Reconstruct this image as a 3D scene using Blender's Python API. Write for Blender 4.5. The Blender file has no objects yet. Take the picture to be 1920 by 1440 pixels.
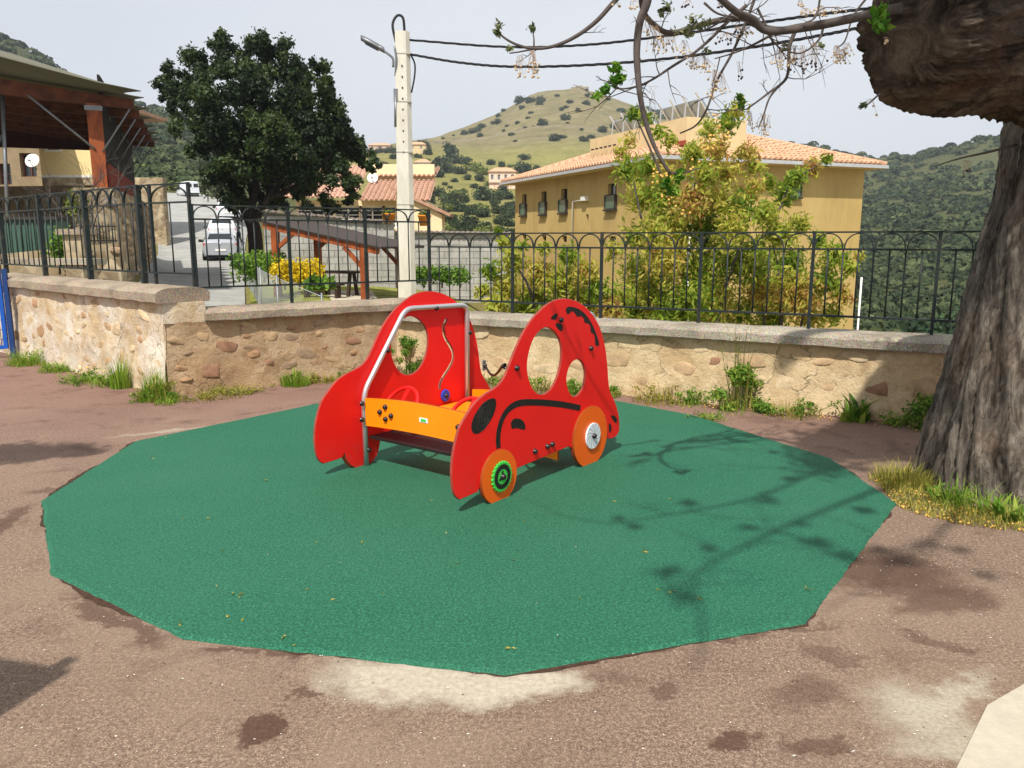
import bpy, bmesh, math, random
import numpy as np
from mathutils import Vector, Matrix, noise
from mathutils.geometry import tessellate_polygon

S = bpy.context.scene
COL = S.collection
R = math.radians

# ---------------------------------------------------------------- camera
PITCH = R(10.3); CAMH = 1.6; F = 1500.0
cd = bpy.data.cameras.new('camera'); cam = bpy.data.objects.new('camera', cd); COL.objects.link(cam)
cam.location = (0, 0, CAMH); cam.rotation_euler = (R(90) - PITCH, 0, 0)
cd.sensor_width = 36; cd.lens = F / 1920 * 36; cd.clip_start = 0.05; cd.clip_end = 6000
S.camera = cam

# ---------------------------------------------------------------- light
LIGHT = Vector((0.28, 0.96, 0)).normalized() * 0.60 + Vector((0, 0, -0.80))   # direction the sunlight travels
sd = bpy.data.lights.new('sun', 'SUN'); sun = bpy.data.objects.new('sun', sd); COL.objects.link(sun)
sd.energy = 5.0; sd.angle = R(.8); sd.color = (1.0, 0.955, 0.88)
sun.rotation_euler = LIGHT.to_track_quat('-Z', 'Y').to_euler()
W = bpy.data.worlds.new('World'); S.world = W; W.use_nodes = True
wn = W.node_tree; wn.nodes.clear()
def WN(t, **k):
    n = wn.nodes.new(t)
    for a, b in k.items(): setattr(n, a, b)
    return n
sky = WN('ShaderNodeTexSky', sky_type='NISHITA'); sky.sun_disc = False
sky.sun_elevation = math.asin(0.8); sky.sun_rotation = math.atan2(-LIGHT.x, -LIGHT.y)
sky.dust_density = 3.0; sky.air_density = 1.0
wt = WN('ShaderNodeTexCoord'); wm = WN('ShaderNodeMapping'); wm.inputs['Scale'].default_value = (1, 1, 2.6)
wno = WN('ShaderNodeTexNoise'); wno.inputs['Scale'].default_value = 1.3; wno.inputs['Detail'].default_value = 4; wno.inputs['Roughness'].default_value = .5
wr = WN('ShaderNodeValToRGB'); wr.color_ramp.elements[0].position = .3; wr.color_ramp.elements[0].color = (7.6, 8.1, 8.9, 1)
wr.color_ramp.elements[1].position = .72; wr.color_ramp.elements[1].color = (9.5, 9.75, 10.1, 1)
wmix = WN('ShaderNodeMix', data_type='RGBA'); wmix.inputs[0].default_value = .85
wb = WN('ShaderNodeBackground'); wb.inputs['Strength'].default_value = .092; wo = WN('ShaderNodeOutputWorld')
L = wn.links.new
L(wt.outputs['Generated'], wm.inputs['Vector']); L(wm.outputs[0], wno.inputs['Vector']); L(wno.outputs['Fac'], wr.inputs[0])
L(sky.outputs[0], wmix.inputs[6]); L(wr.outputs[0], wmix.inputs[7]); L(wmix.outputs[2], wb.inputs[0]); L(wb.outputs[0], wo.inputs[0])
S.view_settings.view_transform = 'Standard'; S.view_settings.look = 'None'
S.view_settings.exposure = 0.08; S.view_settings.gamma = 1
S.cycles.use_denoising = True; S.cycles.max_bounces = 6; S.cycles.transparent_max_bounces = 12
S.cycles.diffuse_bounces = 3; S.cycles.glossy_bounces = 3

# ---------------------------------------------------------------- helpers
cp, sp = math.cos(PITCH), math.sin(PITCH)
def ray(px, py):
    u = (px - 960) / F; v = (py - 720) / F
    return Vector((u, cp - v * sp, -sp - v * cp))
def P(px, py, Y):                       # point seen at a pixel of the photograph, at depth Y
    d = ray(px, py); return Vector((0, 0, CAMH)) + d * (Y / d.y)
def PZ(px, py, z=0.0):                  # point seen at a pixel, at height z
    d = ray(px, py); return Vector((0, 0, CAMH)) + d * ((z - CAMH) / d.z)
def kz(py, Y):                          # height of a pixel row at depth Y
    d = ray(960, py); return CAMH + Y * d.z / d.y
def lin(c):
    return tuple(((x / 255) / 12.92 if x / 255 <= .04045 else ((x / 255 + .055) / 1.055) ** 2.4) for x in c)
def sm(t): t = max(0., min(1., t)); return t * t * (3 - 2 * t)

def link(o, parent=None):
    COL.objects.link(o)
    if parent is not None: o.parent = parent
    return o
def tag(o, label=None, cat=None, group=None, kind=None):
    if label: o['label'] = label
    if cat: o['category'] = cat
    if group: o['group'] = group
    if kind: o['kind'] = kind
    return o
def thing(name, label, cat, loc=(0, 0, 0), rotz=0.0, group=None):
    o = bpy.data.objects.new(name, None); o.empty_display_size = .1
    link(o); o.location = loc; o.rotation_euler = (0, 0, rotz)
    return tag(o, label, cat, group)
def inst(name, me, parent=None, loc=(0, 0, 0), rot=(0, 0, 0), scale=(1, 1, 1), mat=None):
    o = bpy.data.objects.new(name, me); link(o, parent); o.location = loc; o.rotation_euler = rot; o.scale = scale
    return o

class MB:
    def __init__(s): s.v = []; s.f = []; s.m = []; s.sm = []
    def add(s, vs, fs, mi=0, smooth=False):
        b = len(s.v); s.v += [tuple(x) for x in vs]
        for f in fs: s.f.append(tuple(i + b for i in f)); s.m.append(mi); s.sm.append(smooth)
        return s
    def box(s, c, size, rz=0.0, mi=0, rot=None):
        x, y, z = [a / 2 for a in size]; c = Vector(c)
        M = rot if rot is not None else Matrix.Rotation(rz, 3, 'Z')
        vs = [c + M @ Vector(p) for p in ((-x, -y, -z), (x, -y, -z), (x, y, -z), (-x, y, -z), (-x, -y, z), (x, -y, z), (x, y, z), (-x, y, z))]
        return s.add(vs, [(0, 3, 2, 1), (4, 5, 6, 7), (0, 1, 5, 4), (1, 2, 6, 5), (2, 3, 7, 6), (3, 0, 4, 7)], mi)
    def bar(s, a, b, w, h=None, mi=0):     # square bar between points
        a = Vector(a); b = Vector(b); d = b - a; h = h or w
        q = d.to_track_quat('X', 'Z').to_matrix()
        return s.box((a + b) / 2, (d.length, w, h), rot=q, mi=mi)
    def tube(s, pts, rad, n=8, mi=0, smooth=True, caps=True):
        pts = [Vector(p) for p in pts]; k = len(pts)
        if not hasattr(rad, '__len__'): rad = [rad] * k
        vs = []; up = None
        for i, p in enumerate(pts):
            t = (pts[min(i + 1, k - 1)] - pts[max(i - 1, 0)])
            if t.length < 1e-9: t = Vector((0, 0, 1))
            t.normalize()
            if up is None:
                up = Vector((0, 0, 1)) if abs(t.z) < .9 else Vector((1, 0, 0))
            u = (up - t * up.dot(t))
            if u.length < 1e-6: u = t.orthogonal()
            u.normalize(); up = u; w = t.cross(u)
            for j in range(n):
                a = 2 * math.pi * j / n; vs.append(p + (u * math.cos(a) + w * math.sin(a)) * rad[i])
        fs = [(i * n + j, i * n + (j + 1) % n, (i + 1) * n + (j + 1) % n, (i + 1) * n + j) for i in range(k - 1) for j in range(n)]
        s.add(vs, fs, mi, smooth)
        if caps:
            b = len(s.v) - k * n
            s.f += [tuple(b + j for j in range(n))[::-1], tuple(b + (k - 1) * n + j for j in range(n))]; s.m += [mi, mi]; s.sm += [False, False]
        return s
    def lathe(s, prof, n=16, M=None, mi=0, smooth=True):   # prof: (r, z) list
        vs = []; M = M or Matrix()
        for r, z in prof:
            for j in range(n):
                a = 2 * math.pi * j / n; vs.append(M @ Vector((r * math.cos(a), r * math.sin(a), z)))
        k = len(prof)
        fs = [(i * n + j, i * n + (j + 1) % n, (i + 1) * n + (j + 1) % n, (i + 1) * n + j) for i in range(k - 1) for j in range(n)]
        return s.add(vs, fs, mi, smooth)
    def mesh(s, name, mats):
        me = bpy.data.meshes.new(name); me.from_pydata(s.v, [], s.f)
        if not isinstance(mats, (list, tuple)): mats = [mats]
        for m in mats: me.materials.append(m)
        me.polygons.foreach_set('material_index', s.m); me.polygons.foreach_set('use_smooth', s.sm); me.update()
        return me
    def build(s, name, mats, parent=None):
        o = bpy.data.objects.new(name, s.mesh(name, mats)); return link(o, parent)

def catmull(pts, n=6, closed=False):
    pts = [Vector(p) for p in pts]; k = len(pts); out = []
    rng = range(k) if closed else range(k - 1)
    for i in rng:
        p0 = pts[(i - 1) % k] if closed or i > 0 else pts[0] * 2 - pts[1]
        p1 = pts[i]; p2 = pts[(i + 1) % k]
        p3 = pts[(i + 2) % k] if closed or i + 2 < k else pts[k - 1] * 2 - pts[k - 2]
        for j in range(n):
            t = j / n
            out.append(.5 * ((2 * p1) + (p2 - p0) * t + (2 * p0 - 5 * p1 + 4 * p2 - p3) * t * t + (3 * p1 - p0 - 3 * p2 + p3) * t ** 3))
    if not closed: out.append(pts[-1])
    return out

def prism(outer, holes, y0, y1, cham=0.0):
    """plate in the local x-z plane from (x,z) outlines, thickness y0..y1, chamfered rims; face material 0, rim material 1"""
    mb = MB()
    def area(p): return sum(p[i][0] * p[(i + 1) % len(p)][1] - p[(i + 1) % len(p)][0] * p[i][1] for i in range(len(p)))
    loops = []
    for k, lp in enumerate([outer] + list(holes)):
        lp = [(float(p[0]), float(p[1])) for p in lp]
        if (area(lp) < 0) == (k == 0): lp = lp[::-1]
        n = len(lp); ins = []
        for i in range(n):
            a = Vector(lp[i - 1]); b = Vector(lp[i]); c = Vector(lp[(i + 1) % n])
            e1 = (b - a); e2 = (c - b)
            if e1.length > 1e-9: e1.normalize()
            if e2.length > 1e-9: e2.normalize()
            nn = Vector((-e1.y - e2.y, e1.x + e2.x))
            if nn.length > 1e-6: nn.normalize()
            ins.append((b.x + nn.x * cham, b.y + nn.y * cham))
        loops.append((lp, ins))
    polys = [[Vector((x, z, 0)) for x, z in ins] for lp, ins in loops]
    flat = [p for pl in polys for p in pl]
    tris = tessellate_polygon(polys)
    mb.add([(p.x, y0, p.y) for p in flat], [tuple(t) for t in tris], 0)
    mb.add([(p.x, y1, p.y) for p in flat], [tuple(t)[::-1] for t in tris], 0)
    for lp, ins in loops:
        n = len(lp)
        rings = [[(x, y0, z) for x, z in ins], [(x, y0 + cham, z) for x, z in lp], [(x, y1 - cham, z) for x, z in lp], [(x, y1, z) for x, z in ins]]
        for a, b in zip(rings, rings[1:]):
            mb.add(a + b, [(i, (i + 1) % n, n + (i + 1) % n, n + i) for i in range(n)], 1, False)
    return mb

# ---------------------------------------------------------------- materials
class NT:
    def __init__(s, name):
        s.m = bpy.data.materials.new(name); s.m.use_nodes = True; s.t = s.m.node_tree; s.t.nodes.clear()
        s.out = s.t.nodes.new('ShaderNodeOutputMaterial'); s.b = s.t.nodes.new('ShaderNodeBsdfPrincipled')
        s.t.links.new(s.b.outputs[0], s.out.inputs[0]); s.pos = None
    def n(s, t, **k):
        n = s.t.nodes.new(t)
        for a, b in k.items(): setattr(n, a, b)
        return n
    def l(s, a, b): s.t.links.new(a, b)
    def coord(s, which='world'):
        if which == 'world': return s.n('ShaderNodeNewGeometry').outputs['Position']
        return s.n('ShaderNodeTexCoord').outputs['Object']
    def noise(s, vec, scale, detail=3, rough=.55, dist=0.0, stretch=None):
        if stretch:
            mp = s.n('ShaderNodeMapping'); mp.inputs['Scale'].default_value = stretch; s.l(vec, mp.inputs['Vector']); vec = mp.outputs[0]
        n = s.n('ShaderNodeTexNoise'); n.inputs['Scale'].default_value = scale; n.inputs['Detail'].default_value = detail
        n.inputs['Roughness'].default_value = rough; n.inputs['Distortion'].default_value = dist; s.l(vec, n.inputs['Vector']); return n.outputs['Fac']
    def voro(s, vec, scale, feature='F1'):
        n = s.n('ShaderNodeTexVoronoi', feature=feature); n.inputs['Scale'].default_value = scale; s.l(vec, n.inputs['Vector']); return n
    def ramp(s, fac, stops, interp='LINEAR'):
        n = s.n('ShaderNodeValToRGB'); cr = n.color_ramp; cr.interpolation = interp
        while len(cr.elements) < len(stops): cr.elements.new(.5)
        for e, (p, c) in zip(cr.elements, stops):
            e.position = p; e.color = (*(c if hasattr(c, '__len__') else (c, c, c)), 1)
        s.l(fac, n.inputs[0]); return n.outputs[0]
    def mix(s, fac, a, b, blend='MIX'):
        n = s.n('ShaderNodeMix', data_type='RGBA', blend_type=blend)
        for v, i in ((fac, 0), (a, 6), (b, 7)):
            if hasattr(v, 'is_linked') or hasattr(v, 'links'): s.l(v, n.inputs[i])
            else: n.inputs[i].default_value = v if i == 0 else (*v, 1)
        return n.outputs[2]
    def math(s, op, a, b=None, c=None):
        n = s.n('ShaderNodeMath', operation=op)
        for i, v in enumerate((a, b, c)):
            if v is None: continue
            if hasattr(v, 'links'): s.l(v, n.inputs[i])
            else: n.inputs[i].default_value = v
        return n.outputs[0]
    def bump(s, h, strength=.3, dist=.01):
        n = s.n('ShaderNodeBump'); n.inputs['Strength'].default_value = strength; n.inputs['Distance'].default_value = dist
        s.l(h, n.inputs['Height'])
        if s.b.inputs['Normal'].is_linked: s.l(s.b.inputs['Normal'].links[0].from_socket, n.inputs['Normal'])
        s.l(n.outputs[0], s.b.inputs['Normal'])
    def col(s, c):
        if hasattr(c, 'links'): s.l(c, s.b.inputs['Base Color'])
        else: s.b.inputs['Base Color'].default_value = (*c, 1)
    def set(s, rough=.8, spec=.3, metal=0.0, coat=0.0):
        s.b.inputs['Roughness'].default_value = rough; s.b.inputs['Specular IOR Level'].default_value = spec
        s.b.inputs['Metallic'].default_value = metal; s.b.inputs['Coat Weight'].default_value = coat
        return s
def plain(name, c, rough=.7, spec=.3, metal=0, var=.12, scale=6.0, bump=0.0, bscale=40.0, coat=0.0, world=False):
    t = NT(name); v = t.coord('world' if world else 'obj'); c = lin(c)
    lo = tuple(x * (1 - var) for x in c); hi = tuple(min(1, x * (1 + var)) for x in c)
    t.col(t.ramp(t.noise(v, scale, 4, .65), [(.3, lo), (.7, hi)])); t.set(rough, spec, metal, coat)
    if bump: t.bump(t.noise(v, bscale, 3), bump, .006)
    return t.m
def leafmat(name, stops, trans=.35, rough=.6):
    """leaf colours spread by a per-leaf value; thin leaves let some light through"""
    t = NT(name); a = t.n('ShaderNodeAttribute', attribute_name='tint')
    c = t.ramp(a.outputs['Fac'], [(p, lin(k)) for p, k in stops]); t.col(c); t.set(rough, .25)
    if trans:
        tr = t.n('ShaderNodeBsdfTranslucent'); t.l(c, tr.inputs[0]); mx = t.n('ShaderNodeMixShader'); mx.inputs[0].default_value = trans
        t.l(t.b.outputs[0], mx.inputs[1]); t.l(tr.outputs[0], mx.inputs[2]); t.l(mx.outputs[0], t.out.inputs[0])
    return t.m

def leaf_mesh(name, clumps, n, size, aspect, mat, seed=0, shell=.5, jitter=.9, up=.3, fold=0.0, clump_tint=.5, droop=0.0):
    """n leaves spread through a set of ball-shaped clumps (x,y,z,r[,rz]); numpy built"""
    rng = np.random.default_rng(seed); C = np.array([(c[0], c[1], c[2], c[3], c[4] if len(c) > 4 else 1.0) for c in clumps], float)
    w = C[:, 3] ** 2; idx = rng.choice(len(C), n, p=w / w.sum())
    d = rng.normal(size=(n, 3)); d /= np.linalg.norm(d, axis=1)[:, None]
    r = (shell + (1 - shell) * rng.random(n)) * (1 + .18 * rng.normal(size=n))
    off = d * (r * C[idx, 3])[:, None]; off[:, 2] *= C[idx, 4]
    p = C[idx, :3] + off
    nrm = d + jitter * rng.normal(size=(n, 3)); nrm[:, 2] += up; nrm /= np.linalg.norm(nrm, axis=1)[:, None]
    t = rng.normal(size=(n, 3)); t[:, 2] -= droop; t -= nrm * (t * nrm).sum(1)[:, None]; t /= np.linalg.norm(t, axis=1)[:, None]
    b = np.cross(nrm, t); s = size * (.6 + .8 * rng.random(n)); L_ = (t.T * s).T; B_ = (b.T * s * aspect * .5).T
    v = np.empty((n, 4, 3)); v[:, 0] = p - L_ * .5; v[:, 1] = p + B_ ; v[:, 2] = p + L_ * .5; v[:, 3] = p - B_
    if fold: v[:, 1] += nrm * (s * fold)[:, None]; v[:, 3] += nrm * (s * fold)[:, None]
    ct = rng.random(len(C)); tint = np.clip(clump_tint * ct[idx] + (1 - clump_tint) * rng.random(n), 0, 1)
    return quads_mesh(name, v.reshape(-1, 3), n, mat, np.repeat(tint, 4))
def quads_mesh(name, v, nq, mat, tint=None):
    me = bpy.data.meshes.new(name); me.vertices.add(len(v)); me.vertices.foreach_set('co', np.ascontiguousarray(v, dtype=np.float32).ravel())
    me.loops.add(nq * 4); me.loops.foreach_set('vertex_index', np.arange(nq * 4, dtype=np.int32))
    me.polygons.add(nq); me.polygons.foreach_set('loop_start', np.arange(0, nq * 4, 4, dtype=np.int32))
    if tint is not None:
        a = me.attributes.new('tint', 'FLOAT', 'POINT'); a.data.foreach_set('value', np.asarray(tint, dtype=np.float32))
    me.materials.append(mat); me.update(calc_edges=True); me.validate(); return me

# ---------------------------------------------------------------- shared materials
RED = NT('red_panel'); RED.col(RED.ramp(RED.noise(RED.coord('obj'), 3, 3), [(.3, (.80, .010, .008)), (.75, (.88, .014, .011))])); RED.set(.42, .28); RED.bump(RED.noise(RED.coord('obj'), 300, 2), .03, .001); _v = RED.coord('obj'); _r = RED.ramp(RED.noise(_v, 14, 6, .75), [(.35, .34), (.65, .52)]); RED.l(_r, RED.b.inputs['Roughness']); _s = RED.n('ShaderNodeSeparateXYZ'); RED.l(_v, _s.inputs[0]); _m = RED.n('ShaderNodeMapRange'); _m.inputs[1].default_value = .28; _m.inputs[2].default_value = .0; RED.l(_s.outputs[2], _m.inputs[0]); _d = RED.math('MULTIPLY', _m.outputs[0], RED.ramp(RED.noise(_v, 22, 6, .8), [(.45, 0.), (.75, .5)])); RED.col(RED.mix(_d, RED.b.inputs['Base Color'].links[0].from_socket, lin((150, 96, 80)))); _sc = RED.ramp(RED.noise(_v, 60, 3, .6, 2.0, (1, 1, .05)), [(.70, 0.), (.74, .22)]); RED.col(RED.mix(_sc, RED.b.inputs['Base Color'].links[0].from_socket, (.72, .12, .10))); RED = RED.m
EDGE = plain('panel_rim', (150, 62, 52), .55, .3, var=.25, scale=12)
ORANGE = plain('orange_panel', (250, 140, 12), .35, .4, var=.06); ORANGE2 = plain('wheel_orange', (240, 98, 16), .36, .4, var=.07)
OEDGE = plain('orange_rim', (150, 66, 20), .55, .3, var=.2)
BLACK = plain('black_inlay', (34, 30, 28), .55, .3, var=.3, scale=30); CAP = plain('bolt_cap', (36, 28, 28), .25, .5, var=.1)
STEEL = NT('brushed_steel'); STEEL.col((.62, .62, .63)); STEEL.set(.36, .5, .72); STEEL = STEEL.m
GREENP = plain('green_disc', (66, 190, 70), .4, .4, var=.06); WHITEP = plain('white_disc', (226, 228, 234), .4, .4, var=.03); BLUEP = plain('blue_disc', (24, 70, 190), .35, .45, var=.06)
FENCE = NT('fence_paint'); _v = FENCE.coord('world'); FENCE.col(FENCE.mix(FENCE.ramp(FENCE.noise(_v, 9, 5, .7), [(.52, 0.), (.72, .9)]), lin((24, 35, 35)), lin((70, 60, 46)))); FENCE.set(.5, .4); FENCE.bump(FENCE.noise(_v, 60, 3), .25, .003); FENCE = FENCE.m
BARK = NT('bark'); _v = BARK.coord('world'); _n = BARK.noise(_v, 9, 8, .7, .8, (1, 1, .16)); _n2 = BARK.noise(_v, 1.7, 4, .6)
BARK.col(BARK.mix(BARK.ramp(_n2, [(.5, 0.), (.75, .55)]), BARK.ramp(_n, [(.34, lin((40, 36, 32))), (.5, lin((102, 94, 85))), (.66, lin((156, 147, 134)))]), lin((122, 96, 76)), 'MIX')); BARK.set(.92, .15)
_dn = BARK.n('ShaderNodeTexNoise'); _dn.inputs['Scale'].default_value = 5; _dn.inputs['Detail'].default_value = 5; BARK.l(_v, _dn.inputs['Vector']); _mm = BARK.n('ShaderNodeVectorMath', operation='MULTIPLY_ADD'); BARK.l(_dn.outputs['Color'], _mm.inputs[0]); _mm.inputs[1].default_value = (.16, .16, .3); BARK.l(_v, _mm.inputs[2]); _mp = BARK.n('ShaderNodeMapping'); _mp.inputs['Scale'].default_value = (1, 1, .055); BARK.l(_mm.outputs[0], _mp.inputs['Vector']); _vd = BARK.voro(_mp.outputs[0], 24, 'DISTANCE_TO_EDGE').outputs['Distance']; _f = BARK.math('ADD', BARK.math('MULTIPLY', BARK.ramp(_vd, [(.0, .36), (.14, .52), (.4, .6)]), .55), BARK.math('MULTIPLY', BARK.noise(_v, 34, 7, .78, .5, (1, 1, .16)), .45)); BARK.col(BARK.mix(BARK.ramp(_f, [(.36, .7), (.48, 0.)]), BARK.b.inputs['Base Color'].links[0].from_socket, lin((40, 33, 28)))); BARK.col(BARK.mix(BARK.ramp(_f, [(.54, 0.), (.68, .6)]), BARK.b.inputs['Base Color'].links[0].from_socket, lin((164, 148, 130)))); BARK.bump(_n, .9, .03); BARK.bump(_f, 1.0, .03); BARK.bump(BARK.noise(_v, 70, 5, .75, .3, (1, 1, .3)), .7, .008); BARK = BARK.m
BARKL = NT('shaded_limb_bark'); _v = BARKL.coord('world'); _n = BARKL.noise(_v, 8, 8, .75, .8, (.35, 1, .8)); _n2 = BARKL.noise(_v, 2.2, 4, .6)  # darker than the trunk bark: crown shade is put into the limb's colour
BARKL.col(BARKL.mix(BARKL.ramp(_n2, [(.5, 0.), (.75, .5)]), BARKL.ramp(_n, [(.34, lin((38, 32, 28))), (.5, lin((86, 74, 64))), (.68, lin((128, 114, 98)))]), lin((110, 76, 56)))); BARKL.set(.95, .1); BARKL.bump(_n, 1.0, .06); BARKL.bump(BARKL.noise(_v, 45, 5, .7, .3, (.4, 1, 1)), .7, .015); BARKL = BARKL.m
TWIG = plain('twig_bark', (88, 80, 76), .9, .15, var=.25, scale=30)
OAKBARK = plain('oak_bark', (52, 46, 42), .95, .1, var=.3, scale=8, bump=.6, bscale=20)
WOOD = NT('stained_timber'); _v = WOOD.coord('obj'); _n = WOOD.noise(_v, 5, 5, .6, .4, (1, 1, .3)); WOOD.col(WOOD.ramp(_n, [(.3, lin((98, 44, 20))), (.7, lin((168, 88, 42)))])); WOOD.set(.6, .3); WOOD = WOOD.m
CONC = NT('pole_concrete'); _v = CONC.coord('obj'); _n = CONC.noise(_v, 3, 6, .7, 0, (1, 1, .3)); CONC.col(CONC.ramp(_n, [(.25, lin((186, 180, 166))), (.7, lin((222, 217, 204)))])); CONC.set(.9, .2); CONC.bump(CONC.noise(_v, 60, 3), .2, .004); CONC = CONC.m
GREY = plain('grey_metal', (128, 130, 132), .45, .4, .6); WIRE = plain('black_cable', (30, 30, 34), .6, .3); GALV = plain('galvanised_wire', (200, 206, 212), .45, .5, .3)
GLASS = NT('window_glass'); GLASS.col((.03, .035, .04)); GLASS.set(.08, .6); GLASS = GLASS.m
WHITE = plain('white_paint', (236, 234, 228), .5, .3, var=.04)
# ================================================================ SETTING: ground, pad, terrain
def ground_material():
    t = NT('worn_red_asphalt'); v = t.coord('world')
    grit = t.math('ADD', t.math('MULTIPLY', t.noise(v, 170, 2, .7), .55), t.math('MULTIPLY', t.noise(v, 62, 3, .75), .45)); grit2 = t.voro(v, 120).outputs['Color']
    base = t.ramp(grit, [(.3, lin((56, 43, 36))), (.49, lin((118, 97, 82))), (.66, lin((182, 160, 138)))])
    base = t.mix(.2, base, t.ramp(grit2, [(.2, .2), (.8, .8)]), 'OVERLAY')
    big = t.noise(v, .9, 5, .62, .4); base = t.mix(t.ramp(big, [(.42, 0.), (.62, .55)]), base, lin((140, 119, 101))); base = t.mix(t.ramp(t.noise(v, .45, 5, .65, .6), [(.48, 0.), (.62, .4)]), base, t.ramp(grit, [(.36, lin((50, 37, 31))), (.66, lin((134, 107, 89)))]))
    red = t.noise(v, .55, 3, .5); sepv = t.n('ShaderNodeSeparateXYZ'); t.l(v, sepv.inputs[0])
    far = t.n('ShaderNodeMapRange'); far.inputs[1].default_value = 4.5; far.inputs[2].default_value = 8.5; t.l(sepv.outputs[1], far.inputs[0])
    base = t.mix(t.math('MULTIPLY', far.outputs[0], .5), base, t.ramp(grit, [(.3, lin((92, 60, 56))), (.7, lin((166, 122, 114)))]))
    st = t.noise(v, 2.1, 6, .7, .6); base = t.mix(t.ramp(st, [(.55, 0.), (.70, .62)]), base, lin((74, 54, 44)))
    st2 = t.noise(v, 5.3, 5, .7, .5); base = t.mix(t.ramp(st2, [(.62, 0.), (.74, .5)]), base, lin((84, 60, 44)))
    wob = t.n('ShaderNodeTexNoise'); wob.inputs['Scale'].default_value = 6; wob.inputs['Detail'].default_value = 9; wob.inputs['Roughness'].default_value = .68; t.l(v, wob.inputs['Vector'])
    wv = t.n('ShaderNodeVectorMath', operation='SUBTRACT'); t.l(wob.outputs['Color'], wv.inputs[0]); wv.inputs[1].default_value = (.5, .5, .5)
    ws = t.n('ShaderNodeVectorMath', operation='SCALE'); ws.inputs['Scale'].default_value = .36; t.l(wv.outputs[0], ws.inputs[0])
    va = t.n('ShaderNodeVectorMath', operation='ADD'); t.l(v, va.inputs[0]); t.l(ws.outputs[0], va.inputs[1])
    def blob(cx, cy, rx, ry, soft=.35, rot=0.0):
        mp = t.n('ShaderNodeMapping', vector_type='TEXTURE'); mp.inputs['Location'].default_value = (cx, cy, 0)
        mp.inputs['Rotation'].default_value = (0, 0, rot); mp.inputs['Scale'].default_value = (rx, ry, 1e3); t.l(va.outputs[0], mp.inputs['Vector'])
        ln = t.n('ShaderNodeVectorMath', operation='LENGTH'); t.l(mp.outputs[0], ln.inputs[0])
        mr = t.n('ShaderNodeMapRange', interpolation_type='SMOOTHSTEP'); mr.inputs[1].default_value = 1 + soft * .45; mr.inputs[2].default_value = 1 - soft * .6
        t.l(ln.outputs['Value'], mr.inputs[0]); return mr.outputs[0]
    cement = t.ramp(t.noise(v, 40, 5, .7), [(.3, lin((158, 146, 128))), (.7, lin((194, 184, 165)))])
    for a in [(-.36, 2.72, .36, .16, .8, -.12), (.02, 2.66, .24, .11, .8, .25)]: base = t.mix(t.math('MULTIPLY', blob(*a), .95), base, cement)
    cem2 = t.ramp(t.noise(v, 60, 4, .7), [(.3, lin((150, 140, 122))), (.7, lin((190, 181, 162)))])
    for a in [(1.40, 2.50, .16, .16, 1.3, .5), (1.46, 2.32, .24, .07, 1.3, .15), (1.6, 2.62, .22, .05, 1.3, .6)]: base = t.mix(t.math('MULTIPLY', blob(*a), .75), base, cem2)
    for a in [(-2.95, 6.55, .35, .05, 1.2, .5), (-2.72, 3.55, .12, .06, .5, 0)]: base = t.mix(t.math('MULTIPLY', blob(*a), .55), base, cem2)
    stain_shade = lin((70, 46, 33))
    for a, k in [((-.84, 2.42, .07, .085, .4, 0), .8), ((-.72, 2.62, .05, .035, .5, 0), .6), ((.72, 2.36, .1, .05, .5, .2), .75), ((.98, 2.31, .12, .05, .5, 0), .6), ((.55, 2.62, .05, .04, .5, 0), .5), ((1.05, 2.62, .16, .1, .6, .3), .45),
                 ((1.78, 3.72, .42, .3, .6, -.5), .72), ((1.95, 3.35, .28, .12, .6, .3), .6), ((1.72, 2.98, .16, .05, .5, -.3), .5), ((1.25, 2.86, .14, .05, .5, -.3), .4), ((-1.72, 3.2, .4, .06, .5, -.62), .6), ((-2.9, 4.2, .07, .5, .5, .1), .6), ((-.95, 2.93, .32, .03, .5, -.1), .6), ((-2.9, 4.95, .25, .07, .5, 0), .5), ((.9, 3.03, .5, .03, .5, .25), .5)]:  # first patch here paints tree shade into the asphalt colour, the rest are stains
        base = t.mix(t.math('MULTIPLY', blob(*a), k), base, stain_shade)
    t.col(base); t.set(.9, .25)
    t.bump(grit, .8, .006); t.bump(t.noise(v, 14, 4), .2, .012)
    return t.m
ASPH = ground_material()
PAD = NT('green_rubber'); _v = PAD.coord('world'); _g = PAD.math('ADD', PAD.math('MULTIPLY', PAD.noise(_v, 190, 2, .7), .5), PAD.math('MULTIPLY', PAD.noise(_v, 78, 3, .75), .5)); _g2 = PAD.voro(_v, 150)
_c = PAD.ramp(_g, [(.34, (.002, .030, .014)), (.5, (.009, .108, .056)), (.66, (.055, .255, .145))])
_c = PAD.mix(PAD.ramp(PAD.noise(_v, .7, 5, .6), [(.35, .0), (.7, .30)]), _c, (.045, .16, .095))
PAD.col(PAD.mix(PAD.ramp(_g2.outputs['Distance'], [(.0, .5), (.10, .0)]), _c, (.09, .26, .155))); PAD.set(.75, .3)
PAD.bump(_g, .9, .006); PAD.bump(PAD.noise(_v, 3.0, 3), .2, .02); PAD = PAD.m

# plaza (edge follows the foot of the walls)
WL0, WL1 = Vector((-7.35, 11.42, 0)), Vector((-3.55, 8.12, 0))
WM1 = Vector((-1.30, 9.645, 0)); WR0, WR1 = Vector((-1.5, 9.64, 0)), Vector((5.4, 5.84, 0))
mb = MB(); mb.add([(-30, -25, 0), (30, -25, 0), (30, 5.0, 0), (WR1.x + 3, WR1.y - 1.2, 0), (WR1.x, WR1.y + .15, 0), (WM1.x, WM1.y + .15, 0), (WL1.x, WL1.y + .2, 0), (WL0.x, WL0.y + .15, 0), (-30, 13.5, 0)], [tuple(range(9))])
plaza = mb.build('plaza_ground', ASPH); tag(plaza, kind='structure')

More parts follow.
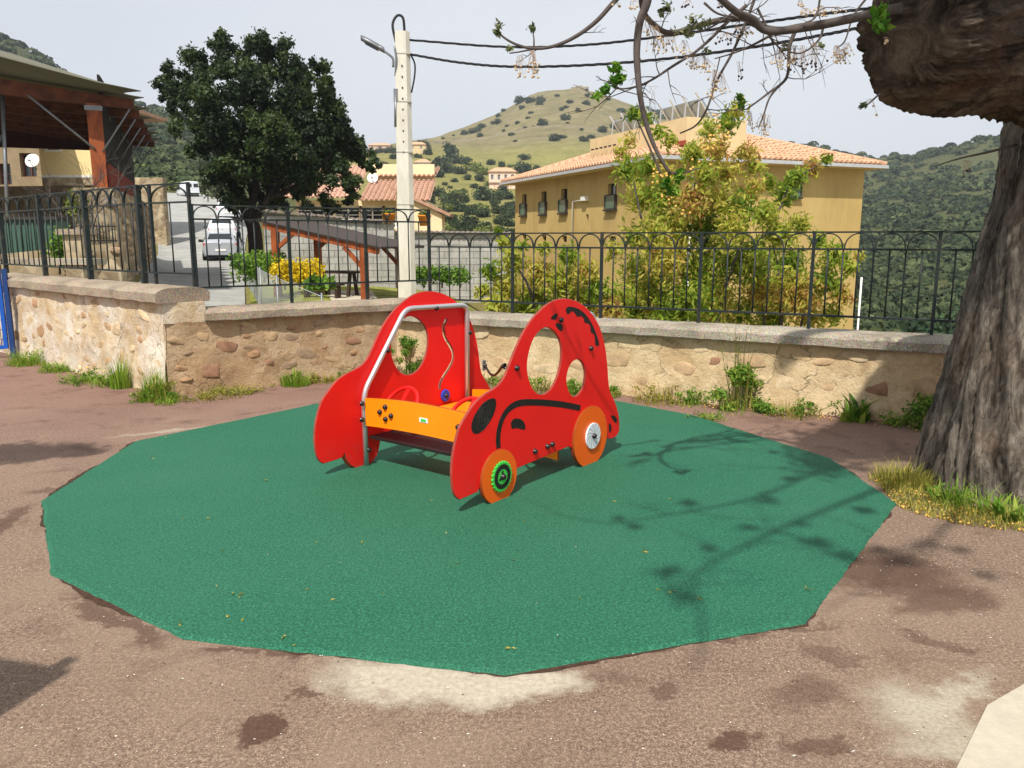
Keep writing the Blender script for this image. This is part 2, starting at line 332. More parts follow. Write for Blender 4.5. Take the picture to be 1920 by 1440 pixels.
# green rubber safety pad, many-sided
padpx = [(78, 940), (95, 1078), (345, 1200), (945, 1268), (1510, 1172), (1682, 945), (1560, 862), (1300, 780), (1130, 748), (905, 730), (600, 757), (250, 830)]
pts = []
rng = random.Random(4)
cor = [PZ(*p) for p in padpx]
for i, a in enumerate(cor):
    b = cor[(i + 1) % len(cor)]; n = max(6, int((b - a).length / .035))
    nn = Vector((-(b - a).y, (b - a).x, 0)).normalized()
    for j in range(n):
        t_ = j / n; q = a.lerp(b, t_); w = noise.noise(q * 4) * .006 + rng.uniform(-.003, .003)
        pts.append(q + nn * w)
mb = MB(); n = len(pts)
ctr = sum(pts, Vector()) / n
ring = [p + (ctr - p).normalized() * .02 for p in pts]
mb.add([(p.x, p.y, .001) for p in pts] + [(p.x, p.y, .013) for p in ring], [(i, (i + 1) % n, n + (i + 1) % n, n + i) for i in range(n)])
mb.add([(p.x, p.y, .013) for p in ring], [tuple(range(n))])
pad = mb.build('play_pad', PAD); tag(pad, kind='structure')

# dirty joint round the pad
mb = MB(); jr = []
for p in pts: jr.append(p + (p - ctr).normalized() * max(0, .045 * (noise.noise(p * 1.9) - .05) + .02 * noise.noise(p * 13)))
mb.add([(p.x, p.y, .0035) for p in pts] + [(p.x, p.y, .0035) for p in jr], [(i, (i + 1) % n, n + (i + 1) % n, n + i) for i in range(n)])
tag(mb.build('pad_joint', plain('damp_dirt', (72, 54, 44), .95, .1, var=.3, scale=30, world=True)), kind='structure')
# pale concrete slab in the corner
SLAB = plain('pale_concrete', (182, 172, 154), .9, .2, var=.08, scale=20, bump=.3, bscale=90, world=True)
a, b, c = PZ(1795, 1445), PZ(1850, 1332), PZ(1925, 1288)
dirb = (c - b).normalized()
mb = MB(); poly = [a + (a - b) * 2, b, c + dirb * 3, c + dirb * 3 + Vector((2, -4, 0)), a + (a - b) * 2 + Vector((2, -1, 0))]
n = len(poly); mb.add([(p.x, p.y, 0.002) for p in poly] + [(p.x, p.y, .02) for p in poly], [(i, (i + 1) % n, n + (i + 1) % n, n + i) for i in range(n)] + [tuple(n + i for i in range(n))])
tag(mb.build('concrete_slab', SLAB), kind='structure')

# ---------------------------------------------------------------- terrain: columns of (depth, height) seen along the picture's azimuths
def yk(D, py): return (D, kz(py, D))
COLS = [
 (-700, [(8, -.3), (14, 0), (25, 1.2), (45, 3.4), (100, 14), yk(240, 140), yk(350, 20), (600, 60), (1600, 0)]),
 (0,   [(8, -.3), (14, .0), (25, 1.2), (45, 3.4), (100, 11), yk(220, 190), yk(350, 60), (600, 60), (1600, 0)]),
 (60,  [(8, -.3), (14, .0), (25, 1.0), (45, 3.2), (100, 10), yk(220, 220), yk(350, 90), (600, 55), (1600, 0)]),
 (140, [(8, -.3), (14, .0), (25, .9), (45, 2.8), (100, 9), yk(220, 250), yk(350, 143), (600, 50), (1600, 0)]),
 (200, [(8, -.3), (14, -.1), (25, .5), (45, 1.6), (75, 5.4), (110, 9), yk(220, 270), yk(360, 172), (600, 50), (1600, 0)]),
 (300, [(8, -.3), (14, -.2), (25, .0), (43, .4), (60, 3.2), (75, 5.1), (110, 8.2), yk(220, 300), yk(380, 205), (650, 50), (1600, 0)]),
 (420, [(8, -.3), (14, -.2), (25, .0), (43, .4), (60, 3.1), (75, 5.1), (110, 7.5), yk(220, 310), yk(420, 235), (650, 60), (1600, 0)]),
 (480, [(8, -.3), (14, -.2), (25, .0), (43, .4), (60, 2.0), (75, 3.2), (110, 5), yk(220, 330), yk(450, 255), (650, 60), (1600, 0)]),
 (580, [(8, -.3), (14, -.2), (25, .0), (43, .4), (60, .8), (90, 2), (130, 5), yk(220, 360), yk(480, 272), (700, 50), (1600, 0)]),
 (700, [(8, -.4), (14, -.3), (25, .0), (43, .2), (60, .0), (90, .2), (130, 3), yk(220, 372), yk(330, 310), yk(560, 277), (800, 30), (1600, 0)]),
 (780, [(8, -.5), (14, -.4), (25, -.1), (43, -.2), (60, -.5), (90, -.4), (130, 2.5), yk(220, 372), yk(330, 312), yk(600, 262), (800, 40), (1600, 0)]),
 (850, [(8, -.5), (14, -.5), (25, -.3), (43, -.8), (60, -1.2), (90, -.6), (130, 2.5), yk(220, 375), yk(330, 318), yk(480, 275), yk(640, 240), (850, 60), (1600, 0)]),
 (920, [(8, -.5), (14, -.7), (25, -1), (43, -2), (60, -2.), (90, -1), (130, 2.5), yk(220, 378), yk(330, 322), yk(480, 268), yk(650, 214), (850, 80), (1600, 0)]),
 (965, [(8, -.5), (14, -.9), (25, -1.6), (43, -3), (60, -3.), (90, -2), (130, 2.), yk(220, 380), yk(330, 324), yk(480, 260), yk(650, 188), (850, 80), (1600, 0)]),
 (1000, [(8, -.5), (14, -1.), (25, -2), (43, -3.5), (60, -4), (90, -2), (130, 2.), yk(220, 381), yk(330, 325), yk(480, 250), yk(650, 168), (850, 90), (1600, 0)]),
 (1085, [(8, -.6), (14, -1.2), (25, -2.5), (43, -4), (60, -4.5), (90, -2.5), (130, 2.), yk(220, 380), yk(330, 324), yk(480, 240), yk(650, 159), (850, 95), (1600, 0)]),
 (1125, [(8, -.6), (14, -1.3), (25, -2.8), (43, -4), (60, -4.5), (90, -3), (130, 1.5), yk(220, 380), yk(330, 322), yk(480, 244), yk(650, 167), (850, 90), (1600, 0)]),
 (1170, [(8, -.6), (14, -1.4), (25, -3.), (43, -4.5), (60, -5), (90, -3), (130, 1.), yk(220, 382), yk(330, 322), yk(480, 252), yk(650, 184), (850, 80), (1600, 0)]),
 (1290, [(8, -.6), (14, -1.5), (25, -3.2), (43, -5), (60, -6), (90, -5), (130, -1.), yk(220, 392), yk(330, 335), yk(480, 270), yk(620, 218), (850, 60), (1600, 0)]),
 (1400, [(8, -.7), (14, -1.6), (25, -3.4), (43, -5.5), (60, -7), (90, -7), (130, -4.), yk(220, 410), yk(330, 350), yk(480, 290), yk(560, 252), (850, 40), (1600, 0)]),
 (1500, [(8, -.8), (14, -1.8), (25, -3.4), (43, -5.5), (60, -7), (90, -8), (130, -6.), yk(220, 430), yk(330, 365), yk(440, 290), yk(500, 266), (800, 30), (1600, 0)]),
 (1530, [(8, -.8), (14, -1.8), (25, -3.4), (43, -5.5), (60, -7), (90, -8), (130, -6.), yk(220, 432), yk(330, 365), yk(440, 288), yk(500, 263), (800, 30), (1600, 0)]),
 (1575, [(8, -.8), (14, -1.8), (25, -3.4), (43, -5.5), (60, -7), (90, -8), (130, -7.), yk(220, 438), yk(330, 372), yk(440, 303), yk(500, 279), (800, 25), (1600, 0)]),
 (1645, [(8, -.8), (14, -1.8), (25, -3.4), (43, -5.5), (60, -7), (90, -8), (130, -7.), yk(220, 440), yk(330, 375), yk(440, 310), yk(500, 289), (800, 25), (1600, 0)]),
 (1705, [(8, -.8), (14, -1.8), (25, -3.4), (43, -5.5), (60, -7), (90, -8), (130, -7.), yk(220, 435), yk(330, 365), yk(430, 305), yk(480, 286), (800, 25), (1600, 0)]),
 (1765, [(8, -.8), (14, -1.8), (25, -3.4), (43, -5.5), (60, -7), (90, -8), (130, -6.), yk(220, 425), yk(330, 350), yk(400, 295), yk(450, 273), (800, 25), (1600, 0)]),
 (1845, [(8, -.8), (14, -1.8), (25, -3.4), (43, -5.5), (60, -7), (90, -8), (130, -5.), yk(220, 415), yk(330, 330), yk(420, 259), (800, 20), (1600, 0)]),
 (2500, [(8, -.8), (14, -1.8), (25, -3.4), (43, -5.5), (60, -7), (90, -8), (130, -4.), yk(220, 400), yk(330, 300), yk(400, 235), (800, 20), (1600, 0)])]
DG = np.concatenate([np.linspace(6, 20, 8)[:-1], np.geomspace(20, 1600, 110)])
CS = np.array([(c[0] - 960) / 1551.0 for c in COLS])
def _prof(pr):
    d = np.log([p[0] for p in pr]); z = np.array([p[1] for p in pr]); return np.interp(np.log(DG), d, z)
CZ = np.array([_prof(c[1]) for c in COLS])
# smooth in depth
for _ in range(2): CZ[:, 1:-1] = .25 * CZ[:, :-2] + .5 * CZ[:, 1:-1] + .25 * CZ[:, 2:]
SG = np.linspace(-1.7, 1.5, 330)
ZG = np.array([[np.interp(s, CS, CZ[:, j]) for s in SG] for j in range(len(DG))])
for j, D in enumerate(DG):
    if D > 120:
        amp = min(1, (D - 120) / 200)
        for i, s in enumerate(SG):
            q = Vector((s * D, D, 0))
            ZG[j, i] += amp * (noise.fractal(q / 55, 1.0, 2.1, 4) * 2.6 + noise.fractal(q / 14, 1., 2.0, 3) * .5)
def H(x, y):
    s = x / y; j = np.interp(math.log(y), np.log(DG), np.arange(len(DG))); i = np.interp(s, SG, np.arange(len(SG)))
    j0 = int(min(j, len(DG) - 2)); i0 = int(min(i, len(SG) - 2)); fj = j - j0; fi = i - i0
    return float((ZG[j0, i0] * (1 - fi) + ZG[j0, i0 + 1] * fi) * (1 - fj) + (ZG[j0 + 1, i0] * (1 - fi) + ZG[j0 + 1, i0 + 1] * fi) * fj)
def terrain_material():
    t = NT('hillside'); v = t.coord('world'); sep = t.n('ShaderNodeSeparateXYZ'); t.l(v, sep.inputs[0])
    n1 = t.noise(v, .012, 5, .6, .5); n2 = t.noise(v, .09, 6, .7); n3 = t.noise(v, .6, 5, .75)
    grass = t.ramp(n2, [(.3, lin((98, 94, 62))), (.5, lin((128, 118, 82))), (.7, lin((150, 136, 102)))])
    meadow = t.ramp(n2, [(.3, lin((118, 116, 62))), (.7, lin((152, 144, 84)))])
    hz = t.n('ShaderNodeMapRange'); hz.inputs[1].default_value = 62; hz.inputs[2].default_value = 46; t.l(t.math('ADD', sep.outputs[2], t.math('MULTIPLY', n1, 14)), hz.inputs[0])
    c = t.mix(hz.outputs[0], grass, meadow)
    c = t.mix(t.ramp(n3, [(.45, 0.), (.72, .55)]), c, lin((92, 88, 58)))
    c = t.mix(t.ramp(t.noise(v, .25, 4, .7), [(.64, 0.), (.72, .6)]), c, lin((164, 152, 128)))
    # woodland floor on the right and left flanks
    xr = t.n('ShaderNodeMapRange'); xr.inputs[1].default_value = .25; xr.inputs[2].default_value = .34; t.l(t.math('DIVIDE', sep.outputs[0], sep.outputs[1]), xr.inputs[0])
    xl = t.n('ShaderNodeMapRange'); xl.inputs[1].default_value = -.2; xl.inputs[2].default_value = -.28; t.l(t.math('DIVIDE', sep.outputs[0], sep.outputs[1]), xl.inputs[0])
    wood = t.ramp(n3, [(.35, lin((50, 58, 36))), (.6, lin((82, 86, 52))), (.74, lin((126, 116, 84)))])
    c = t.mix(t.math('MULTIPLY', xr.outputs[0], .9), c, wood); c = t.mix(t.math('MULTIPLY', xl.outputs[0], .9), c, wood)
    near = t.n('ShaderNodeMapRange'); near.inputs[1].default_value = 75; near.inputs[2].default_value = 40; t.l(sep.outputs[1], near.inputs[0])
    c = t.mix(near.outputs[0], c, t.ramp(t.noise(v, 3, 5, .7), [(.35, lin((120, 112, 70))), (.55, lin((136, 128, 74))), (.7, lin((160, 146, 108)))]))
    t.col(c); t.set(.95, .1); t.bump(n3, .7, 1.2); return t.m
nx = len(SG); tv = [(s * D, D, ZG[j, i]) for j, D in enumerate(DG) for i, s in enumerate(SG)]
mb = MB(); mb.add(tv, [(j * nx + i, j * nx + i + 1, (j + 1) * nx + i + 1, (j + 1) * nx + i) for j in range(len(DG) - 1) for i in range(nx - 1)], 0, True)
tag(mb.build('terrain', terrain_material()), kind='structure')

# ================================================================ WALLS
def wall_mat(name, light, tan, bright=1.0):
    t = NT(name); v = t.coord('world'); n1 = t.noise(v, 2.6, 5, .65, .5); n2 = t.noise(v, 11, 6, .7, .3); n3 = t.noise(v, 45, 5, .7)
    c = t.ramp(n1, [(.36, lin(light)), (.62, lin(tan))])
    c = t.mix(t.ramp(n2, [(.52, 0.), (.76, .6)]), c, lin((150, 118, 86)))
    c = t.mix(t.ramp(n2, [(.26, .55), (.42, 0.)]), c, lin((226, 214, 192)))
    c = t.mix(t.ramp(n3, [(.3, .6), (.46, 0.)]), c, lin((112, 90, 66)))
    wv = t.n('ShaderNodeTexNoise'); wv.inputs['Scale'].default_value = 7; wv.inputs['Detail'].default_value = 5; t.l(v, wv.inputs['Vector']); ma = t.n('ShaderNodeVectorMath', operation='MULTIPLY_ADD'); t.l(wv.outputs['Color'], ma.inputs[0]); ma.inputs[1].default_value = (.25, .25, .25); t.l(v, ma.inputs[2])
    vd = t.voro(ma.outputs[0], 3.6, 'DISTANCE_TO_EDGE').outputs['Distance']; ck = t.math('MULTIPLY', t.ramp(vd, [(.0, 1.), (.02, 0.)]), t.ramp(t.noise(v, 2.1, 3), [(.5, 0.), (.62, .55)]))
    c = t.mix(ck, c, lin((84, 64, 46))); vc = t.voro(ma.outputs[0], 3.6).outputs['Color']; c = t.mix(.16, c, t.ramp(vc, [(.25, lin((150, 112, 80))), (.75, lin((226, 206, 172)))]))
    t.col(c); t.set(.95, .12); t.bump(t.ramp(ck, [(0., 1.), (1., 0.)]), .8, .02); t.bump(n2, .7, .03); t.bump(n3, .55, .012); return t.m
WALL_L = wall_mat('lime_plaster_left', (222, 214, 200), (200, 178, 142)); WALL_M = wall_mat('earth_mortar', (184, 158, 126), (164, 134, 102)); WALL_R = wall_mat('sandy_mortar', (212, 190, 152), (194, 168, 128))
def coping_mat(name, a, b, c2):
    t = NT(name); v = t.coord('world'); n = t.noise(v, 95, 4, .7); bigv = t.noise(v, 2.2, 4, .65)
    vo = t.voro(v, 85).outputs['Color']; c = t.ramp(n, [(.34, lin(a)), (.52, lin(b)), (.68, lin(c2))]); c = t.mix(.22, c, vo, 'OVERLAY')
    c = t.mix(t.ramp(bigv, [(.48, 0.), (.68, .55)]), c, lin((104, 92, 80))); t.col(c); t.set(.95, .15); t.bump(n, .8, .012); return t.m
COP = coping_mat('pebbly_concrete', (112, 98, 84), (166, 150, 130), (198, 184, 164)); COPR = coping_mat('weathered_concrete', (120, 110, 96), (172, 162, 144), (206, 198, 180))
STONES = [plain('stone_%d' % i, c, .9, .15, var=.3, scale=9, bump=.9, bscale=26, world=True) for i, c in enumerate([(168, 134, 102), (180, 152, 118), (152, 116, 92), (198, 176, 142), (156, 132, 108), (134, 124, 112)])]
def stone_meshes(seed, k):
    """flat irregular stones that lie almost flush in the mortar"""
    out = []; r = random.Random(seed)
    for q in range(k):
        n = 10; v = []
        for j in range(n):
            a = 2 * math.pi * (j + r.uniform(-.28, .28)) / n; e = .5 / max(abs(math.cos(a)), abs(math.sin(a))) ** .55 * r.uniform(.72, 1.08); v.append((e * math.cos(a), e * math.sin(a)))
        mb = MB(); tx, tz = r.uniform(-.8, .8), r.uniform(-.8, .8)
        ring0 = [(x * 1.04, .5, z * 1.04) for x, z in v]; ring1 = [(x * .93, -.8 * r.uniform(.6, 1.1) + tx * x + tz * z, z * .93) for x, z in v]; ring2 = [(x * .5, -1.0 * r.uniform(.8, 1.3) + tx * x + tz * z, z * .5) for x, z in v]
        vs = ring0 + ring1 + ring2 + [(r.uniform(-.1, .1), -1.1, r.uniform(-.1, .1))]; fs = []
        for a0 in (0, n): fs += [(a0 + j, a0 + (j + 1) % n, a0 + n + (j + 1) % n, a0 + n + j) for j in range(n)]
        fs += [(2 * n + j, 2 * n + (j + 1) % n, 3 * n) for j in range(n)]
        mb.add(vs, fs, 0, True); out.append([mb.mesh('stone', m) for m in STONES])
    return out
STM = stone_meshes(7, 8)
def rubble_wall(name, label, p0, p1, thick, zt, mat, seed, nst, palette, smin=.09, smax=.26, endcap=None):
    """mortared rubble wall; front face runs p0->p1 with its front on the right-hand side of that direction"""
    d = (p1 - p0); Ln = d.length; d.normalize(); nrm = Vector((d.y, -d.x, 0))
    root = thing(name, label, 'wall', p0, math.atan2(d.y, d.x))
    nx_, nz_ = int(Ln / .06), int(zt / .05) + 1; mb = MB(); r = random.Random(seed)
    def dis(x, z): q = p0 + d * x; return noise.fractal(Vector((q.x * 3, q.y * 3, z * 3)), 1, 2, 5) * .026
    vs = [(Ln * i / nx_, -dis(Ln * i / nx_, zt * k / nz_) - .0 - .035 * (1 - k / nz_) ** 3, -.05 + (zt + .05) * k / nz_) for k in range(nz_ + 1) for i in range(nx_ + 1)]
    mb.add(vs, [(k * (nx_ + 1) + i, k * (nx_ + 1) + i + 1, (k + 1) * (nx_ + 1) + i + 1, (k + 1) * (nx_ + 1) + i) for k in range(nz_) for i in range(nx_)], 0, True)
    mb.box((Ln / 2, thick / 2 + .03, zt / 2 - .8), (Ln - .002, thick - .06, zt + 1.6 - .01))
    mb.build('masonry', mat, root)
    placed = []
    tries = 0
    while len(placed) < nst and tries < nst * 30:
        tries += 1; w = r.uniform(smin, smax) * (1.4 if r.random() < .15 else 1); h = w * r.uniform(.38, .75); x = r.uniform(w / 2 + .02, Ln - w / 2 - .02); z = r.uniform(h / 2, zt - h / 2)
        if any(abs(x - a) < (w + b) * .52 and abs(z - c) < (h + e) * .54 for a, b, c, e in placed): continue
        placed.append((x, w, z, h)); o = inst('stone', r.choice(STM)[r.choice(palette)], root, (x, -dis(x, z) + .004 - .035 * max(0, 1 - z / zt) ** 3, z), (0, r.uniform(-.35, .35), 0), (w, r.uniform(.006, .015), h))
    return root
def coping(root, x0, x1, ya, yb, z0, h, mat, dome=.05, seed=1, roundend=False):
    """long cast slab: flat sides, domed top, slightly chipped"""
    prof = []; m = 10
    for k in range(m + 1):
        t_ = k / m; prof.append((ya + (yb - ya) * t_, z0 + h + dome * (1 - (2 * t_ - 1) ** 4) ** .8 * 1.0))
    prof = [(ya + .012, z0), (ya, z0 + .012)] + prof + [(yb, z0 + .012), (yb - .012, z0)]
    n = int((x1 - x0) / .07); mb = MB(); k = len(prof); r = random.Random(seed); vs = []
    for i in range(n + 1):
        x = x0 + (x1 - x0) * i / n
        for y, z in prof:
            e = noise.fractal(Vector((x * 7 + seed * 9, y * 7, z * 7)), 1, 2, 3) * .007; vs.append((x, y + e, z + e))
    mb.add(vs, [(i * k + j, (i + 1) * k + j, (i + 1) * k + (j + 1) % k, i * k + (j + 1) % k) for i in range(n) for j in range(k)], 0, False)
    mb.add(vs[:k], [tuple(range(k))]); mb.add(vs[-k:], [tuple(range(k))[::-1]])
    return mb.build('coping', mat, root)

wl = rubble_wall('rubble_wall', 'whitish plastered rubble wall beside the blue gate, tallest of the three', WL0, WL1, .42, .96, WALL_L, 3, 52, [0, 1, 1, 3, 3, 0])
dl = (WL1 - WL0); LL = dl.length; coping(wl, -.1, LL + .05, -.085, .5, .955, .10, COP, .055, 1)
dm = (WM1 - WL1).normalized()
wm_ = rubble_wall('rubble_wall', 'brown earth mortar rubble wall in the middle, behind the front of the play car', WL1 + dm * .0, WM1, .42, .755, WALL_M, 5, 34, [0, 1, 2, 1, 4, 1, 1])
LM = (WM1 - WL1).length
# the tall end pier of the left wall, faces the same way as the middle wall
mb = MB(); mb.box((.21, .17, .85), (.42, .36, .212)); mb.build('pier_cap', WALL_L, wm_)
coping(wm_, .40, LM + .12, -.085, .46, .752, .085, COP, .045, 2)
wr_ = rubble_wall('rubble_wall', 'long low sandy rubble wall running to the big tree trunk on the right', WR0, WR1, .40, .64, WALL_R, 11, 40, [1, 1, 3, 3, 3, 3, 2], .12, .36)
LR = (WR1 - WR0).length; coping(wr_, .05, LR, -.085, .46, .635, .085, COPR, .045, 3)

# ================================================================ FENCES
def fence(label, A, B, z0, z1, z2, z3, panels, post_t, per=4, post_z=None, bar_r=.008, first_post=True, last_post=True):
    """iron railing from A to B; panels = post positions along it (0..1); z0 foot, z1 bottom rail, z2 rail under the arches, z3 top rail"""
    d = (B - A); Ln = d.length; d.normalize(); root = thing('iron_fence', label, 'fence', (A.x, A.y, z0), math.atan2(d.y, d.x))
    for nm, z, h in (('bottom_rail', z1 - z0, .019), ('arch_rail', z2 - z0, .018), ('top_rail', z3 - z0, .015)):
        mb = MB(); mb.box((Ln / 2, 0, z), (Ln, .032, h)); mb.build(nm, FENCE, root)
    pz = (z3 - z0) + .0; mp = MB(); mp.box((0, 0, pz / 2), (post_t, post_t * 1.0, pz + .02)); pm = mp.mesh('post', FENCE)
    hb = z2 - z1; mbb = MB(); mbb.tube([(0, 0, 0), (0, 0, hb)], bar_r, 7); bm_ = mbb.mesh('bar', FENCE)
    xs = [p * Ln for p in panels]
    for k, x in enumerate(xs):
        if (k == 0 and not first_post) or (k == len(xs) - 1 and not last_post): continue
        inst('post', pm, root, (x, 0, 0))
    for k in range(len(xs) - 1):
        a, b = xs[k], xs[k + 1]; nb = per[k] if hasattr(per, '__len__') else per; w = (b - a) / nb
        # arch mesh for this panel
        ma = MB(); q = []; hh = z3 - z2 - .012
        for j in range(15):
            t_ = math.pi * j / 14; q.append((-math.cos(t_) * (w / 2 - .008), 0, math.sin(t_) ** .85 * hh))
        n_ = len(q); hw = .012; th = .005; vs = []
        for (x, y, z) in q:
            rr = Vector((x, 0, z)).normalized() if (x or z) else Vector((0, 0, 1))
            for sx, sy in ((-th, -hw), (th, -hw), (th, hw), (-th, hw)): vs.append((x + rr.x * sx, sy, z + rr.z * sx))
        ma.add(vs, [(i * 4 + c, i * 4 + (c + 1) % 4, (i + 1) * 4 + (c + 1) % 4, (i + 1) * 4 + c) for i in range(n_ - 1) for c in range(4)])
        am = ma.mesh('arch', FENCE)
        for i in range(nb):
            inst('arch', am, root, (a + w * (i + .5), 0, z2 - z0))
        for i in range(1, 2 * nb): inst('bar', bm_, root, (a + w * i / 2, 0, z1 - z0))
    return root
def along(px, A, B):                      # parameter on the plan line A->B under picture column px (near the horizon)
    s = (px - 960) / F / 1.006; ax, ay, bx, by = A.x, A.y, B.x, B.y
    return (s * ay - ax) / ((bx - ax) - s * (by - ay))
def offs(p, q, o):
    d = (q - p).normalized(); return Vector((-d.y, d.x, 0)) * o
# right railing
o_ = offs(WR0, WR1, .20); A = WR0 + o_; B = WR1 + o_
t0 = along(806, A, B); A2 = A.lerp(B, t0); tp = [0] + [along(x, A2, B) for x in (961, 1127, 1312, 1521, 1755)] ; tp.append(min(1, 2 * tp[-1] - tp[-2])); 
A3 = A2.lerp(B, tp[-1]); tpn = [x / tp[-1] for x in tp]
fence('dark green iron railing of arches on the long low right wall', A2, A3, .70, .895, 1.505, 1.658, tpn, .028, [4, 4, 4, 4, 4, 4], first_post=False)
# middle railing
o_ = offs(WL1, WM1, .19); A = WL1 + o_; B = WM1 + o_ + dm * .5
ta, tb = along(369, A, B), along(806, A, B); MA, MBp = A.lerp(B, ta), A.lerp(B, tb)
tp = [0, along(546, MA, MBp), along(688, MA, MBp), 1]
fence('dark green iron railing of arches on the middle wall, in front of the concrete pole', MA, MBp, .82, 1.09, 1.80, 1.945, tp, .032, [4, 4, 3])
# left railing and its short return
o_ = offs(WL0, WL1, .27); A = WL0 + o_; B = WL1 + o_
tq = [along(x, A, B) for x in (-95, -40, 15, 88, 172, 272)]; LA = A.lerp(B, tq[0]); LB = A.lerp(B, tq[-1]); tn = [(t_ - tq[0]) / (tq[-1] - tq[0]) for t_ in tq]
fence('weathered green iron railing with thick flat posts on the white wall at left', LA, LB, 1.05, 1.235, 1.975, 2.165, tn, .055, 4)
fence('short return panel of iron railing with one wide arch, above the road', LB, Vector((MA.x - .02, MA.y + .0, 0)), 1.05, 1.235, 1.975, 2.165, [0, .24, 1], .03, [1, 1], first_post=False)

# ================================================================ BLUE GATE (only its end shows)
g = PZ(26, 671); gd = (Vector((-9.5, 10.2, 0)) - g).normalized()
BLUE = plain('blue_paint', (18, 84, 176), .45, .4, var=.12); BLUED = plain('navy_paint', (24, 58, 112), .45, .4, var=.12)
gate = thing('blue_gate', 'blue painted mesh gate with dark blue end post at the left edge', 'gate', g, math.atan2(gd.y, gd.x))
mb = MB(); mb.box((0, 0, .6), (.06, .05, 1.2)); mb.build('post', BLUED, gate)
mb = MB()
for x in (.075, 1.5): mb.box((x, 0, .64), (.05, .04, 1.02))
for z in (.15, 1.13): mb.box((.79, 0, z), (1.38, .04, .05))
mb.build('frame', BLUE, gate)
mw = MB(); mw.tube([(0, 0, .17), (0, 0, 1.11)], .004, 5); wv_ = mw.mesh('wire', BLUE); mw = MB(); mw.tube([(.1, 0, 0), (1.48, 0, 0)], .004, 5); wh_ = mw.mesh('wire', BLUE)
for i in range(26): inst('wire', wv_, gate, (.13 + i * .052, 0, 0))
for i in range(7): inst('wire', wh_, gate, (0, .009, .26 + i * .13))
# ================================================================ PLAY CAR
CDv = Vector((.616, .788, 0)).normalized(); CN = Vector((CDv.y, -CDv.x, 0))       # rearwards; towards the right side panel
C_R, C_L = -2.991, -4.221; A0_ = 4.2; CM = (C_R + C_L) / 2; WH = (C_R - C_L) / 2
car = thing('play_car', 'red playground car with two side panels and orange wheels on the green pad', 'play equipment', CDv * A0_ + CN * CM, math.atan2(CDv.y, CDv.x))
def onplane(px, py, off):
    d = ray(px, py); o = Vector((0, 0, CAMH)); t_ = (off - o.dot(CN)) / d.dot(CN); p = o + d * t_
    return (p.dot(CDv) - A0_, p.z)
def zr(x, y, off=C_R): return onplane(840 + x / 3.4294, 540 + y / 3.4286, off)      # right panel tracing
def zl(x, y, off=C_L): return onplane(580 + x / 3.8906, 530 + y / 3.8919, off)      # left panel tracing
T = .019
fc = zr(318, 1210); FR = .172; rc = zr(905, 932); RR = .222
fc = (fc[0], FR - .012); rc = (rc[0], RR - .012)
top = [(75, 1362), (48, 1338), (32, 1290), (25, 1200), (30, 1100), (45, 1010), (75, 900), (120, 820), (170, 745), (230, 690), (285, 655), (330, 620), (365, 570), (395, 500), (425, 420), (455, 350), (490, 280), (540, 205), (590, 150), (640, 105), (690, 78), (740, 68), (790, 72), (840, 90), (890, 125), (930, 170), (965, 225), (990, 290), (1010, 370), (1020, 440), (1028, 520), (1033, 600), (1045, 670), (1075, 735), (1095, 800), (1103, 870), (1100, 920), (1080, 955), (1050, 968)]
OUT = [tuple(p)[:2] for p in catmull([(*zr(*p), 0) for p in top], 4)]
def circ_pts(c, r, a0, a1, n): return [(c[0] + r * math.cos(a0 + (a1 - a0) * i / n), max(.0, c[1] + r * math.sin(a0 + (a1 - a0) * i / n))) for i in range(n + 1)]
# underside: tail, rear lobe, sill, front lobe, nose
sillR = zr(775, 1020); sillF = zr(432, 1165); noseE = zr(190, 1312)
OUT += [zr(1022, 970)] + circ_pts(rc, RR - .006, R(-35), R(-168), 18) + [sillR, sillF] + circ_pts(fc, FR - .006, R(-8), R(-172), 18) + [(max(noseE[0], OUT[0][0] + .02), noseE[1])]
def ell(c, rx, ry, tilt, n=40): return [(c[0] + rx * math.cos(a) * math.cos(tilt) - ry * math.sin(a) * math.sin(tilt), c[1] + rx * math.cos(a) * math.sin(tilt) + ry * math.sin(a) * math.cos(tilt)) for a in [2 * math.pi * i / n for i in range(n)]]
def trace(pts, f=zr, n=4): return [tuple(p)[:2] for p in catmull([(*f(*p), 0) for p in pts], n, True)]
win = trace([(640, 254), (690, 285), (725, 350), (732, 440), (715, 540), (680, 625), (640, 672), (600, 684), (560, 665), (525, 600), (510, 510), (520, 420), (550, 330), (595, 270)])
win2 = trace([(838, 460), (868, 485), (884, 540), (880, 600), (862, 655), (828, 695), (795, 690), (770, 640), (763, 580), (778, 515), (805, 472)])
pr = prism(OUT, [win, win2], 0, T, .0035)
right = pr.build('side_panel', [RED, EDGE], car); right.location = (0, -WH, 0); tag(right, label='right side panel with two oval windows and black engraved marks')
slot_c = [tuple(p)[:2] for p in catmull([(*zl(*p), 0) for p in [(1003, 265), (985, 300), (978, 340), (990, 400), (1025, 460), (1047, 510), (1045, 570), (1010, 635), (975, 690), (955, 735), (951, 775)]], 4)]
def ribbon(c, w):
    n = len(c); l1 = []; l2 = []
    for i, p in enumerate(c):
        a = Vector(c[max(0, i - 1)]); b = Vector(c[min(n - 1, i + 1)]); t_ = (b - a).normalized(); nn = Vector((-t_.y, t_.x)) * w / 2
        l1.append((p[0] + nn.x, p[1] + nn.y)); l2.append((p[0] - nn.x, p[1] - nn.y))
    return l1 + l2[::-1]
pl_ = prism(OUT, [win, ribbon(slot_c, .021)], -T, 0, .0035)
left = pl_.build('side_panel', [RED, EDGE], car); left.location = (0, WH + T, 0); tag(left, label='left side panel with one oval window and a wavy slot')
yR = -WH                                 # outer face of the right panel (outward is -y)
yLi = WH                                 # inner face of the left panel (inward is -y)
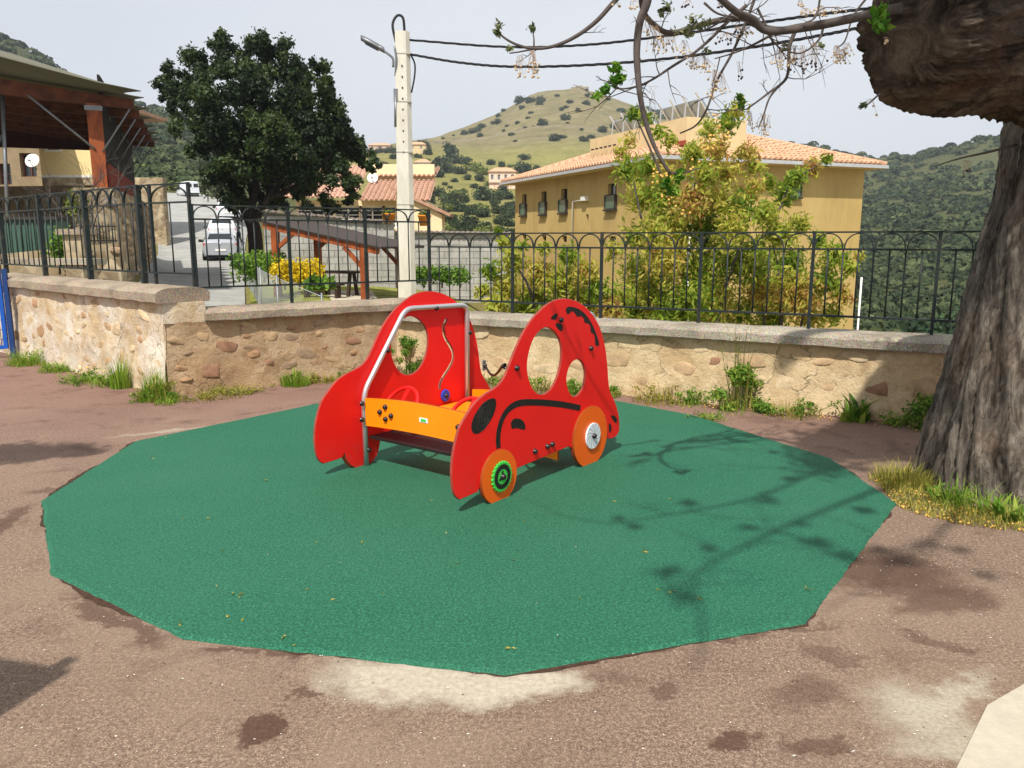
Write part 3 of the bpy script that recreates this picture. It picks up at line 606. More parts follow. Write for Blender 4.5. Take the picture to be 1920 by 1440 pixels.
def inlay(pts, name='inlay', f=zr, y=yR, raw=False, n=4):
    q = pts if raw else trace(pts, f, n); p = prism(q, [], -.0015, .004, .0005); o = p.build(name, [BLACK, BLACK], car); o.location = (0, y, 0); return o
inlay([(775, 120), (830, 130), (880, 165), (925, 230), (955, 300), (972, 365), (948, 368), (945, 330), (938, 298), (918, 285), (916, 255), (905, 230), (878, 222), (872, 195), (850, 180), (832, 186), (812, 158), (795, 150), (770, 170), (757, 140)], n=3)
inlay([(662, 190), (685, 168), (703, 165), (702, 185), (692, 202), (668, 202)]); inlay([(692, 228), (725, 228), (738, 250), (730, 278), (715, 270), (700, 255)])
inlay([(302, 712), (308, 760), (285, 830), (240, 900), (195, 935), (160, 930), (150, 880), (175, 810), (220, 745), (265, 715)])
inlay([(405, 870), (418, 845), (448, 838), (478, 850), (496, 882), (494, 910), (470, 908), (440, 900), (412, 905)])
inlay([(1048, 822), (1070, 822), (1085, 845), (1080, 868), (1062, 852)]); inlay([(1036, 868), (1050, 885), (1050, 915), (1038, 930), (1034, 900)])
band = [tuple(p)[:2] for p in catmull([(*zr(*p), 0) for p in [(325, 1030), (322, 960), (335, 880), (365, 810), (410, 762), (470, 738), (560, 735), (650, 740), (740, 750), (850, 772)]], 5)]
q = ribbon(band, .042); inlay([(x, z) for x, z in q], raw=True)
# fine rings cut in the dark eye
mb = MB(); ec = zr(228, 825)
for k, s in enumerate((.25, .5, .75)):
    e = ell(ec, .075 * s, .118 * s, R(-22), 24); mb.tube([(x, yR - .0016, z) for x, z in e] + [(e[0][0], yR - .0016, e[0][1])], .0012, 4)
mb.build('eye_ring', plain('inlay_line', (70, 64, 60), .6), car)
# dome-capped bolts (one mesh shared)
mbolt = MB(); mbolt.lathe([(.0, .021), (.008, .0205), (.014, .017), (.0165, .011), (.0165, .004), (.019, .003), (.019, 0)], 14, Matrix.Rotation(R(90), 4, 'X')); BOLT = mbolt.mesh('bolt_cap', CAP)
for p in [(440, 515), (725, 205), (917, 388), (557, 1050), (637, 1018), (668, 1004)]:
    a, h = zr(*p); inst('bolt_cap', BOLT, car, (a, yR, h))
# tubular steel hoops on the inner side of both panels
PR = .0195; yp = WH - .024
pipe2 = [zl(415, 1350, C_L + .024), zl(410, 800, C_L + .024), zl(700, 190, C_L + .024), zl(1150, 162, C_L + .024), zl(1150, 925, C_L + .024)]
pipe2[0] = (pipe2[0][0], -.02); pipe2[-1] = (pipe2[-1][0], -.02); pipe2[1] = (pipe2[0][0] + .0, pipe2[1][1])
def rounded(pts, r, n=7):
    out = [Vector((*pts[0], 0))]
    for i in range(1, len(pts) - 1):
        a, b, c = [Vector((*p, 0)) for p in pts[i - 1:i + 2]]; d1 = (a - b).normalized(); d2 = (c - b).normalized(); p1 = b + d1 * r; p2 = b + d2 * r
        for k in range(n + 1):
            t_ = k / n; out.append(p1 * (1 - t_) ** 2 + b * 2 * t_ * (1 - t_) + p2 * t_ * t_)
    out.append(Vector((*pts[-1], 0))); return out
path = rounded(pipe2, .075)
for sy in (1, -1):
    mb = MB(); mb.tube([(p.x, sy * yp, p.y) for p in path], PR, 14); mb.build('steel_hoop', STEEL, car)
for p in [(572, 495), (928, 187), (1170, 365), (383, 882), (383, 1000), (432, 1220)]:
    a, h = zl(*p, C_L + .04); inst('bolt_cap', BOLT, car, (a, WH - .038, h)); inst('bolt_cap', BOLT, car, (a, -WH + .042, h), (0, 0, math.pi))
# wheels: orange discs outside both panels
def disc(c, r, flat=True, n=40):
    return [(c[0] + r * math.cos(2 * math.pi * i / n), max(c[1] + r * math.sin(2 * math.pi * i / n), .001)) for i in range(n)]
def wheel(c, r, side):
    y0 = -WH - .001 if side < 0 else WH + T + .001
    p = prism([(x - c[0], z) for x, z in disc(c, r)], [], 0, T, .003); o = p.build('wheel', [ORANGE2, OEDGE], car)
    o.location = (c[0], (y0 - T) if side < 0 else y0, 0); return o
for side in (-1, 1):
    wf = wheel(fc, FR, side); wr2 = wheel(rc, RR, side)
    yo = 0 if side < 0 else T
    s = -1 if side < 0 else 1
    # toothed green dial
    gear = []; ng = 22
    for i in range(ng * 4):
        a = 2 * math.pi * i / (ng * 4); rr = .098 if (i % 4) in (0, 1) else .090; gear.append((rr * math.cos(a) + .006, rr * math.sin(a) + fc[1] + .004))
    g0, g1 = (yo + s * .002, yo + s * .016); lo, hi = min(g0, g1), max(g0, g1)
    gg = prism(gear, [], lo, hi, .002).build('toothed_dial', [GREENP, GREENP], wf)
    ringm = prism([(.006 + .078 * math.cos(a), fc[1] + .004 + .078 * math.sin(a)) for a in [2 * math.pi * i / 36 for i in range(36)]], [[(.006 + .048 * math.cos(a), fc[1] + .004 + .048 * math.sin(a)) for a in [2 * math.pi * i / 30 for i in range(30)]]], min(yo + s * .012, yo + s * .0175), max(yo + s * .012, yo + s * .0175), .0004).build('dial_ring', [BLACK, BLACK], wf)
    for k in range(3):
        a = R(90 + 120 * k); cx, cz = .006 + .027 * math.cos(a), fc[1] + .004 + .027 * math.sin(a)
        prism(ell((cx, cz), .010, .010, 0, 14), [], min(yo + s * .012, yo + s * .0175), max(yo + s * .012, yo + s * .0175), .0004).build('dial_hole', [BLACK, BLACK], wf)
    inst('bolt_cap', BOLT, wf, (.006, yo + s * .016, fc[1] + .004), (0, 0, 0 if side < 0 else math.pi), (1.1, 1.1, 1.1))
    # white pinwheel dial
    wc = (.012, rc[1] + .006)
    prism(ell(wc, .094, .094, 0, 40), [], min(yo + s * .002, yo + s * .014), max(yo + s * .002, yo + s * .014), .002).build('pinwheel_dial', [WHITEP, WHITEP], wr2)
    for k in range(12):
        a0 = 2 * math.pi * k / 12; cur = [(wc[0] + r_ * math.cos(a0 + r_ * 9), wc[1] + r_ * math.sin(a0 + r_ * 9)) for r_ in [.026 + .060 * i / 8 for i in range(9)]]
        prism(ribbon(cur, .0032), [], min(yo + s * .010, yo + s * .0146), max(yo + s * .010, yo + s * .0146), .0002).build('pinwheel_groove', [GREY, GREY], wr2)
    inst('bolt_cap', BOLT, wr2, (wc[0], yo + s * .014, wc[1]), (0, 0, 0 if side < 0 else math.pi), (1.1, 1.1, 1.1))
# orange front board, bowed forward between the hoops
xb = pipe2[0][0] - .012; zt_, zb_ = zl(430, 838, C_L + .05)[1], zl(430, 1040, C_L + .05)[1]
def cross(name, xc, z0, z1, mat, em, bow=.05, t=.018, w=None):
    w = w or (WH - .048); n = 14; mb = MB(); fr = []; bk = []
    for i in range(n + 1):
        y = -w + 2 * w * i / n; b_ = bow * (1 - (y / w) ** 2); up = .03 * (1 - (y / w) ** 2)
        for (x, L_) in ((xc - b_, fr), (xc - b_ + t, bk)): L_ += [(x, y, z0 + up * .6), (x, y, z1 + up)]
    for L_, o in ((fr, 0), (bk, 0)): mb.add(L_, [(2 * i, 2 * i + 2, 2 * i + 3, 2 * i + 1) for i in range(n)], 0)
    k = len(fr)
    for j in (0, 1): mb.add(fr + bk, [(2 * i + j, 2 * i + 2 + j, k + 2 * i + 2 + j, k + 2 * i + j) for i in range(n)], 1)
    mb.add(fr + bk, [(0, 1, k + 1, k), (2 * n, 2 * n + 1, k + 2 * n + 1, k + 2 * n)], 1)
    return mb.build(name, [mat, em], car)
fb = cross('front_board', xb, zb_, zt_, ORANGE, OEDGE, .0)
zc = (zb_ + zt_) / 2
mf = MB(); mf.lathe([(.0, .021), (.008, .0205), (.014, .017), (.0165, .011), (.0165, .004), (.019, .003), (.019, 0)], 14, Matrix.Rotation(R(-90), 4, 'Y')); BOLTX = mf.mesh('bolt_cap', CAP)
for yc in (.36, -.36):
    for dy, dz in ((.055, 0), (0, .042), (-.055, -.012), (0, -.042)): inst('bolt_cap', BOLTX, car, (xb, yc + dy, zc + dz + .02))
mb = MB(); mb.box((xb - .002, .0, zc + .02), (.004, .075, .03)); pl = mb.build('maker_plate', WHITEP, car)
mb = MB(); mb.box((xb - .005, 0, zc + .02), (.003, .045, .018)); mb.build('plate_print', GREENP, pl)
# steering wheels behind the board
for yc in (.42, -.20):
    c = Vector((xb + .20, yc, zc + .03)); q = Vector((-.80, 0, .6)).normalized(); u = Vector((0, 1, 0)); w = q.cross(u); mb = MB()
    ring = [c + (u * math.cos(a) + w * math.sin(a)) * .145 for a in [2 * math.pi * i / 36 for i in range(37)]]
    mb.tube(ring, .014, 8)
    for k in range(3):
        a = 2 * math.pi * k / 3 + .5; mb.bar(c, c + (u * math.cos(a) + w * math.sin(a)) * .14, .035, .012)
    sw = mb.build('steering_wheel', RED, car)
    mb = MB(); mb.tube([c, c - q * -.0 - Vector((-.0, 0, 0)) + Vector((-.17, 0, .0))], .014, 8); mb.build('column', STEEL, sw)
# seats and cross boards
def seat(x0, x1, z, name='seat'):
    mb = MB(); mb.box(((x0 + x1) / 2, 0, z), (x1 - x0, 2 * WH - .06, .019)); return mb.build(name, [BLACK], car)  # black colour stands in for the shade beneath the front board
seat(xb + .05, xb + .30, .215, 'shaded_floor_board'); mb = MB(); mb.box((rc[0] - .15, 0, .31), (.30, 2 * WH - .06, .019)); mb.build('seat', ORANGE, car)
cross('seat_board', rc[0] - .32, .095, .285, ORANGE, OEDGE, 0.0); cross('back_board', rc[0] + .10, .26, .40, ORANGE, OEDGE, 0.0)
# blue sliding disc at the foot of the slot
a, h = zl(987, 822); bd = prism(ell((a, h), .048, .048, 0, 28), [], -.016, -.001, .003).build('sliding_disc', [BLUEP, BLUEP], car); bd.location = (0, WH, 0); inst('bolt_cap', BOLT, bd, (a, -.016, h))
# speaking-tube bracket and hose between the panels
a, h = zl(1630, 20) if False else onplane(560 + 1040 / 3, 520 + 495 / 3, C_L); mb = MB(); mb.box((a, WH - .006, h), (.03, .012, .085)); br = mb.build('bracket', GREY, car); inst('bolt_cap', BOLT, br, (a, WH - .012, h))
a2, h2 = onplane(560 + 1160 / 3, 520 + 500 / 3, C_R + -.02); inst('bolt_cap', BOLT, car, (a2, -WH + T + .001, h2), (0, 0, math.pi))
hp = [Vector((a, WH - .02, h)).lerp(Vector((a2, -WH + T + .02, h2)), k_ / 8) + Vector((0, 0, -.07 * math.sin(k_ / 8 * math.pi))) for k_ in range(9)]
mb = MB(); mb.tube(catmull(hp, 4), .009, 8); mb.build('hose', BLACK, car)
# ================================================================ BACKGROUND, MIDDLE DISTANCE
def face_wall(mb, A, B, z0, z1, openings, depth=.2, mi=0, mr=0):
    """wall face A->B (plan) seen from its right-hand side, with real openings (x0,x1,za,zb in metres) and reveals"""
    A = Vector((A.x, A.y, 0)); B = Vector((B.x, B.y, 0)); d = (B - A); Ln = d.length; d.normalize(); inn = Vector((-d.y, d.x, 0))
    xs = sorted({0, Ln, *[o[0] for o in openings], *[o[1] for o in openings]}); zs = sorted({z0, z1, *[o[2] for o in openings], *[o[3] for o in openings]})
    pt = lambda x, z, dep=0: tuple(A + d * x + inn * dep + Vector((0, 0, z)))
    for i in range(len(xs) - 1):
        for k in range(len(zs) - 1):
            xm, zm = (xs[i] + xs[i + 1]) / 2, (zs[k] + zs[k + 1]) / 2
            if any(o[0] < xm < o[1] and o[2] < zm < o[3] for o in openings): continue
            mb.add([pt(xs[i], zs[k]), pt(xs[i + 1], zs[k]), pt(xs[i + 1], zs[k + 1]), pt(xs[i], zs[k + 1])], [(0, 1, 2, 3)], mi)
    for x0, x1, za, zb in openings:
        c = [(x0, za), (x1, za), (x1, zb), (x0, zb)]
        for j in range(4):
            a, b = c[j], c[(j + 1) % 4]; mb.add([pt(*a), pt(*b), pt(*b, depth), pt(*a, depth)], [(0, 1, 2, 3)], mr)
    return d, inn
def local(A, d, inn, x, dep, z): return A + d * x + inn * dep + Vector((0, 0, z))
def window(parent, A, d, inn, x0, x1, za, zb, dep=.18, frame=WHITE, pane=GLASS, bars=(1, 0), fw=.06):
    A = Vector((A.x, A.y, 0)); q = math.atan2(d.y, d.x); w = bpy.data.objects.new('window', None)
    mb = MB(); cx, cz = (x0 + x1) / 2, (za + zb) / 2
    def bx(x, z, sx, sz, dp=dep, th=.05): mb.box(local(A, d, inn, x, dp, z), (sx, th, sz), q)
    bx(x0 + fw / 2, cz, fw, zb - za - .004); bx(x1 - fw / 2, cz, fw, zb - za - .004); bx(cx, za + fw / 2, x1 - x0 - 2 * fw, fw); bx(cx, zb - fw / 2, x1 - x0 - 2 * fw, fw)
    for k in range(bars[0]): bx(x0 + (x1 - x0) * (k + 1) / (bars[0] + 1), cz, fw * .8, zb - za - 2 * fw)
    for k in range(bars[1]): bx(cx, za + (zb - za) * (k + 1) / (bars[1] + 1), x1 - x0 - 2 * fw, fw * .45, dep + .004, .03)
    o = mb.build('window', frame, parent)
    mp = MB(); mp.box(local(A, d, inn, cx, dep + .05, cz), (x1 - x0 - .01, .02, zb - za - .01), q); mp.build('pane', pane, o)
    return o
TILE = NT('terracotta_tiles'); _v = TILE.coord('world'); _n = TILE.noise(_v, 7, 4, .7); TILE.col(TILE.mix(TILE.ramp(TILE.noise(_v, .8, 3), [(.4, 0.), (.7, .4)]), TILE.ramp(_n, [(.3, lin((176, 126, 96))), (.5, lin((204, 158, 124))), (.72, lin((222, 186, 154)))]), lin((190, 150, 124)))); TILE.set(.85, .2); TILE = TILE.m
TILE2 = NT('brown_tiles'); _v = TILE2.coord('world'); _n = TILE2.noise(_v, 5, 4, .7); TILE2.col(TILE2.ramp(_n, [(.3, lin((160, 118, 96))), (.7, lin((200, 162, 138)))])); TILE2.set(.85, .2); TILE2 = TILE2.m
def tile_rows(mb, corners, spacing, r, step=.36, mi=0):
    """barrel tiles laid up a roof plane given as quad (eave a, eave b, top b, top a); each row stepped tile by tile"""
    a, b, tb, ta = [Vector(c) for c in corners]; e = (b - a); n = max(2, int(e.length / spacing)); nrm = (b - a).cross(ta - a).normalized()
    if nrm.z < 0: nrm = -nrm
    mb.add([a, b, tb, ta], [(0, 1, 2, 3)], mi)
    ed = e.normalized()
    for i in range(n):
        t_ = (i + .5) / n; p0 = a.lerp(b, t_); p1 = ta.lerp(tb, t_)
        # row runs straight up the slope from the eave until it meets the top or a hip
        up = (ta - a) - ed * (ta - a).dot(ed); upn = up.normalized(); Lmax = up.length
        x = (p0 - a).dot(ed); xa = (ta - a).dot(ed); xb_ = e.length - (tb - a).dot(ed)
        L_ = Lmax
        if xa > 1e-3: L_ = min(L_, Lmax * x / xa)
        if xb_ > 1e-3: L_ = min(L_, Lmax * (e.length - x) / xb_)
        if L_ < .15: continue
        k = max(1, int(L_ / step)); vs = []; q = 4
        for j in range(k):
            for s_, lift in ((j, .022), (j + 1, .0)):
                c = p0 + upn * (s_ * L_ / k)
                for m in range(q + 1):
                    an = math.pi * m / q; vs.append(c + ed * (-math.cos(an) * r) + nrm * (math.sin(an) * r + lift))
        fs = [((2 * j) * (q + 1) + m, (2 * j) * (q + 1) + m + 1, (2 * j + 1) * (q + 1) + m + 1, (2 * j + 1) * (q + 1) + m) for j in range(k) for m in range(q)]
        mb.add(vs, fs, mi, True); mb.add(vs[:q + 1], [tuple(range(q + 1))], mi)

# ---------------------------------------------------------------- ochre building
OCHRE = NT('ochre_render'); _v = OCHRE.coord('world'); _n = OCHRE.noise(_v, .7, 5, .6, .3, (1, 1, .5)); OCHRE.col(OCHRE.mix(OCHRE.ramp(OCHRE.noise(_v, 2.2, 5, .7, 0, (1, 1, .25)), [(.5, 0.), (.75, .35)]), OCHRE.ramp(_n, [(.3, lin((178, 150, 94))), (.7, lin((196, 170, 112)))]), lin((142, 122, 86)))); OCHRE.set(.92, .15); OCHRE.bump(OCHRE.noise(_v, 30, 4), .15, .01); OCHRE = OCHRE.m
BEIGE = plain('beige_render', (214, 190, 146), .92, .15, var=.08, scale=1.5, world=True); GUTTER = plain('zinc_gutter', (196, 196, 196), .45, .4, .4); RAILG = plain('green_glass_rail', (88, 110, 92), .2, .5, var=.1)
DARKT = plain('dark_trim', (58, 52, 48), .6, .3); CURT = plain('white_curtain', (206, 206, 204), .9, .1, var=.1, scale=14)
DR = 32.0; ez = kz(315, DR)
bR = P(1641, 318, DR); bN = Vector((P(1246, 303, DR * .906).x, DR * .906, 0)); bLf = Vector((P(966, 346, DR * 1.30).x, DR * 1.30, 0))
bR.z = 0; ub = (bLf - bN).normalized(); vb = Vector((-ub.y, ub.x, 0)); vb = vb if vb.x > 0 else -vb
bR = bN + vb * (bR - bN).length; bB = bLf + (bR - bN)
ob = thing('ochre_building', 'ochre rendered two storey building with terracotta roof behind the railing', 'building', (bN.x, bN.y, -5))
mb = MB()
def lx(px, py, A, B):                # distance along A->B (plan) under picture point, and its height
    d = ray(px, py); ax, ay = A.x, A.y; e = (B - A); den = e.x * d.y - e.y * d.x; t_ = (d.x * (0 - ay) - d.y * (0 - ax)) / -den
    t_ = (ay * d.x - ax * d.y) / (e.x * d.y - e.y * d.x); p = Vector((ax + e.x * t_, ay + e.y * t_, 0)); return t_ * Vector((e.x, e.y, 0)).length, CAMH + d.z * p.y / d.y
opL = []
for px, yt, yb, hw in [(983, 364, 403, .28), (1020, 359, 401, .28), (1058, 354, 398, .30), (1148, 344, 391, .34)]:
    x, z1 = lx(px, yt, bLf, bN); _, z0 = lx(px, yb, bLf, bN); opL.append((x - hw, x + hw, z0, z1))
for px, yt, yb, hw in [(983, 440, 452, .25), (1020, 441, 453, .25), (1058, 442, 454, .25), (1148, 443, 465, .3)]:
    x, z1 = lx(px, yt, bLf, bN); _, z0 = lx(px, yb, bLf, bN); opL.append((x - hw, x + hw, z0, z1))
x, z1 = lx(1101, 402, bLf, bN); _, z0 = lx(1101, 428, bLf, bN); opL.append((x - .12, x + .12, z0, z1))
opR = []
for px, yt, yb, hw in [(1486, 330, 368, .32), (1300, 340, 385, .32)]:
    x, z1 = lx(px, yt, bN, bR); _, z0 = lx(px, yb, bN, bR); opR.append((x - hw, x + hw, z0, z1))
dL, iL = face_wall(mb, bLf, bN, -7, ez - .02, opL, .22); dR_, iR = face_wall(mb, bN, bR, -7, ez - .02, opR, .22); face_wall(mb, bR, bB, -7, ez - .02, []); face_wall(mb, bB, bLf, -7, ez - .02, [])
for v_ in range(len(mb.v)): mb.v[v_] = (mb.v[v_][0] - bN.x, mb.v[v_][1] - bN.y, mb.v[v_][2] + 5)
mb.build('wall', OCHRE, ob)
def rel(o):                           # parts modelled in world coordinates under a moved root
    for c in o: c.location = (-bN.x, -bN.y, 5)
wins = [window(ob, bLf, dL, iL, *o_, frame=DARKT, pane=CURT if k % 4 == 3 else GLASS, bars=(1, 0), fw=.05) for k, o_ in enumerate(opL[:8])] + [window(ob, bN, dR_, iR, *o_, frame=WHITE, bars=(1, 0), fw=.05) for o_ in opR]
rel(wins)
for (Af, d_, i_, ops) in ((bLf, dL, iL, opL[:4]), (bN, dR_, iR, opR)):
    for o_ in ops:
        mb = MB(); q = math.atan2(d_.y, d_.x); cx = (o_[0] + o_[1]) / 2; w = o_[1] - o_[0] + .12; h = (o_[3] - o_[2]) * .52
        mb.box(local(Vector((Af.x, Af.y, 0)), d_, i_, cx, -.07, o_[2] + h / 2), (w, .03, h), q); br_ = mb.build('balcony_rail', RAILG, ob); rel([br_])
        mb = MB(); mb.box(local(Vector((Af.x, Af.y, 0)), d_, i_, cx, -.06, o_[2] - .06), (w + .1, .2, .07), q)
        for s_ in (-1, 1): mb.box(local(Vector((Af.x, Af.y, 0)), d_, i_, cx + s_ * w / 2, -.05, o_[2] + h / 2), (.03, .16, h), q)
        mb.box(local(Vector((Af.x, Af.y, 0)), d_, i_, cx, -.07, o_[2] + h + .02), (w + .03, .05, .04), q); sl = mb.build('sill', DARKT, ob); rel([sl])
# eaves, gutter, tiled roof
ov = .55; c0 = bLf + ub * ov - vb * ov; c1 = bN - ub * ov - vb * ov; c2 = bR - ub * ov + vb * ov; c3 = bB + ub * ov + vb * ov
zE = ez + .05; mb = MB(); mb.add([(p.x, p.y, ez - .02) for p in (c0, c1, c2, c3)] + [(p.x, p.y, zE + .08) for p in (c0, c1, c2, c3)], [(0, 1, 2, 3), (0, 4, 5, 1), (1, 5, 6, 2), (2, 6, 7, 3), (3, 7, 4, 0)])
sf = mb.build('eaves', BEIGE, ob); rel([sf])
mb = MB()
for a, b in ((c0, c1), (c1, c2)):
    dd = (b - a).normalized(); n_ = Vector((dd.y, -dd.x, 0)); mb.bar(a + n_ * .06 + Vector((0, 0, zE)), b + n_ * .06 + Vector((0, 0, zE)), .11, .12)
rel([mb.build('gutter', GUTTER, ob)])
wb_ = (c2 - c1).length; lb = (c0 - c1).length; rise = wb_ / 2 * .345
r1 = c1.lerp(c2, .5) + ub * (wb_ / 2); r0 = c0.lerp(c3, .5) - ub * (wb_ / 2)
zc_ = zE + .10; zr_ = zc_ + rise; V3 = lambda p, z: Vector((p.x, p.y, z))
mb = MB()
tile_rows(mb, (V3(c0, zc_), V3(c1, zc_), V3(r1, zr_), V3(r0, zr_)), .235, .085)
tile_rows(mb, (V3(c1, zc_), V3(c2, zc_), V3(r1, zr_), V3(r1, zr_)), .235, .085)
mb.add([V3(c2, zc_), V3(c3, zc_), V3(r0, zr_), V3(r1, zr_), V3(c0, zc_)], [(0, 1, 2, 3), (1, 4, 2)])
for a, b in ((V3(c1, zc_), V3(r1, zr_)), (V3(c2, zc_), V3(r1, zr_)), (V3(r0, zr_), V3(r1, zr_)), (V3(c0, zc_), V3(r0, zr_))): mb.tube([a, b], .11, 8)
rf = mb.build('roof', [TILE], ob); rel([rf])
# roof terrace box with flat parapet
sA_ = bLf + iL * 1.0; pA = lx(1106, 296, sA_, bN + iL * 1.0)[0]; tA = sA_ + dL * pA; tB = tA + dL * 7.3; tC = tB + iL * 2.6; tD = tA + iL * 2.6
zt2 = kz(262, tA.y) ; zb2 = zE + .2
mb = MB(); q = math.atan2(dL.y, dL.x); ctr = (tA + tC) / 2; mb.box((ctr.x, ctr.y, (zt2 + zb2) / 2), ((tB - tA).length, (tD - tA).length, zt2 - zb2), q)
o = mb.build('terrace_parapet', BEIGE, ob); rel([o])
FLASH = plain('red_flashing', (150, 66, 52), .7); mb = MB(); mb.box((tA.x + dL.x * 3.65 - iL.x * .05, tA.y + dL.y * 3.65 - iL.y * .05, zb2 + .42), (7.4, .07, .16), q); o = mb.build('flashing', FLASH, ob); rel([o])
for k in range(6):
    p = tA + dL * (.5 + k * .38) - iL * .08; mb = MB(); mb.tube([(p.x, p.y, zb2 + .85), (p.x - iL.x * .12, p.y - iL.y * .12, zb2 + .83)], .035, 8); o = mb.build('drain_spout', DARKT, ob); rel([o])
# wall fittings: white pipe with arm, rain pipes
x, z1 = lx(1078, 378, bLf, bN); x2, _ = lx(1100, 376, bLf, bN); mb = MB(); pp = lambda x, z, o=-.1: local(Vector((bLf.x, bLf.y, 0)), dL, iL, x, o, z)
mb.tube([pp(x2, z1 + .05), pp(x, z1), pp(x, z1 - 3.2)], .035, 7); mb.box(pp(x2, z1 + .08), (.35, .22, .18), q); o = mb.build('vent_pipe', WHITE, ob); rel([o])
x, z1 = lx(1296, 320, bN, bR); mb = MB(); pp2 = lambda x, z, o=-.1: local(Vector((bN.x, bN.y, 0)), dR_, iR, x, o, z); mb.tube([pp2(x, ez - .1), pp2(x, -6)], .055, 8); o = mb.build('rain_pipe', WHITE, ob); rel([o])
x, z1 = lx(1612, 520, bN, bR); mb = MB(); mb.tube([pp2(x, kz(520, bR.y)), pp2(x, -6)], .04, 8); o = mb.build('rain_pipe', WHITE, ob); rel([o])
# things standing on the roof terrace
SOLAR = plain('solar_glass', (150, 160, 172), .18, .5, var=.08); ALU = plain('aluminium', (206, 208, 212), .4, .5, .5)
for k, (off, ln, lab) in enumerate([(.5, 2.9, 'tilted rooftop solar collector on silver frames, nearer the grassy hill'), (4.3, 2.6, 'tilted rooftop solar collector on silver frames, beside the white tank')]):
    base = tA + dL * off + iL * .9; st = thing('solar_panel', lab, 'solar panel', (base.x, base.y, zt2), q, 'collectors on the ochre building roof'); st.scale = (1, .75, .75)
    tl = R(50); up = Vector((0, -math.cos(tl), math.sin(tl))); nn = Vector((0, math.sin(tl), math.cos(tl))); c = Vector((0, .3, .55))
    mb = MB(); mb.add([c - up * .62, c + Vector((ln, 0, 0)) - up * .62, c + Vector((ln, 0, 0)) + up * .55, c + up * .55] + [x_ + nn * .06 for x_ in (c - up * .62, c + Vector((ln, 0, 0)) - up * .62, c + Vector((ln, 0, 0)) + up * .55, c + up * .55)], [(0, 3, 2, 1), (4, 5, 6, 7), (0, 1, 5, 4), (1, 2, 6, 5), (2, 3, 7, 6), (3, 0, 4, 7)]); mb.build('collector', SOLAR, st)
    for j in range(4):
        xx = .05 + (ln - .1) * j / 3; mb = MB(); cc = c + Vector((xx, 0, 0)) - nn * .05; mb.bar(cc - up * .75, cc + up * .95, .07); mb.bar((xx, cc.y - .45, 0), cc + up * .6, .045); mb.build('frame', ALU, st)
bt = P(1277, 250, 34.5); tk = thing('water_tank', 'white round water tank lying on the ochre building roof', 'tank', bt, q)
mb = MB(); mb.lathe([(0, -.4), (.2, -.38), (.33, -.28), (.33, .28), (.2, .38), (0, .4)], 18, Matrix.Translation((0, 0, .2)) @ Matrix.Rotation(R(70), 4, 'Y')); mb.build('tank_body', WHITE, tk); mb = MB(); mb.box((0, 0, -.2), (.5, .4, .25)); mb.build('tank_base', ALU, tk)
bt = P(1322, 262, 37); ch = thing('chimney', 'white rendered chimney block on the ochre building roof', 'chimney', bt, q)
mb = MB(); mb.box((0, 0, .1), (.8, .7, 1.8)); mb.build('stack', WHITE, ch); mb = MB(); mb.box((0, 0, 1.04), (.9, .8, .08)); mb.build('cap', BEIGE, ch)
bt = P(1217, 250, 35.5); an = thing('antenna', 'thin grey antenna mast on the ochre building roof', 'antenna', bt); mb = MB(); mb.tube([(0, 0, -.5), (0, 0, 1.6)], .022, 6); mb.tube([(0, 0, 1.6), (0, 0, 2.3)], .010, 5); mb.build('mast', ALU, an); mb = MB(); mb.box((0, 0, .9), (.08, .06, .2)); mb.build('clamp', GREY, an)

# ---------------------------------------------------------------- concrete utility pole with lamp
pb = P(763, 545, 18); pole = thing('utility_pole', 'tall pale concrete utility pole behind the middle railing', 'pole', (pb.x, pb.y, -.6))
zt_p = kz(60, 18) + .6; mb = MB(); w0, w1 = .205, .155
vs = []
for z, w in ((0, w0), (zt_p, w1)): vs += [(-w, -w * .8, z), (w * .45, -w * .8, z), (w, -w * .3, z), (w, w * .8, z), (-w, w * .8, z)]
mb.add(vs, [(i, (i + 1) % 5, 5 + (i + 1) % 5, 5 + i) for i in range(5)] + [(5, 6, 7, 8, 9)]); mb.build('shaft', CONC, pole); pole.rotation_euler = (0, R(.25), R(8))
JG = plain('joint_grey', (150, 146, 136), .9)
for f_ in (.45, .62, .78, .93):
    mb = MB(); w = (w0 + (w1 - w0) * f_) + .004; mb.box((0, 0, zt_p * f_), (2 * w, 1.6 * w, .022)); mb.build('cast_joint', JG, pole)
for k in range(9):
    mb = MB(); z = zt_p * (.62 + k * .034); w = w0 + (w1 - w0) * .7; mb.box((-.02, -w * .8 - .004, z), (.03, .012, .03)); mb.build('climbing_hole', DARKT, pole)
mb = MB(); mb.box((-.165, -.1, zt_p * .80), (.09, .08, .26)); mb.tube(catmull([(-.165, -.1, zt_p * .86), (-.14, -.16, zt_p * .91), (-.17, -.15, zt_p * .95)], 4), .02, 6); mb.tube([(-.18, -.12, zt_p * .70), (-.17, -.12, zt_p * .80)], .03, 6); mb.build('junction_box', GREY, pole)
mb = MB(); mb.tube(catmull([(-.14, -.1, zt_p * .965), (-.20, -.05, zt_p + .12), (-.10, 0, zt_p + .32), (.02, 0, zt_p + .28), (.05, 0, zt_p)], 5), .028, 7); mb.build('cable_loop', WIRE, pole)
mb = MB(); mb.tube(catmull([(.16, -.1, zt_p * .93), (.25, -.1, zt_p * .90), (.24, -.1, zt_p * .86), (.17, -.1, zt_p * .81)], 5), .018, 6); mb.build('cable_drop', WIRE, pole)
lr = thing('street_lamp', 'grey street lamp head on a bracket reaching left from the concrete pole', 'lamp', (pb.x - .16, pb.y - .15, kz(118, 18)))
mb = MB(); mb.tube(catmull([(0, 0, -.12), (0, -.02, .05), (-.12, -.03, .16), (-.22, -.04, .22)], 5), .025, 8); mb.build('bracket', GREY, lr)
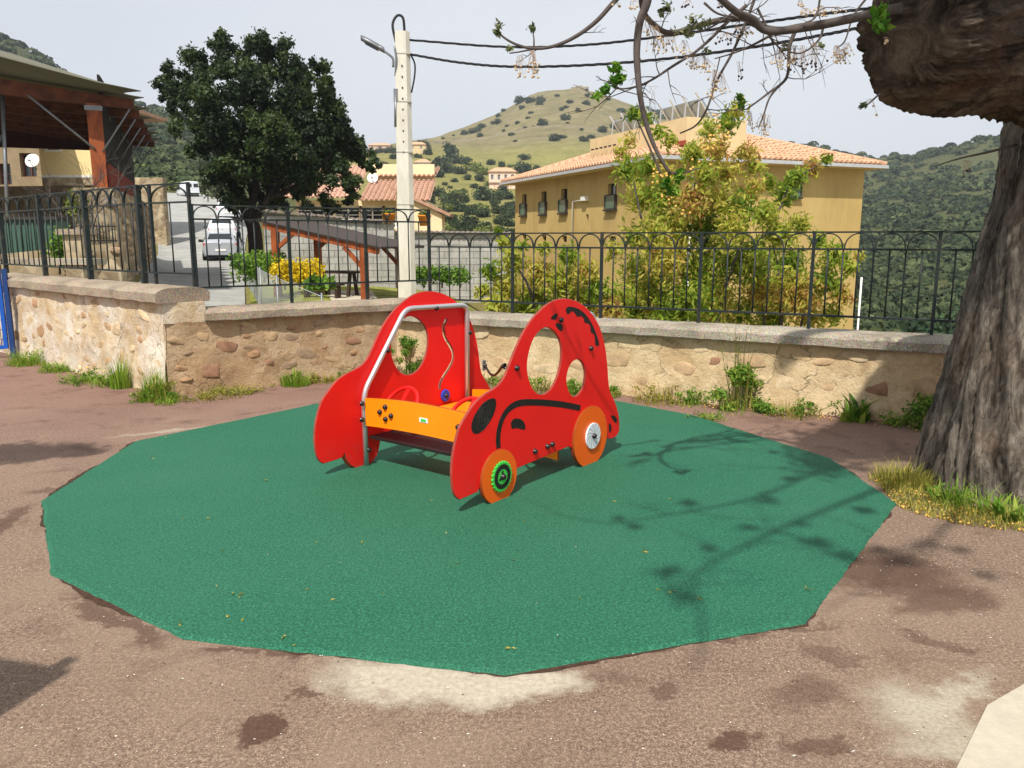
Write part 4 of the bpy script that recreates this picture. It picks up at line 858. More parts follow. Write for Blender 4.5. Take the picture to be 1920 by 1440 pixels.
mb = MB(); q_ = [(-.18, 0.0, .07), (-.30, .0, .10), (-.42, 0, .11), (-.55, 0, .09), (-.64, 0, .03)]
sec = []
for i, (x, _, hw) in enumerate([(-.17, 0, .05), (-.30, 0, .10), (-.45, 0, .12), (-.58, 0, .10), (-.66, 0, .03)]):
    z = .20 + (-x - .17) * .52
    sec += [(x, -.04 - hw, z), (x, -.04, z + .06 + hw * .2), (x, -.04 + hw, z), (x, -.04, z - .05)]
mb.add(sec, [(i * 4 + j, i * 4 + (j + 1) % 4, (i + 1) * 4 + (j + 1) % 4, (i + 1) * 4 + j) for i in range(4) for j in range(4)] + [(0, 1, 2, 3), (16, 17, 18, 19)], 0, True); mb.build('lamp_head', GREY, lr)
mb = MB(); mb.box((-.44, -.04, .285), (.30, .15, .02), rot=Matrix.Rotation(R(27.5), 3, 'Y')); mb.build('lens', GLASS, lr)
# twisted overhead cables
def cable(name, label, pts, r=.022):
    base = catmull(pts, 24); mb = MB()
    for k in range(3):
        q = []
        for i, p in enumerate(base):
            a = i * .55 + 2 * math.pi * k / 3; q.append(p + Vector((0, math.cos(a), math.sin(a))) * r)
        mb.tube(q, r * .95, 6)
    return tag(mb.build(name, WIRE), label, 'cable')
cable('overhead_cable', 'upper twisted black overhead cable from the pole top', [P(768, 75, 17.9), P(950, 88, 16.9), P(1100, 84, 16), P(1250, 67, 15), P(1400, 46, 14), P(1530, 28, 13.2), P(1660, 12, 12.5), P(1900, -18, 11.2), P(2500, -90, 9)], .013)
cable('overhead_cable', 'lower twisted black overhead cable slung across the sky to the tree', [P(770, 102, 17.9), P(860, 117, 17.4), P(960, 125, 16.9), P(1100, 122, 16), P(1250, 110, 15), P(1400, 90, 14), P(1530, 68, 13.2), P(1650, 44, 12.5), P(1900, -10, 11.2), P(2500, -120, 9)], .014)

# ---------------------------------------------------------------- street, kerb, park ground
ROAD = NT('grey_asphalt'); _v = ROAD.coord('world'); ROAD.col(ROAD.ramp(ROAD.noise(_v, 1.2, 6, .7), [(.3, lin((136, 136, 132))), (.7, lin((168, 167, 160)))])); ROAD.set(.9, .25); ROAD.bump(ROAD.noise(_v, 60, 3), .3, .01); ROAD = ROAD.m
def strip(name, rows, mat, lift, sub=12):
    """rows: (left point px, right point px, Y) sampled on the terrain"""
    mb = MB(); vs = []; n = sub
    for (a, b, Y) in rows:
        xa, xb2 = (a - 960) / 1545 * Y, (b - 960) / 1545 * Y
        for i in range(n + 1):
            x = xa + (xb2 - xa) * i / n; vs.append((x, Y, H(x, Y) + lift))
    mb.add(vs, [(j * (n + 1) + i, j * (n + 1) + i + 1, (j + 1) * (n + 1) + i + 1, (j + 1) * (n + 1) + i) for j in range(len(rows) - 1) for i in range(n)], 0, True)
    return tag(mb.build(name, mat), kind='structure')
rows = []
for k in range(50):
    Y = 12.2 + 76 * (k / 49) ** 1.5
    rows.append((np.interp(Y, [12, 16, 22, 30, 43, 60, 75, 88], [60, 190, 238, 262, 285, 290, 215, 150]), np.interp(Y, [12, 16, 22, 30, 43, 60, 75, 88], [440, 445, 446, 447, 448, 462, 478, 470]), Y))
strip('road', rows, ROAD, .06)
rows = [(610 + (20 - Y) * -2, 745, Y) for Y in np.linspace(14, 24.5, 12)]
PAVE = plain('pale_paving', (190, 180, 158), .9, .2, var=.12, scale=1.5, world=True)
strip('park_path', [(np.interp(Y, [14, 24.5], [640, 600]), np.interp(Y, [14, 18, 24.5], [770, 720, 690]), Y) for Y in np.linspace(14, 24.5, 10)], PAVE, .05)
LAWN = NT('dry_lawn'); _v = LAWN.coord('world'); LAWN.col(LAWN.ramp(LAWN.noise(_v, 2.5, 6, .75), [(.32, lin((84, 100, 38))), (.5, lin((132, 134, 60))), (.68, lin((176, 166, 100)))])); LAWN.set(.95, .1); LAWN.bump(LAWN.noise(_v, 40, 4), .8, .03); LAWN = LAWN.m
strip('lawn', [(455, 900, Y) for Y in np.linspace(12, 26.5, 14)], LAWN, .03, 24)

# ---------------------------------------------------------------- cinder block walls with corrugated capping
BLOCK = NT('cinder_block'); _v = BLOCK.coord('world'); BLOCK.col(BLOCK.ramp(BLOCK.noise(_v, 2.2, 6, .7), [(.3, lin((142, 140, 134))), (.7, lin((186, 182, 174)))])); BLOCK.set(.95, .1); BLOCK.bump(BLOCK.noise(_v, 50, 3), .4, .01); BLOCK = BLOCK.m
JOINT = plain('grey_mortar', (124, 120, 114), .95, .1, world=True); CORR = plain('corrugated_brown', (120, 106, 96), .7, .3, var=.2)
def block_wall(label, A, B, z0, za, zb, bw=.5, bh=.22):
    A = Vector((A.x, A.y, 0)); B = Vector((B.x, B.y, 0)); d = B - A; Ln = d.length; rz = math.atan2(d.y, d.x); root = thing('block_wall', label, 'wall', (A.x, A.y, z0), rz)
    mb = MB(); mb.add([(0, .03, 0), (Ln, .03, 0), (Ln, .03, zb - z0), (0, .03, za - z0), (0, .17, 0), (Ln, .17, 0), (Ln, .17, zb - z0), (0, .17, za - z0)], [(0, 1, 2, 3), (5, 4, 7, 6), (3, 2, 6, 7), (0, 3, 7, 4), (1, 5, 6, 2)]); mb.build('core', JOINT, root)
    m1 = MB(); m1.box((0, 0, 0), (bw - .014, .06, bh - .014)); me = m1.mesh('block', BLOCK); k = 0
    while k * bh < max(za, zb) - z0:
        x = -bw / 2 * (k % 2)
        while x < Ln:
            x0, x1 = max(0, x), min(Ln, x + bw); xm = (x0 + x1) / 2; ht = (za + (zb - za) * xm / Ln) - z0
            if x1 - x0 > .06 and (k + .5) * bh < ht: inst('block', me, root, (xm, .035, (k + .5) * bh), (0, 0, 0), ((x1 - x0 - .014) / (bw - .014), 1, 1))
            x += bw
        k += 1
    n = int(Ln / .09); vs = []
    for i in range(n + 1):
        t_ = i / n; z = za + (zb - za) * t_ - z0 + .04 + (.025 if i % 2 else -.01)
        for y, dz in ((-.16, 0), (.3, .05)): vs.append((Ln * t_, y, z + dz))
    mb = MB(); mb.add(vs, [(2 * i, 2 * i + 2, 2 * i + 3, 2 * i + 1) for i in range(n)]); o = mb.build('capping', CORR, root); md = o.modifiers.new('thick', 'SOLIDIFY'); md.thickness = .02
    return root
DWl = 26.5
a, b = P(500, 540, DWl), P(742, 540, DWl + .4); block_wall('grey cinder block wall behind the wooden shelter', a, b, -.1, kz(398, DWl), kz(420, DWl + .4))
a, b = P(738, 535, DWl + .8), P(958, 535, DWl + 1.6); block_wall('pale cinder block wall to the right of the concrete pole', a, b, -.6, kz(437, DWl + .8), kz(440, DWl + 1.6))

# ---------------------------------------------------------------- wooden shelter with table and bench
sA, sB = P(519, 500, 22.5), P(684, 530, 21.5); zg = min(H(sA.x, sA.y), H(sB.x, sB.y)); d = Vector((sB.x - sA.x, sB.y - sA.y, 0)); Ls = d.length
sh = thing('wooden_shelter', 'brown timber picnic shelter with a sloping dark roof in the park', 'shelter', (sA.x, sA.y, zg), math.atan2(d.y, d.x))
hA, hB = kz(420, 22.5) - zg - .1, kz(462, 21.5) - zg - .05
for (x, y, h) in ((0, 0, hA), (Ls, 0, hB), (0, 2.0, hA), (Ls, 2.0, hB)): mb = MB(); mb.box((x, y, h / 2 - .2), (.17, .17, h + .4)); mb.build('post', WOOD, sh)
for y in (0, 2.0):
    mb = MB(); mb.bar((-.35, y, hA + .06 + .03), (Ls + .45, y, hB - .06), .12, .2); mb.build('beam', WOOD, sh)
    for (x0, z0, x1, z1) in ((.06, hA - .55, .6, hA - .16), (Ls - .06, hB - .5, Ls - .6, hB + .03)): mb = MB(); mb.bar((x0, y, z0), (x1, y, z1), .08, .1); mb.build('brace', WOOD, sh)
mb = MB(); n = 30; vs = []
for i in range(n + 1):
    y = -.14 + 2.5 * i / n; zz = .03 * (i % 2)
    vs += [(-.5, y, hA + .22 + zz), (Ls + .6, y, hB + .03 + zz)]
mb.add(vs, [(2 * i, 2 * i + 1, 2 * i + 3, 2 * i + 2) for i in range(n)]); o = mb.build('roof_sheet', plain('dark_roof_sheet', (66, 58, 54), .7), sh); md = o.modifiers.new('thick', 'SOLIDIFY'); md.thickness = .05
DKW = plain('dark_wood', (62, 46, 38), .8, .2, var=.2)
M_ = sh.matrix_basis.copy(); p = Matrix.Translation(sh.location) @ Matrix.Rotation(sh.rotation_euler.z, 4, 'Z') @ Vector((1.35, .9, 0)); tb_ = thing('picnic_table', 'dark wooden picnic table under the shelter', 'table', (p.x, p.y, zg), sh.rotation_euler.z)
mb = MB(); mb.box((0, 0, .74), (1.3, .7, .05)); mb.build('table_top', DKW, tb_)
for x in (-.5, .5): mb = MB(); mb.bar((x, -.25, 0), (x, -.1, .72), .08); mb.bar((x, .25, 0), (x, .1, .72), .08); mb.build('leg', DKW, tb_)
p = Matrix.Translation(sh.location) @ Matrix.Rotation(sh.rotation_euler.z, 4, 'Z') @ Vector((1.35, .15, 0)); be = thing('bench', 'low dark wooden bench in front of the picnic table', 'bench', (p.x, p.y, zg), sh.rotation_euler.z)
mb = MB(); mb.box((0, 0, .44), (1.3, .26, .05)); mb.build('seat', DKW, be)
for x in (-.5, .5): mb = MB(); mb.box((x, 0, .2), (.08, .2, .42)); mb.build('leg', DKW, be)

# ---------------------------------------------------------------- cream house with terracotta roof beyond the block wall
CREAM = plain('cream_render', (236, 214, 172), .92, .15, var=.06, scale=1.2, world=True)
DH = 44.0
hL = P(560, 430, DH); hR = P(838, 430, DH - 1); gl = P(776, 430, DH - 1.5)
A = Vector((hL.x, DH, 0)); B = Vector((hR.x - 1.2, DH, 0)); zEv = kz(376, DH); zRg = kz(338, DH + 3); 
ho = thing('cream_house', 'cream house with terracotta roofs seen between oak crown and pole', 'house', (A.x, A.y, -2))
ops = []
for px, w in ((583, .75), (652, .75), (697, .7), (740, .7)):
    x = (px - 560) / (838 - 560) * (hR.x - hL.x); ops.append((x - w, x + w, kz(428, DH), kz(386, DH)))
mb = MB(); d_, i_ = face_wall(mb, A, B, -2, zEv, ops, .25); face_wall(mb, B, B + Vector((0, 7, 0)), -2, zEv, [])
for v_ in range(len(mb.v)): mb.v[v_] = (mb.v[v_][0] - A.x, mb.v[v_][1] - A.y, mb.v[v_][2] + 2)
mb.build('wall', CREAM, ho)
for o_ in ops:
    w_ = window(ho, A, d_, i_, *o_, bars=(1, 4), fw=.09); w_.location = (-A.x, -A.y, 2)
def relh(o): o.location = (-A.x, -A.y, 2); return o
mb = MB(); e0, e1 = Vector((P(672, 373, DH - .6).x, DH - .6, zEv - .02)), Vector((B.x + .3, DH - .6, zEv - .02)); tile_rows(mb, (e0, e1, Vector((e1.x, DH + 3, zRg)), Vector((e0.x, DH + 3, zRg))), .26, .09); relh(mb.build('roof', TILE2, ho))
mb = MB(); mb.box(((e0.x + e1.x) / 2, DH + 3.3, zRg + .35), (e1.x - e0.x - .2, .4, 1.1)); relh(mb.build('wall', CREAM, ho))
z2 = kz(331, DH + 3); z3 = kz(314, DH + 6); mb = MB(); tile_rows(mb, (Vector((e0.x, DH + 2.8, z2)), Vector((e1.x, DH + 2.8, z2)), Vector((e1.x, DH + 6, z3)), Vector((e0.x, DH + 6, z3))), .26, .09); relh(mb.build('roof', TILE2, ho))
mb = MB(); e2 = Vector((A.x - 1.5, DH - .6, kz(372, DH))); e3 = Vector((e0.x - .2, DH - .6, kz(372, DH))); tile_rows(mb, (e2, e3, e3 + Vector((0, 5, 2.1)), e2 + Vector((0, 5, 2.1))), .26, .09); relh(mb.build('roof', plain('pink_tiles', (196, 156, 134), .85, .2, var=.15, scale=4, world=True), ho))
# gable wing to the right of the pole
g0, g1 = P(700, 430, DH - 2), P(829, 430, DH - 2); zl_, zr2 = kz(350, DH - 2), kz(402, DH - 2)
gx0 = P(745, 430, DH - 2).x
mb = MB(); yb_ = DH - 2; mb.add([(gx0, yb_, -2), (g1.x, yb_, -2), (g1.x, yb_, zr2), (gx0, yb_, kz(358, yb_)), (gx0, yb_ + 1.9, -2), (g1.x, yb_ + 1.9, -2), (g1.x, yb_ + 1.9, zr2), (gx0, yb_ + 1.9, kz(358, yb_))], [(0, 1, 2, 3), (1, 5, 6, 2), (3, 2, 6, 7), (0, 3, 7, 4)]); relh(mb.build('gable_wall', CREAM, ho))
mb = MB(); mb.bar((gx0 - .3, yb_ + .9, kz(356, yb_) + .1), (g1.x + .45, yb_ + .9, zr2 - .05), 2.3, .14); relh(mb.build('verge', TILE2, ho))
ds = P(699, 334, DH + 2.4); sd_ = thing('satellite_dish', 'white satellite dish on the terracotta roof beside the oak', 'dish', (ds.x, ds.y, ds.z)); 
def dish(root, r):
    mb = MB(); M2 = Matrix.Rotation(R(70), 4, 'X'); mb.lathe([(0.001, 0), (r * .5, r * .06), (r * .85, r * .18), (r, r * .26), (r * 1.02, r * .25)], 18, M2); mb.build('reflector', WHITE, root); mb = MB(); mb.tube([(0, 0, -r), (0, -r * .9, 0)], .02, 5); mb.box((0, -r * .9, 0), (.09, .09, .09)); mb.tube([(0, .05, 0), (0, .25, -r * 1.2)], .03, 6); mb.build('arm', GREY, root)
dish(sd_, .3)
POT = plain('orange_pot', (222, 138, 34), .7, var=.1); FLOW = leafmat('pot_plant', [(0, (60, 96, 34)), (1, (140, 150, 60))])
for px, py, lab in ((729, 411, 'orange flower pot on the house balcony left of the pole'), (796, 414, 'yellow flower pot on the ledge right of the pole')):
    p = P(px, py, 28.0); ft = thing('flower_pot', lab, 'flower pot', p); mb = MB(); mb.lathe([(.0, -.17), (.16, -.17), (.22, .14), (.24, .15), (.24, .19), (.19, .19), (.19, .12), (0, .12)], 14); mb.build('pot', POT, ft); o = bpy.data.objects.new('plant', leaf_mesh('plant', [(0, 0, .24, .2, .6)], 160, .09, .5, FLOW, 3)); link(o, ft)

# ---------------------------------------------------------------- cars on the street
TYRE = plain('tyre', (28, 28, 30), .85, .2); TAIL = plain('tail_lamp', (190, 20, 28), .25, .5); CGLASS = plain('car_glass', (28, 36, 38), .08, .6, var=.1)
def paint(n, c): 
    t = NT(n); t.col(lin(c)); t.set(.28, .5, .25, .6); return t.m
SILVER, CWHITE, DKGREY = paint('silver_paint', (176, 180, 186)), paint('white_car_paint', (232, 234, 238)), plain('bumper_black', (30, 31, 33), .7)
def vehicle(name, label, cat, loc, rz, body, kind='hatch', group=None):
    """seen from behind: x runs forward, rear bumper at x=0"""
    o = thing(name, label, cat, loc, rz, group)
    if kind == 'van': st = [(0, .30, .95, 1.92, .86, .80), (.12, .26, .95, 2.02, .90, .82), (2.6, .26, .95, 2.05, .92, .83), (3.5, .26, .95, 1.9, .92, .78), (4.1, .26, 1.05, 1.2, .90, .72), (4.75, .26, .9, .98, .85, .7), (5.0, .32, .7, .75, .75, .65)]
    elif kind == 'suv': st = [(0, .34, .85, 1.0, .84, .72), (.10, .28, .92, 1.25, .89, .72), (.55, .26, .95, 1.62, .91, .66), (1.9, .26, .95, 1.68, .92, .66), (2.7, .26, .95, 1.52, .92, .62), (3.3, .26, .95, 1.02, .91, .72), (4.1, .28, .85, .92, .88, .7), (4.4, .34, .65, .72, .78, .6)]
    else: st = [(0, .34, .78, .92, .80, .70), (.10, .26, .84, 1.06, .87, .71), (.62, .22, .88, 1.40, .89, .60), (1.6, .22, .90, 1.46, .89, .60), (2.4, .22, .90, 1.36, .89, .58), (3.1, .22, .90, .96, .88, .70), (3.85, .24, .80, .85, .85, .68), (4.15, .32, .6, .66, .75, .55)]
    mb = MB(); vs = []
    for (x, zb, zm, zt, w, wt) in st:
        zw = zb + (zm - zb) * .5
        vs += [(x, -w * .92, zb), (x, -w, zw), (x, -w * .985, zm), (x, -wt, zt - .03), (x, -wt * .8, zt), (x, 0, zt + .02), (x, wt * .8, zt), (x, wt, zt - .03), (x, w * .985, zm), (x, w, zw), (x, w * .92, zb)]
    k = 11; mb.add(vs, [(i * k + j, i * k + (j + 1) % k, (i + 1) * k + (j + 1) % k, (i + 1) * k + j) for i in range(len(st) - 1) for j in range(k)], 0, True); mb.add(vs[:k], [tuple(range(k))]); mb.add(vs[-k:], [tuple(range(k))[::-1]])
    mb.build('body', body, o)
    i = 1 if kind != 'van' else 0; j = i + 1
    def slab(name, pts, mat, th=.02):
        pts = [Vector(p) for p in pts]; n_ = (pts[1] - pts[0]).cross(pts[2] - pts[0]).normalized(); m = MB(); q = [p + n_ * th for p in pts] + [p - n_ * th for p in pts]; k_ = len(pts)
        m.add(q, [tuple(range(k_)), tuple(range(k_, 2 * k_))[::-1]] + [(a, (a + 1) % k_, k_ + (a + 1) % k_, k_ + a) for a in range(k_)]); return m.build(name, mat, o)
    s0, s1 = st[i], st[j]
    if kind == 'van':
        for y in (-.42, .42): slab('rear_window', [(-.005, y - .3, 1.25), (-.005, y + .3, 1.25), (-.005, y + .28, 1.72), (-.005, y - .28, 1.72)], CGLASS)
        lz0, lz1 = .75, 1.15
    else:
        f0, f1 = .12, .86; za, zb = s0[3] + (s1[3] - s0[3]) * f0, s0[3] + (s1[3] - s0[3]) * f1; xa, xb2 = s0[0] + (s1[0] - s0[0]) * f0, s0[0] + (s1[0] - s0[0]) * f1
        slab('rear_window', [(xa - .015, -.60, za + .015), (xa - .015, .60, za + .015), (xb2 - .015, .50, zb + .015), (xb2 - .015, -.50, zb + .015)], CGLASS)
        lz0, lz1 = s0[2] - .12, s0[2] + .08
    zt0 = st[3][3]
    for s in (-1, 1):
        slab('side_window', [(st[2][0] + .25, s * (st[2][4] * .97), st[2][2] + .06), (st[4][0] + .3, s * (st[4][4] * .97), st[4][2] + .06), (st[4][0] - .1, s * (st[4][5] + .06), zt0 - .2), (st[2][0] + .35, s * (st[2][5] + .06), zt0 - .2)], CGLASS, .03)
        wy = .80; m = MB(); m.box((.045, s * .68, (lz0 + lz1) / 2), (.08, .28 if kind != 'van' else .10, (lz1 - lz0) * .8)); m.build('tail_light', TAIL, o)
        m = MB(); m.box((st[4][0] + .35, s * (st[4][4] + .12), st[4][2] + .12), (.12, .22, .15)); m.build('door_mirror', DKGREY, o)
        for x in (.75, st[-1][0] - .85):
            m = MB(); M2 = Matrix.Translation((x, s * (st[2][4] - .1), .31)) @ Matrix.Rotation(R(90), 4, 'X'); m.lathe([(.0, -.11), (.26, -.11), (.31, -.08), (.315, 0), (.31, .08), (.26, .11), (0, .11)], 18, M2); wh = m.build('wheel', TYRE, o)
            m = MB(); M2 = Matrix.Translation((x, s * (st[2][4] - .1) + s * .112, .31)) @ Matrix.Rotation(R(90), 4, 'X'); m.lathe([(.0, -.006), (.2, -.006), (.2, .006), (0, .006)], 14, M2); m.build('rim', ALU, wh)
    m = MB(); m.box((.02, 0, .42), (.12, 1.5, .2)); m.build('bumper', DKGREY if kind != 'hatch' else body, o)
    m = MB(); m.box((-.055, 0, .56), (.03, .52, .11)); m.build('number_plate', WHITE, o)
    m = MB(); m.lathe([(0, .012), (.05, .012), (.055, 0)], 14, Matrix.Translation((.0 if kind != 'van' else -.01, 0, lz1 - .04)) @ Matrix.Rotation(R(-90), 4, 'Y')); m.build('badge', ALU, o)
    m = MB(); m.box((.3, 0, .22), (.5, 1.4, .12)); m.build('underside', DKGREY, o)
    return o
def onroad(px, Y): x = (px - 960) / 1545 * Y; return Vector((x, Y, H(x, Y) + .06))
def hd(px0, Y0, px1, Y1): a, b = onroad(px0, Y0), onroad(px1, Y1); return math.atan2(b.y - a.y, b.x - a.x)
vehicle('parked_car', 'silver hatchback parked nearest on the road, seen from behind', 'car', onroad(405, 41.5), hd(405, 41.5, 407, 50), SILVER, 'hatch', 'vehicles parked along the road')
vehicle('parked_car', 'white tall car parked right behind the silver hatchback', 'car', onroad(410, 47.5), hd(410, 47.5, 412, 55), CWHITE, 'suv', 'vehicles parked along the road').scale = (.93, .93, .93)
vehicle('parked_car', 'white car parked up the road beyond the tall white car', 'car', onroad(424, 58), hd(424, 58, 428, 66), CWHITE, 'hatch', 'vehicles parked along the road')
vehicle('parked_car', 'white car farthest in the row, under the oak crown', 'car', onroad(430, 66), hd(430, 66, 436, 72), CWHITE, 'suv', 'vehicles parked along the road')
vehicle('parked_van', 'white van standing across the bend at the top of the road', 'van', onroad(360, 80), R(128), CWHITE, 'van').scale = (.72, .72, .72)
# ================================================================ VEGETATION
def clumps_px(lst, D, dep, seed):
    """clump balls traced as (px, py, radius px) and spread in depth about D"""
    r = random.Random(seed); out = []
    for (x, y, rp) in lst:
        Y = D + r.uniform(-1, 1) * dep; p = P(x, y, Y); out.append((p.x, p.y, p.z, rp / F * Y / cp))
    return out
def local_cl(cl, base): return [(c[0] - base[0], c[1] - base[1], c[2] - base[2], *c[3:]) for c in cl]
# ---------------------------------------------------------------- the big oak
OAK = leafmat('oak_leaves', [(0, (22, 32, 18)), (.4, (40, 56, 28)), (.75, (62, 80, 38)), (1, (92, 102, 52))], .22, .5)
DO = 32.0; ob_ = P(478, 470, DO); ob_.z = H(ob_.x, DO) - .1
oak = thing('oak_tree', 'large dark green oak with a broad crown, left of the concrete pole', 'tree', ob_)
cl = clumps_px([(385, 120, 48), (345, 160, 40), (318, 140, 24), (425, 92, 34), (470, 100, 38), (520, 110, 38), (405, 175, 55), (345, 215, 38), (310, 172, 24), (470, 165, 60), (540, 155, 48), (585, 150, 36), (615, 185, 34), (600, 225, 48), (560, 205, 50), (640, 235, 30), (500, 230, 62), (420, 245, 55), (370, 262, 34), (655, 275, 34), (690, 300, 26), (700, 308, 16), (620, 290, 50), (560, 280, 55), (490, 295, 58), (430, 305, 46), (400, 325, 26), (540, 335, 42), (600, 345, 42), (645, 335, 34), (660, 365, 22), (620, 385, 22), (570, 375, 28), (495, 350, 40), (450, 360, 34), (520, 385, 20), (430, 385, 18)], DO, 1.9, 5)
r_ = random.Random(9); cl2 = clumps_px([(470, 160, 36), (400, 190, 30), (540, 190, 34), (480, 230, 44), (560, 260, 40), (430, 270, 34), (610, 290, 30), (510, 300, 40)], DO, .6, 8)
for c in cl:
    for k in range(11):
        d_ = Vector((r_.gauss(0, 1), r_.gauss(0, 1), r_.gauss(0, 1))).normalized() * c[3] * r_.uniform(.3, .98); cl2.append((c[0] + d_.x, c[1] + d_.y, c[2] + d_.z, c[3] * r_.uniform(.22, .42)))
o = bpy.data.objects.new('crown', leaf_mesh('crown', local_cl(cl2, ob_), 120000, .14, .6, OAK, 3, .25, .9, .35, 0, .6)); link(o, oak)
def limbs(root, name, paths, mat, sides=8, step=4):
    for pts, r0, r1 in paths:
        q = catmull(pts, step); n = len(q); mb = MB(); mb.tube(q, [r0 + (r1 - r0) * i / (n - 1) for i in range(n)], sides); mb.build(name, mat, root)
def L3(px, py, Y, base): return P(px, py, Y) - Vector(base)
pw = lambda x, y, D=DO: L3(x, y, D, ob_)
limbs(oak, 'trunk', [([Vector((0, 0, -.3)), pw(478, 440), pw(466, 405), pw(448, 365)], .32, .2)], OAKBARK, 12)
limbs(oak, 'limb', [([pw(472, 420), pw(500, 375), pw(530, 320), pw(550, 240)], .2, .07), ([pw(466, 405), pw(480, 340), pw(475, 250), pw(470, 150)], .2, .06), ([pw(448, 365), pw(410, 300), pw(370, 220)], .17, .05), ([pw(500, 375), pw(570, 340), pw(620, 290)], .14, .05), ([pw(478, 330), pw(520, 240, DO + .8), pw(590, 190, DO + .8)], .12, .04)], OAKBARK)
# ---------------------------------------------------------------- fruiting shrubs behind the long railing
SHR = leafmat('shrub_leaves', [(0, (70, 104, 30)), (.3, (124, 150, 44)), (.52, (178, 182, 70)), (.7, (204, 192, 92)), (.86, (186, 142, 80)), (1, (136, 84, 54))], .5, .55)
FRUIT = plain('yellow_fruit', (222, 176, 92), .5, .3, var=.12)
def shrub(label, lst, D, dep, n, seed, base_px, stems, size=.125, nfruit=0, fr=None):
    b = P(*base_px, D); b.z = H(b.x, D) - .1; root = thing('leafy_shrub', label, 'shrub', b, 0, 'shrubs behind the long railing')
    cl = clumps_px(lst, D, dep, seed); o = bpy.data.objects.new('foliage', leaf_mesh('foliage', local_cl(cl, b), n, size, .30, SHR, seed, .1, 1.2, .2, .05, .62, .9)); link(o, root)
    for pts, r0, r1 in stems: limbs(root, 'stem', [([Vector((0, 0, 0)) + Vector((pts[0][0] - base_px[0], 0, 0)) * D / F] + [L3(x, y, D, b) for x, y in pts[1:]], r0, r1)], TWIG, 7)
    if nfruit:
        r = random.Random(seed); mb = MB(); ico = MB(); 
        for k in range(nfruit):
            x, y, rp = r.choice(fr or lst); p = P(x + r.gauss(0, rp * .5), y + r.gauss(0, rp * .5), D - dep * .9 + r.uniform(-.2, .3)) - Vector(b); mb.lathe([(.001, -.02), (.015, -.014), (.021, 0), (.015, .014), (.001, .02)], 7, Matrix.Translation(p))
        f_ = mb.build('fruit', FRUIT, root); tag(f_, kind='stuff')
    return root
shrub('tall yellow green shrub with rusty tips and yellow fruit, in front of the ochre building',
      [(1290, 565, 62), (1235, 560, 55), (1340, 560, 60), (1310, 500, 62), (1250, 490, 55), (1370, 490, 50), (1200, 505, 45), (1265, 430, 52), (1320, 425, 55), (1220, 440, 40), (1375, 430, 42), (1185, 445, 26), (1245, 370, 46), (1300, 375, 40), (1200, 370, 36), (1350, 375, 38), (1385, 385, 36), (1175, 320, 30), (1215, 315, 30), (1165, 285, 18), (1180, 265, 14), (1250, 330, 24), (1320, 330, 34), (1360, 325, 34), (1300, 290, 30), (1345, 280, 30), (1330, 245, 24), (1365, 235, 22), (1385, 205, 20), (1370, 215, 22), (1255, 265, 18), (1235, 250, 14), (1400, 290, 24), (1415, 310, 22), (1410, 355, 28), (1190, 215, 18), (1212, 222, 16), (1430, 400, 24), (1150, 470, 22), (1160, 560, 34), (1190, 585, 40), (1260, 600, 44), (1330, 600, 44), (1390, 590, 40), (1410, 470, 34), (1420, 540, 36), (1210, 540, 40)],
      13.2, .8, 19500, 21, (1285, 640), [([(1285, 640), (1285, 560), (1275, 450), (1240, 330), (1195, 225)], .05, .012), ([(1300, 640), (1310, 540), (1330, 420), (1345, 300), (1380, 215)], .045, .012), ([(1270, 640), (1240, 540), (1205, 420), (1180, 300)], .04, .01), ([(1310, 640), (1360, 540), (1400, 430), (1415, 330)], .035, .01)], .125, 90, [(1255, 365, 22), (1290, 395, 25), (1240, 330, 20), (1360, 255, 18), (1310, 320, 24), (1330, 270, 18)])
shrub('spreading yellow green shrub with reddish sprays, beside the ochre building corner',
      [(1440, 560, 50), (1500, 555, 44), (1420, 500, 42), (1480, 495, 40), (1545, 530, 38), (1560, 480, 30), (1590, 500, 22), (1460, 440, 36), (1500, 420, 24), (1440, 400, 26), (1470, 365, 24), (1490, 335, 24), (1525, 315, 20), (1550, 300, 12), (1440, 345, 20), (1535, 450, 18), (1610, 480, 12), (1580, 555, 22), (1450, 600, 36), (1520, 595, 34), (1560, 590, 24), (1480, 530, 34)],
      13.8, .6, 9500, 22, (1470, 650), [([(1470, 650), (1465, 560), (1450, 450), (1480, 350), (1540, 305)], .04, .01), ([(1485, 650), (1510, 570), (1560, 490)], .03, .01), ([(1460, 650), (1430, 560), (1430, 430)], .03, .01)])
shrub('low rust tipped shrub at the left end of the long railing',
      [(950, 540, 30), (1000, 555, 34), (920, 510, 22), (960, 490, 28), (1010, 510, 30), (1050, 530, 36), (1090, 560, 36), (1100, 510, 28), (1065, 480, 22), (1020, 465, 14), (945, 455, 16), (935, 435, 10), (980, 460, 12), (1120, 545, 26), (905, 545, 16), (930, 575, 26), (980, 585, 30), (1040, 585, 34), (1095, 590, 34), (1140, 580, 28)],
      12.6, .6, 8000, 23, (1010, 650), [([(1010, 650), (1000, 570), (970, 500), (945, 445)], .035, .01), ([(1020, 650), (1050, 560), (1075, 480)], .03, .01)])
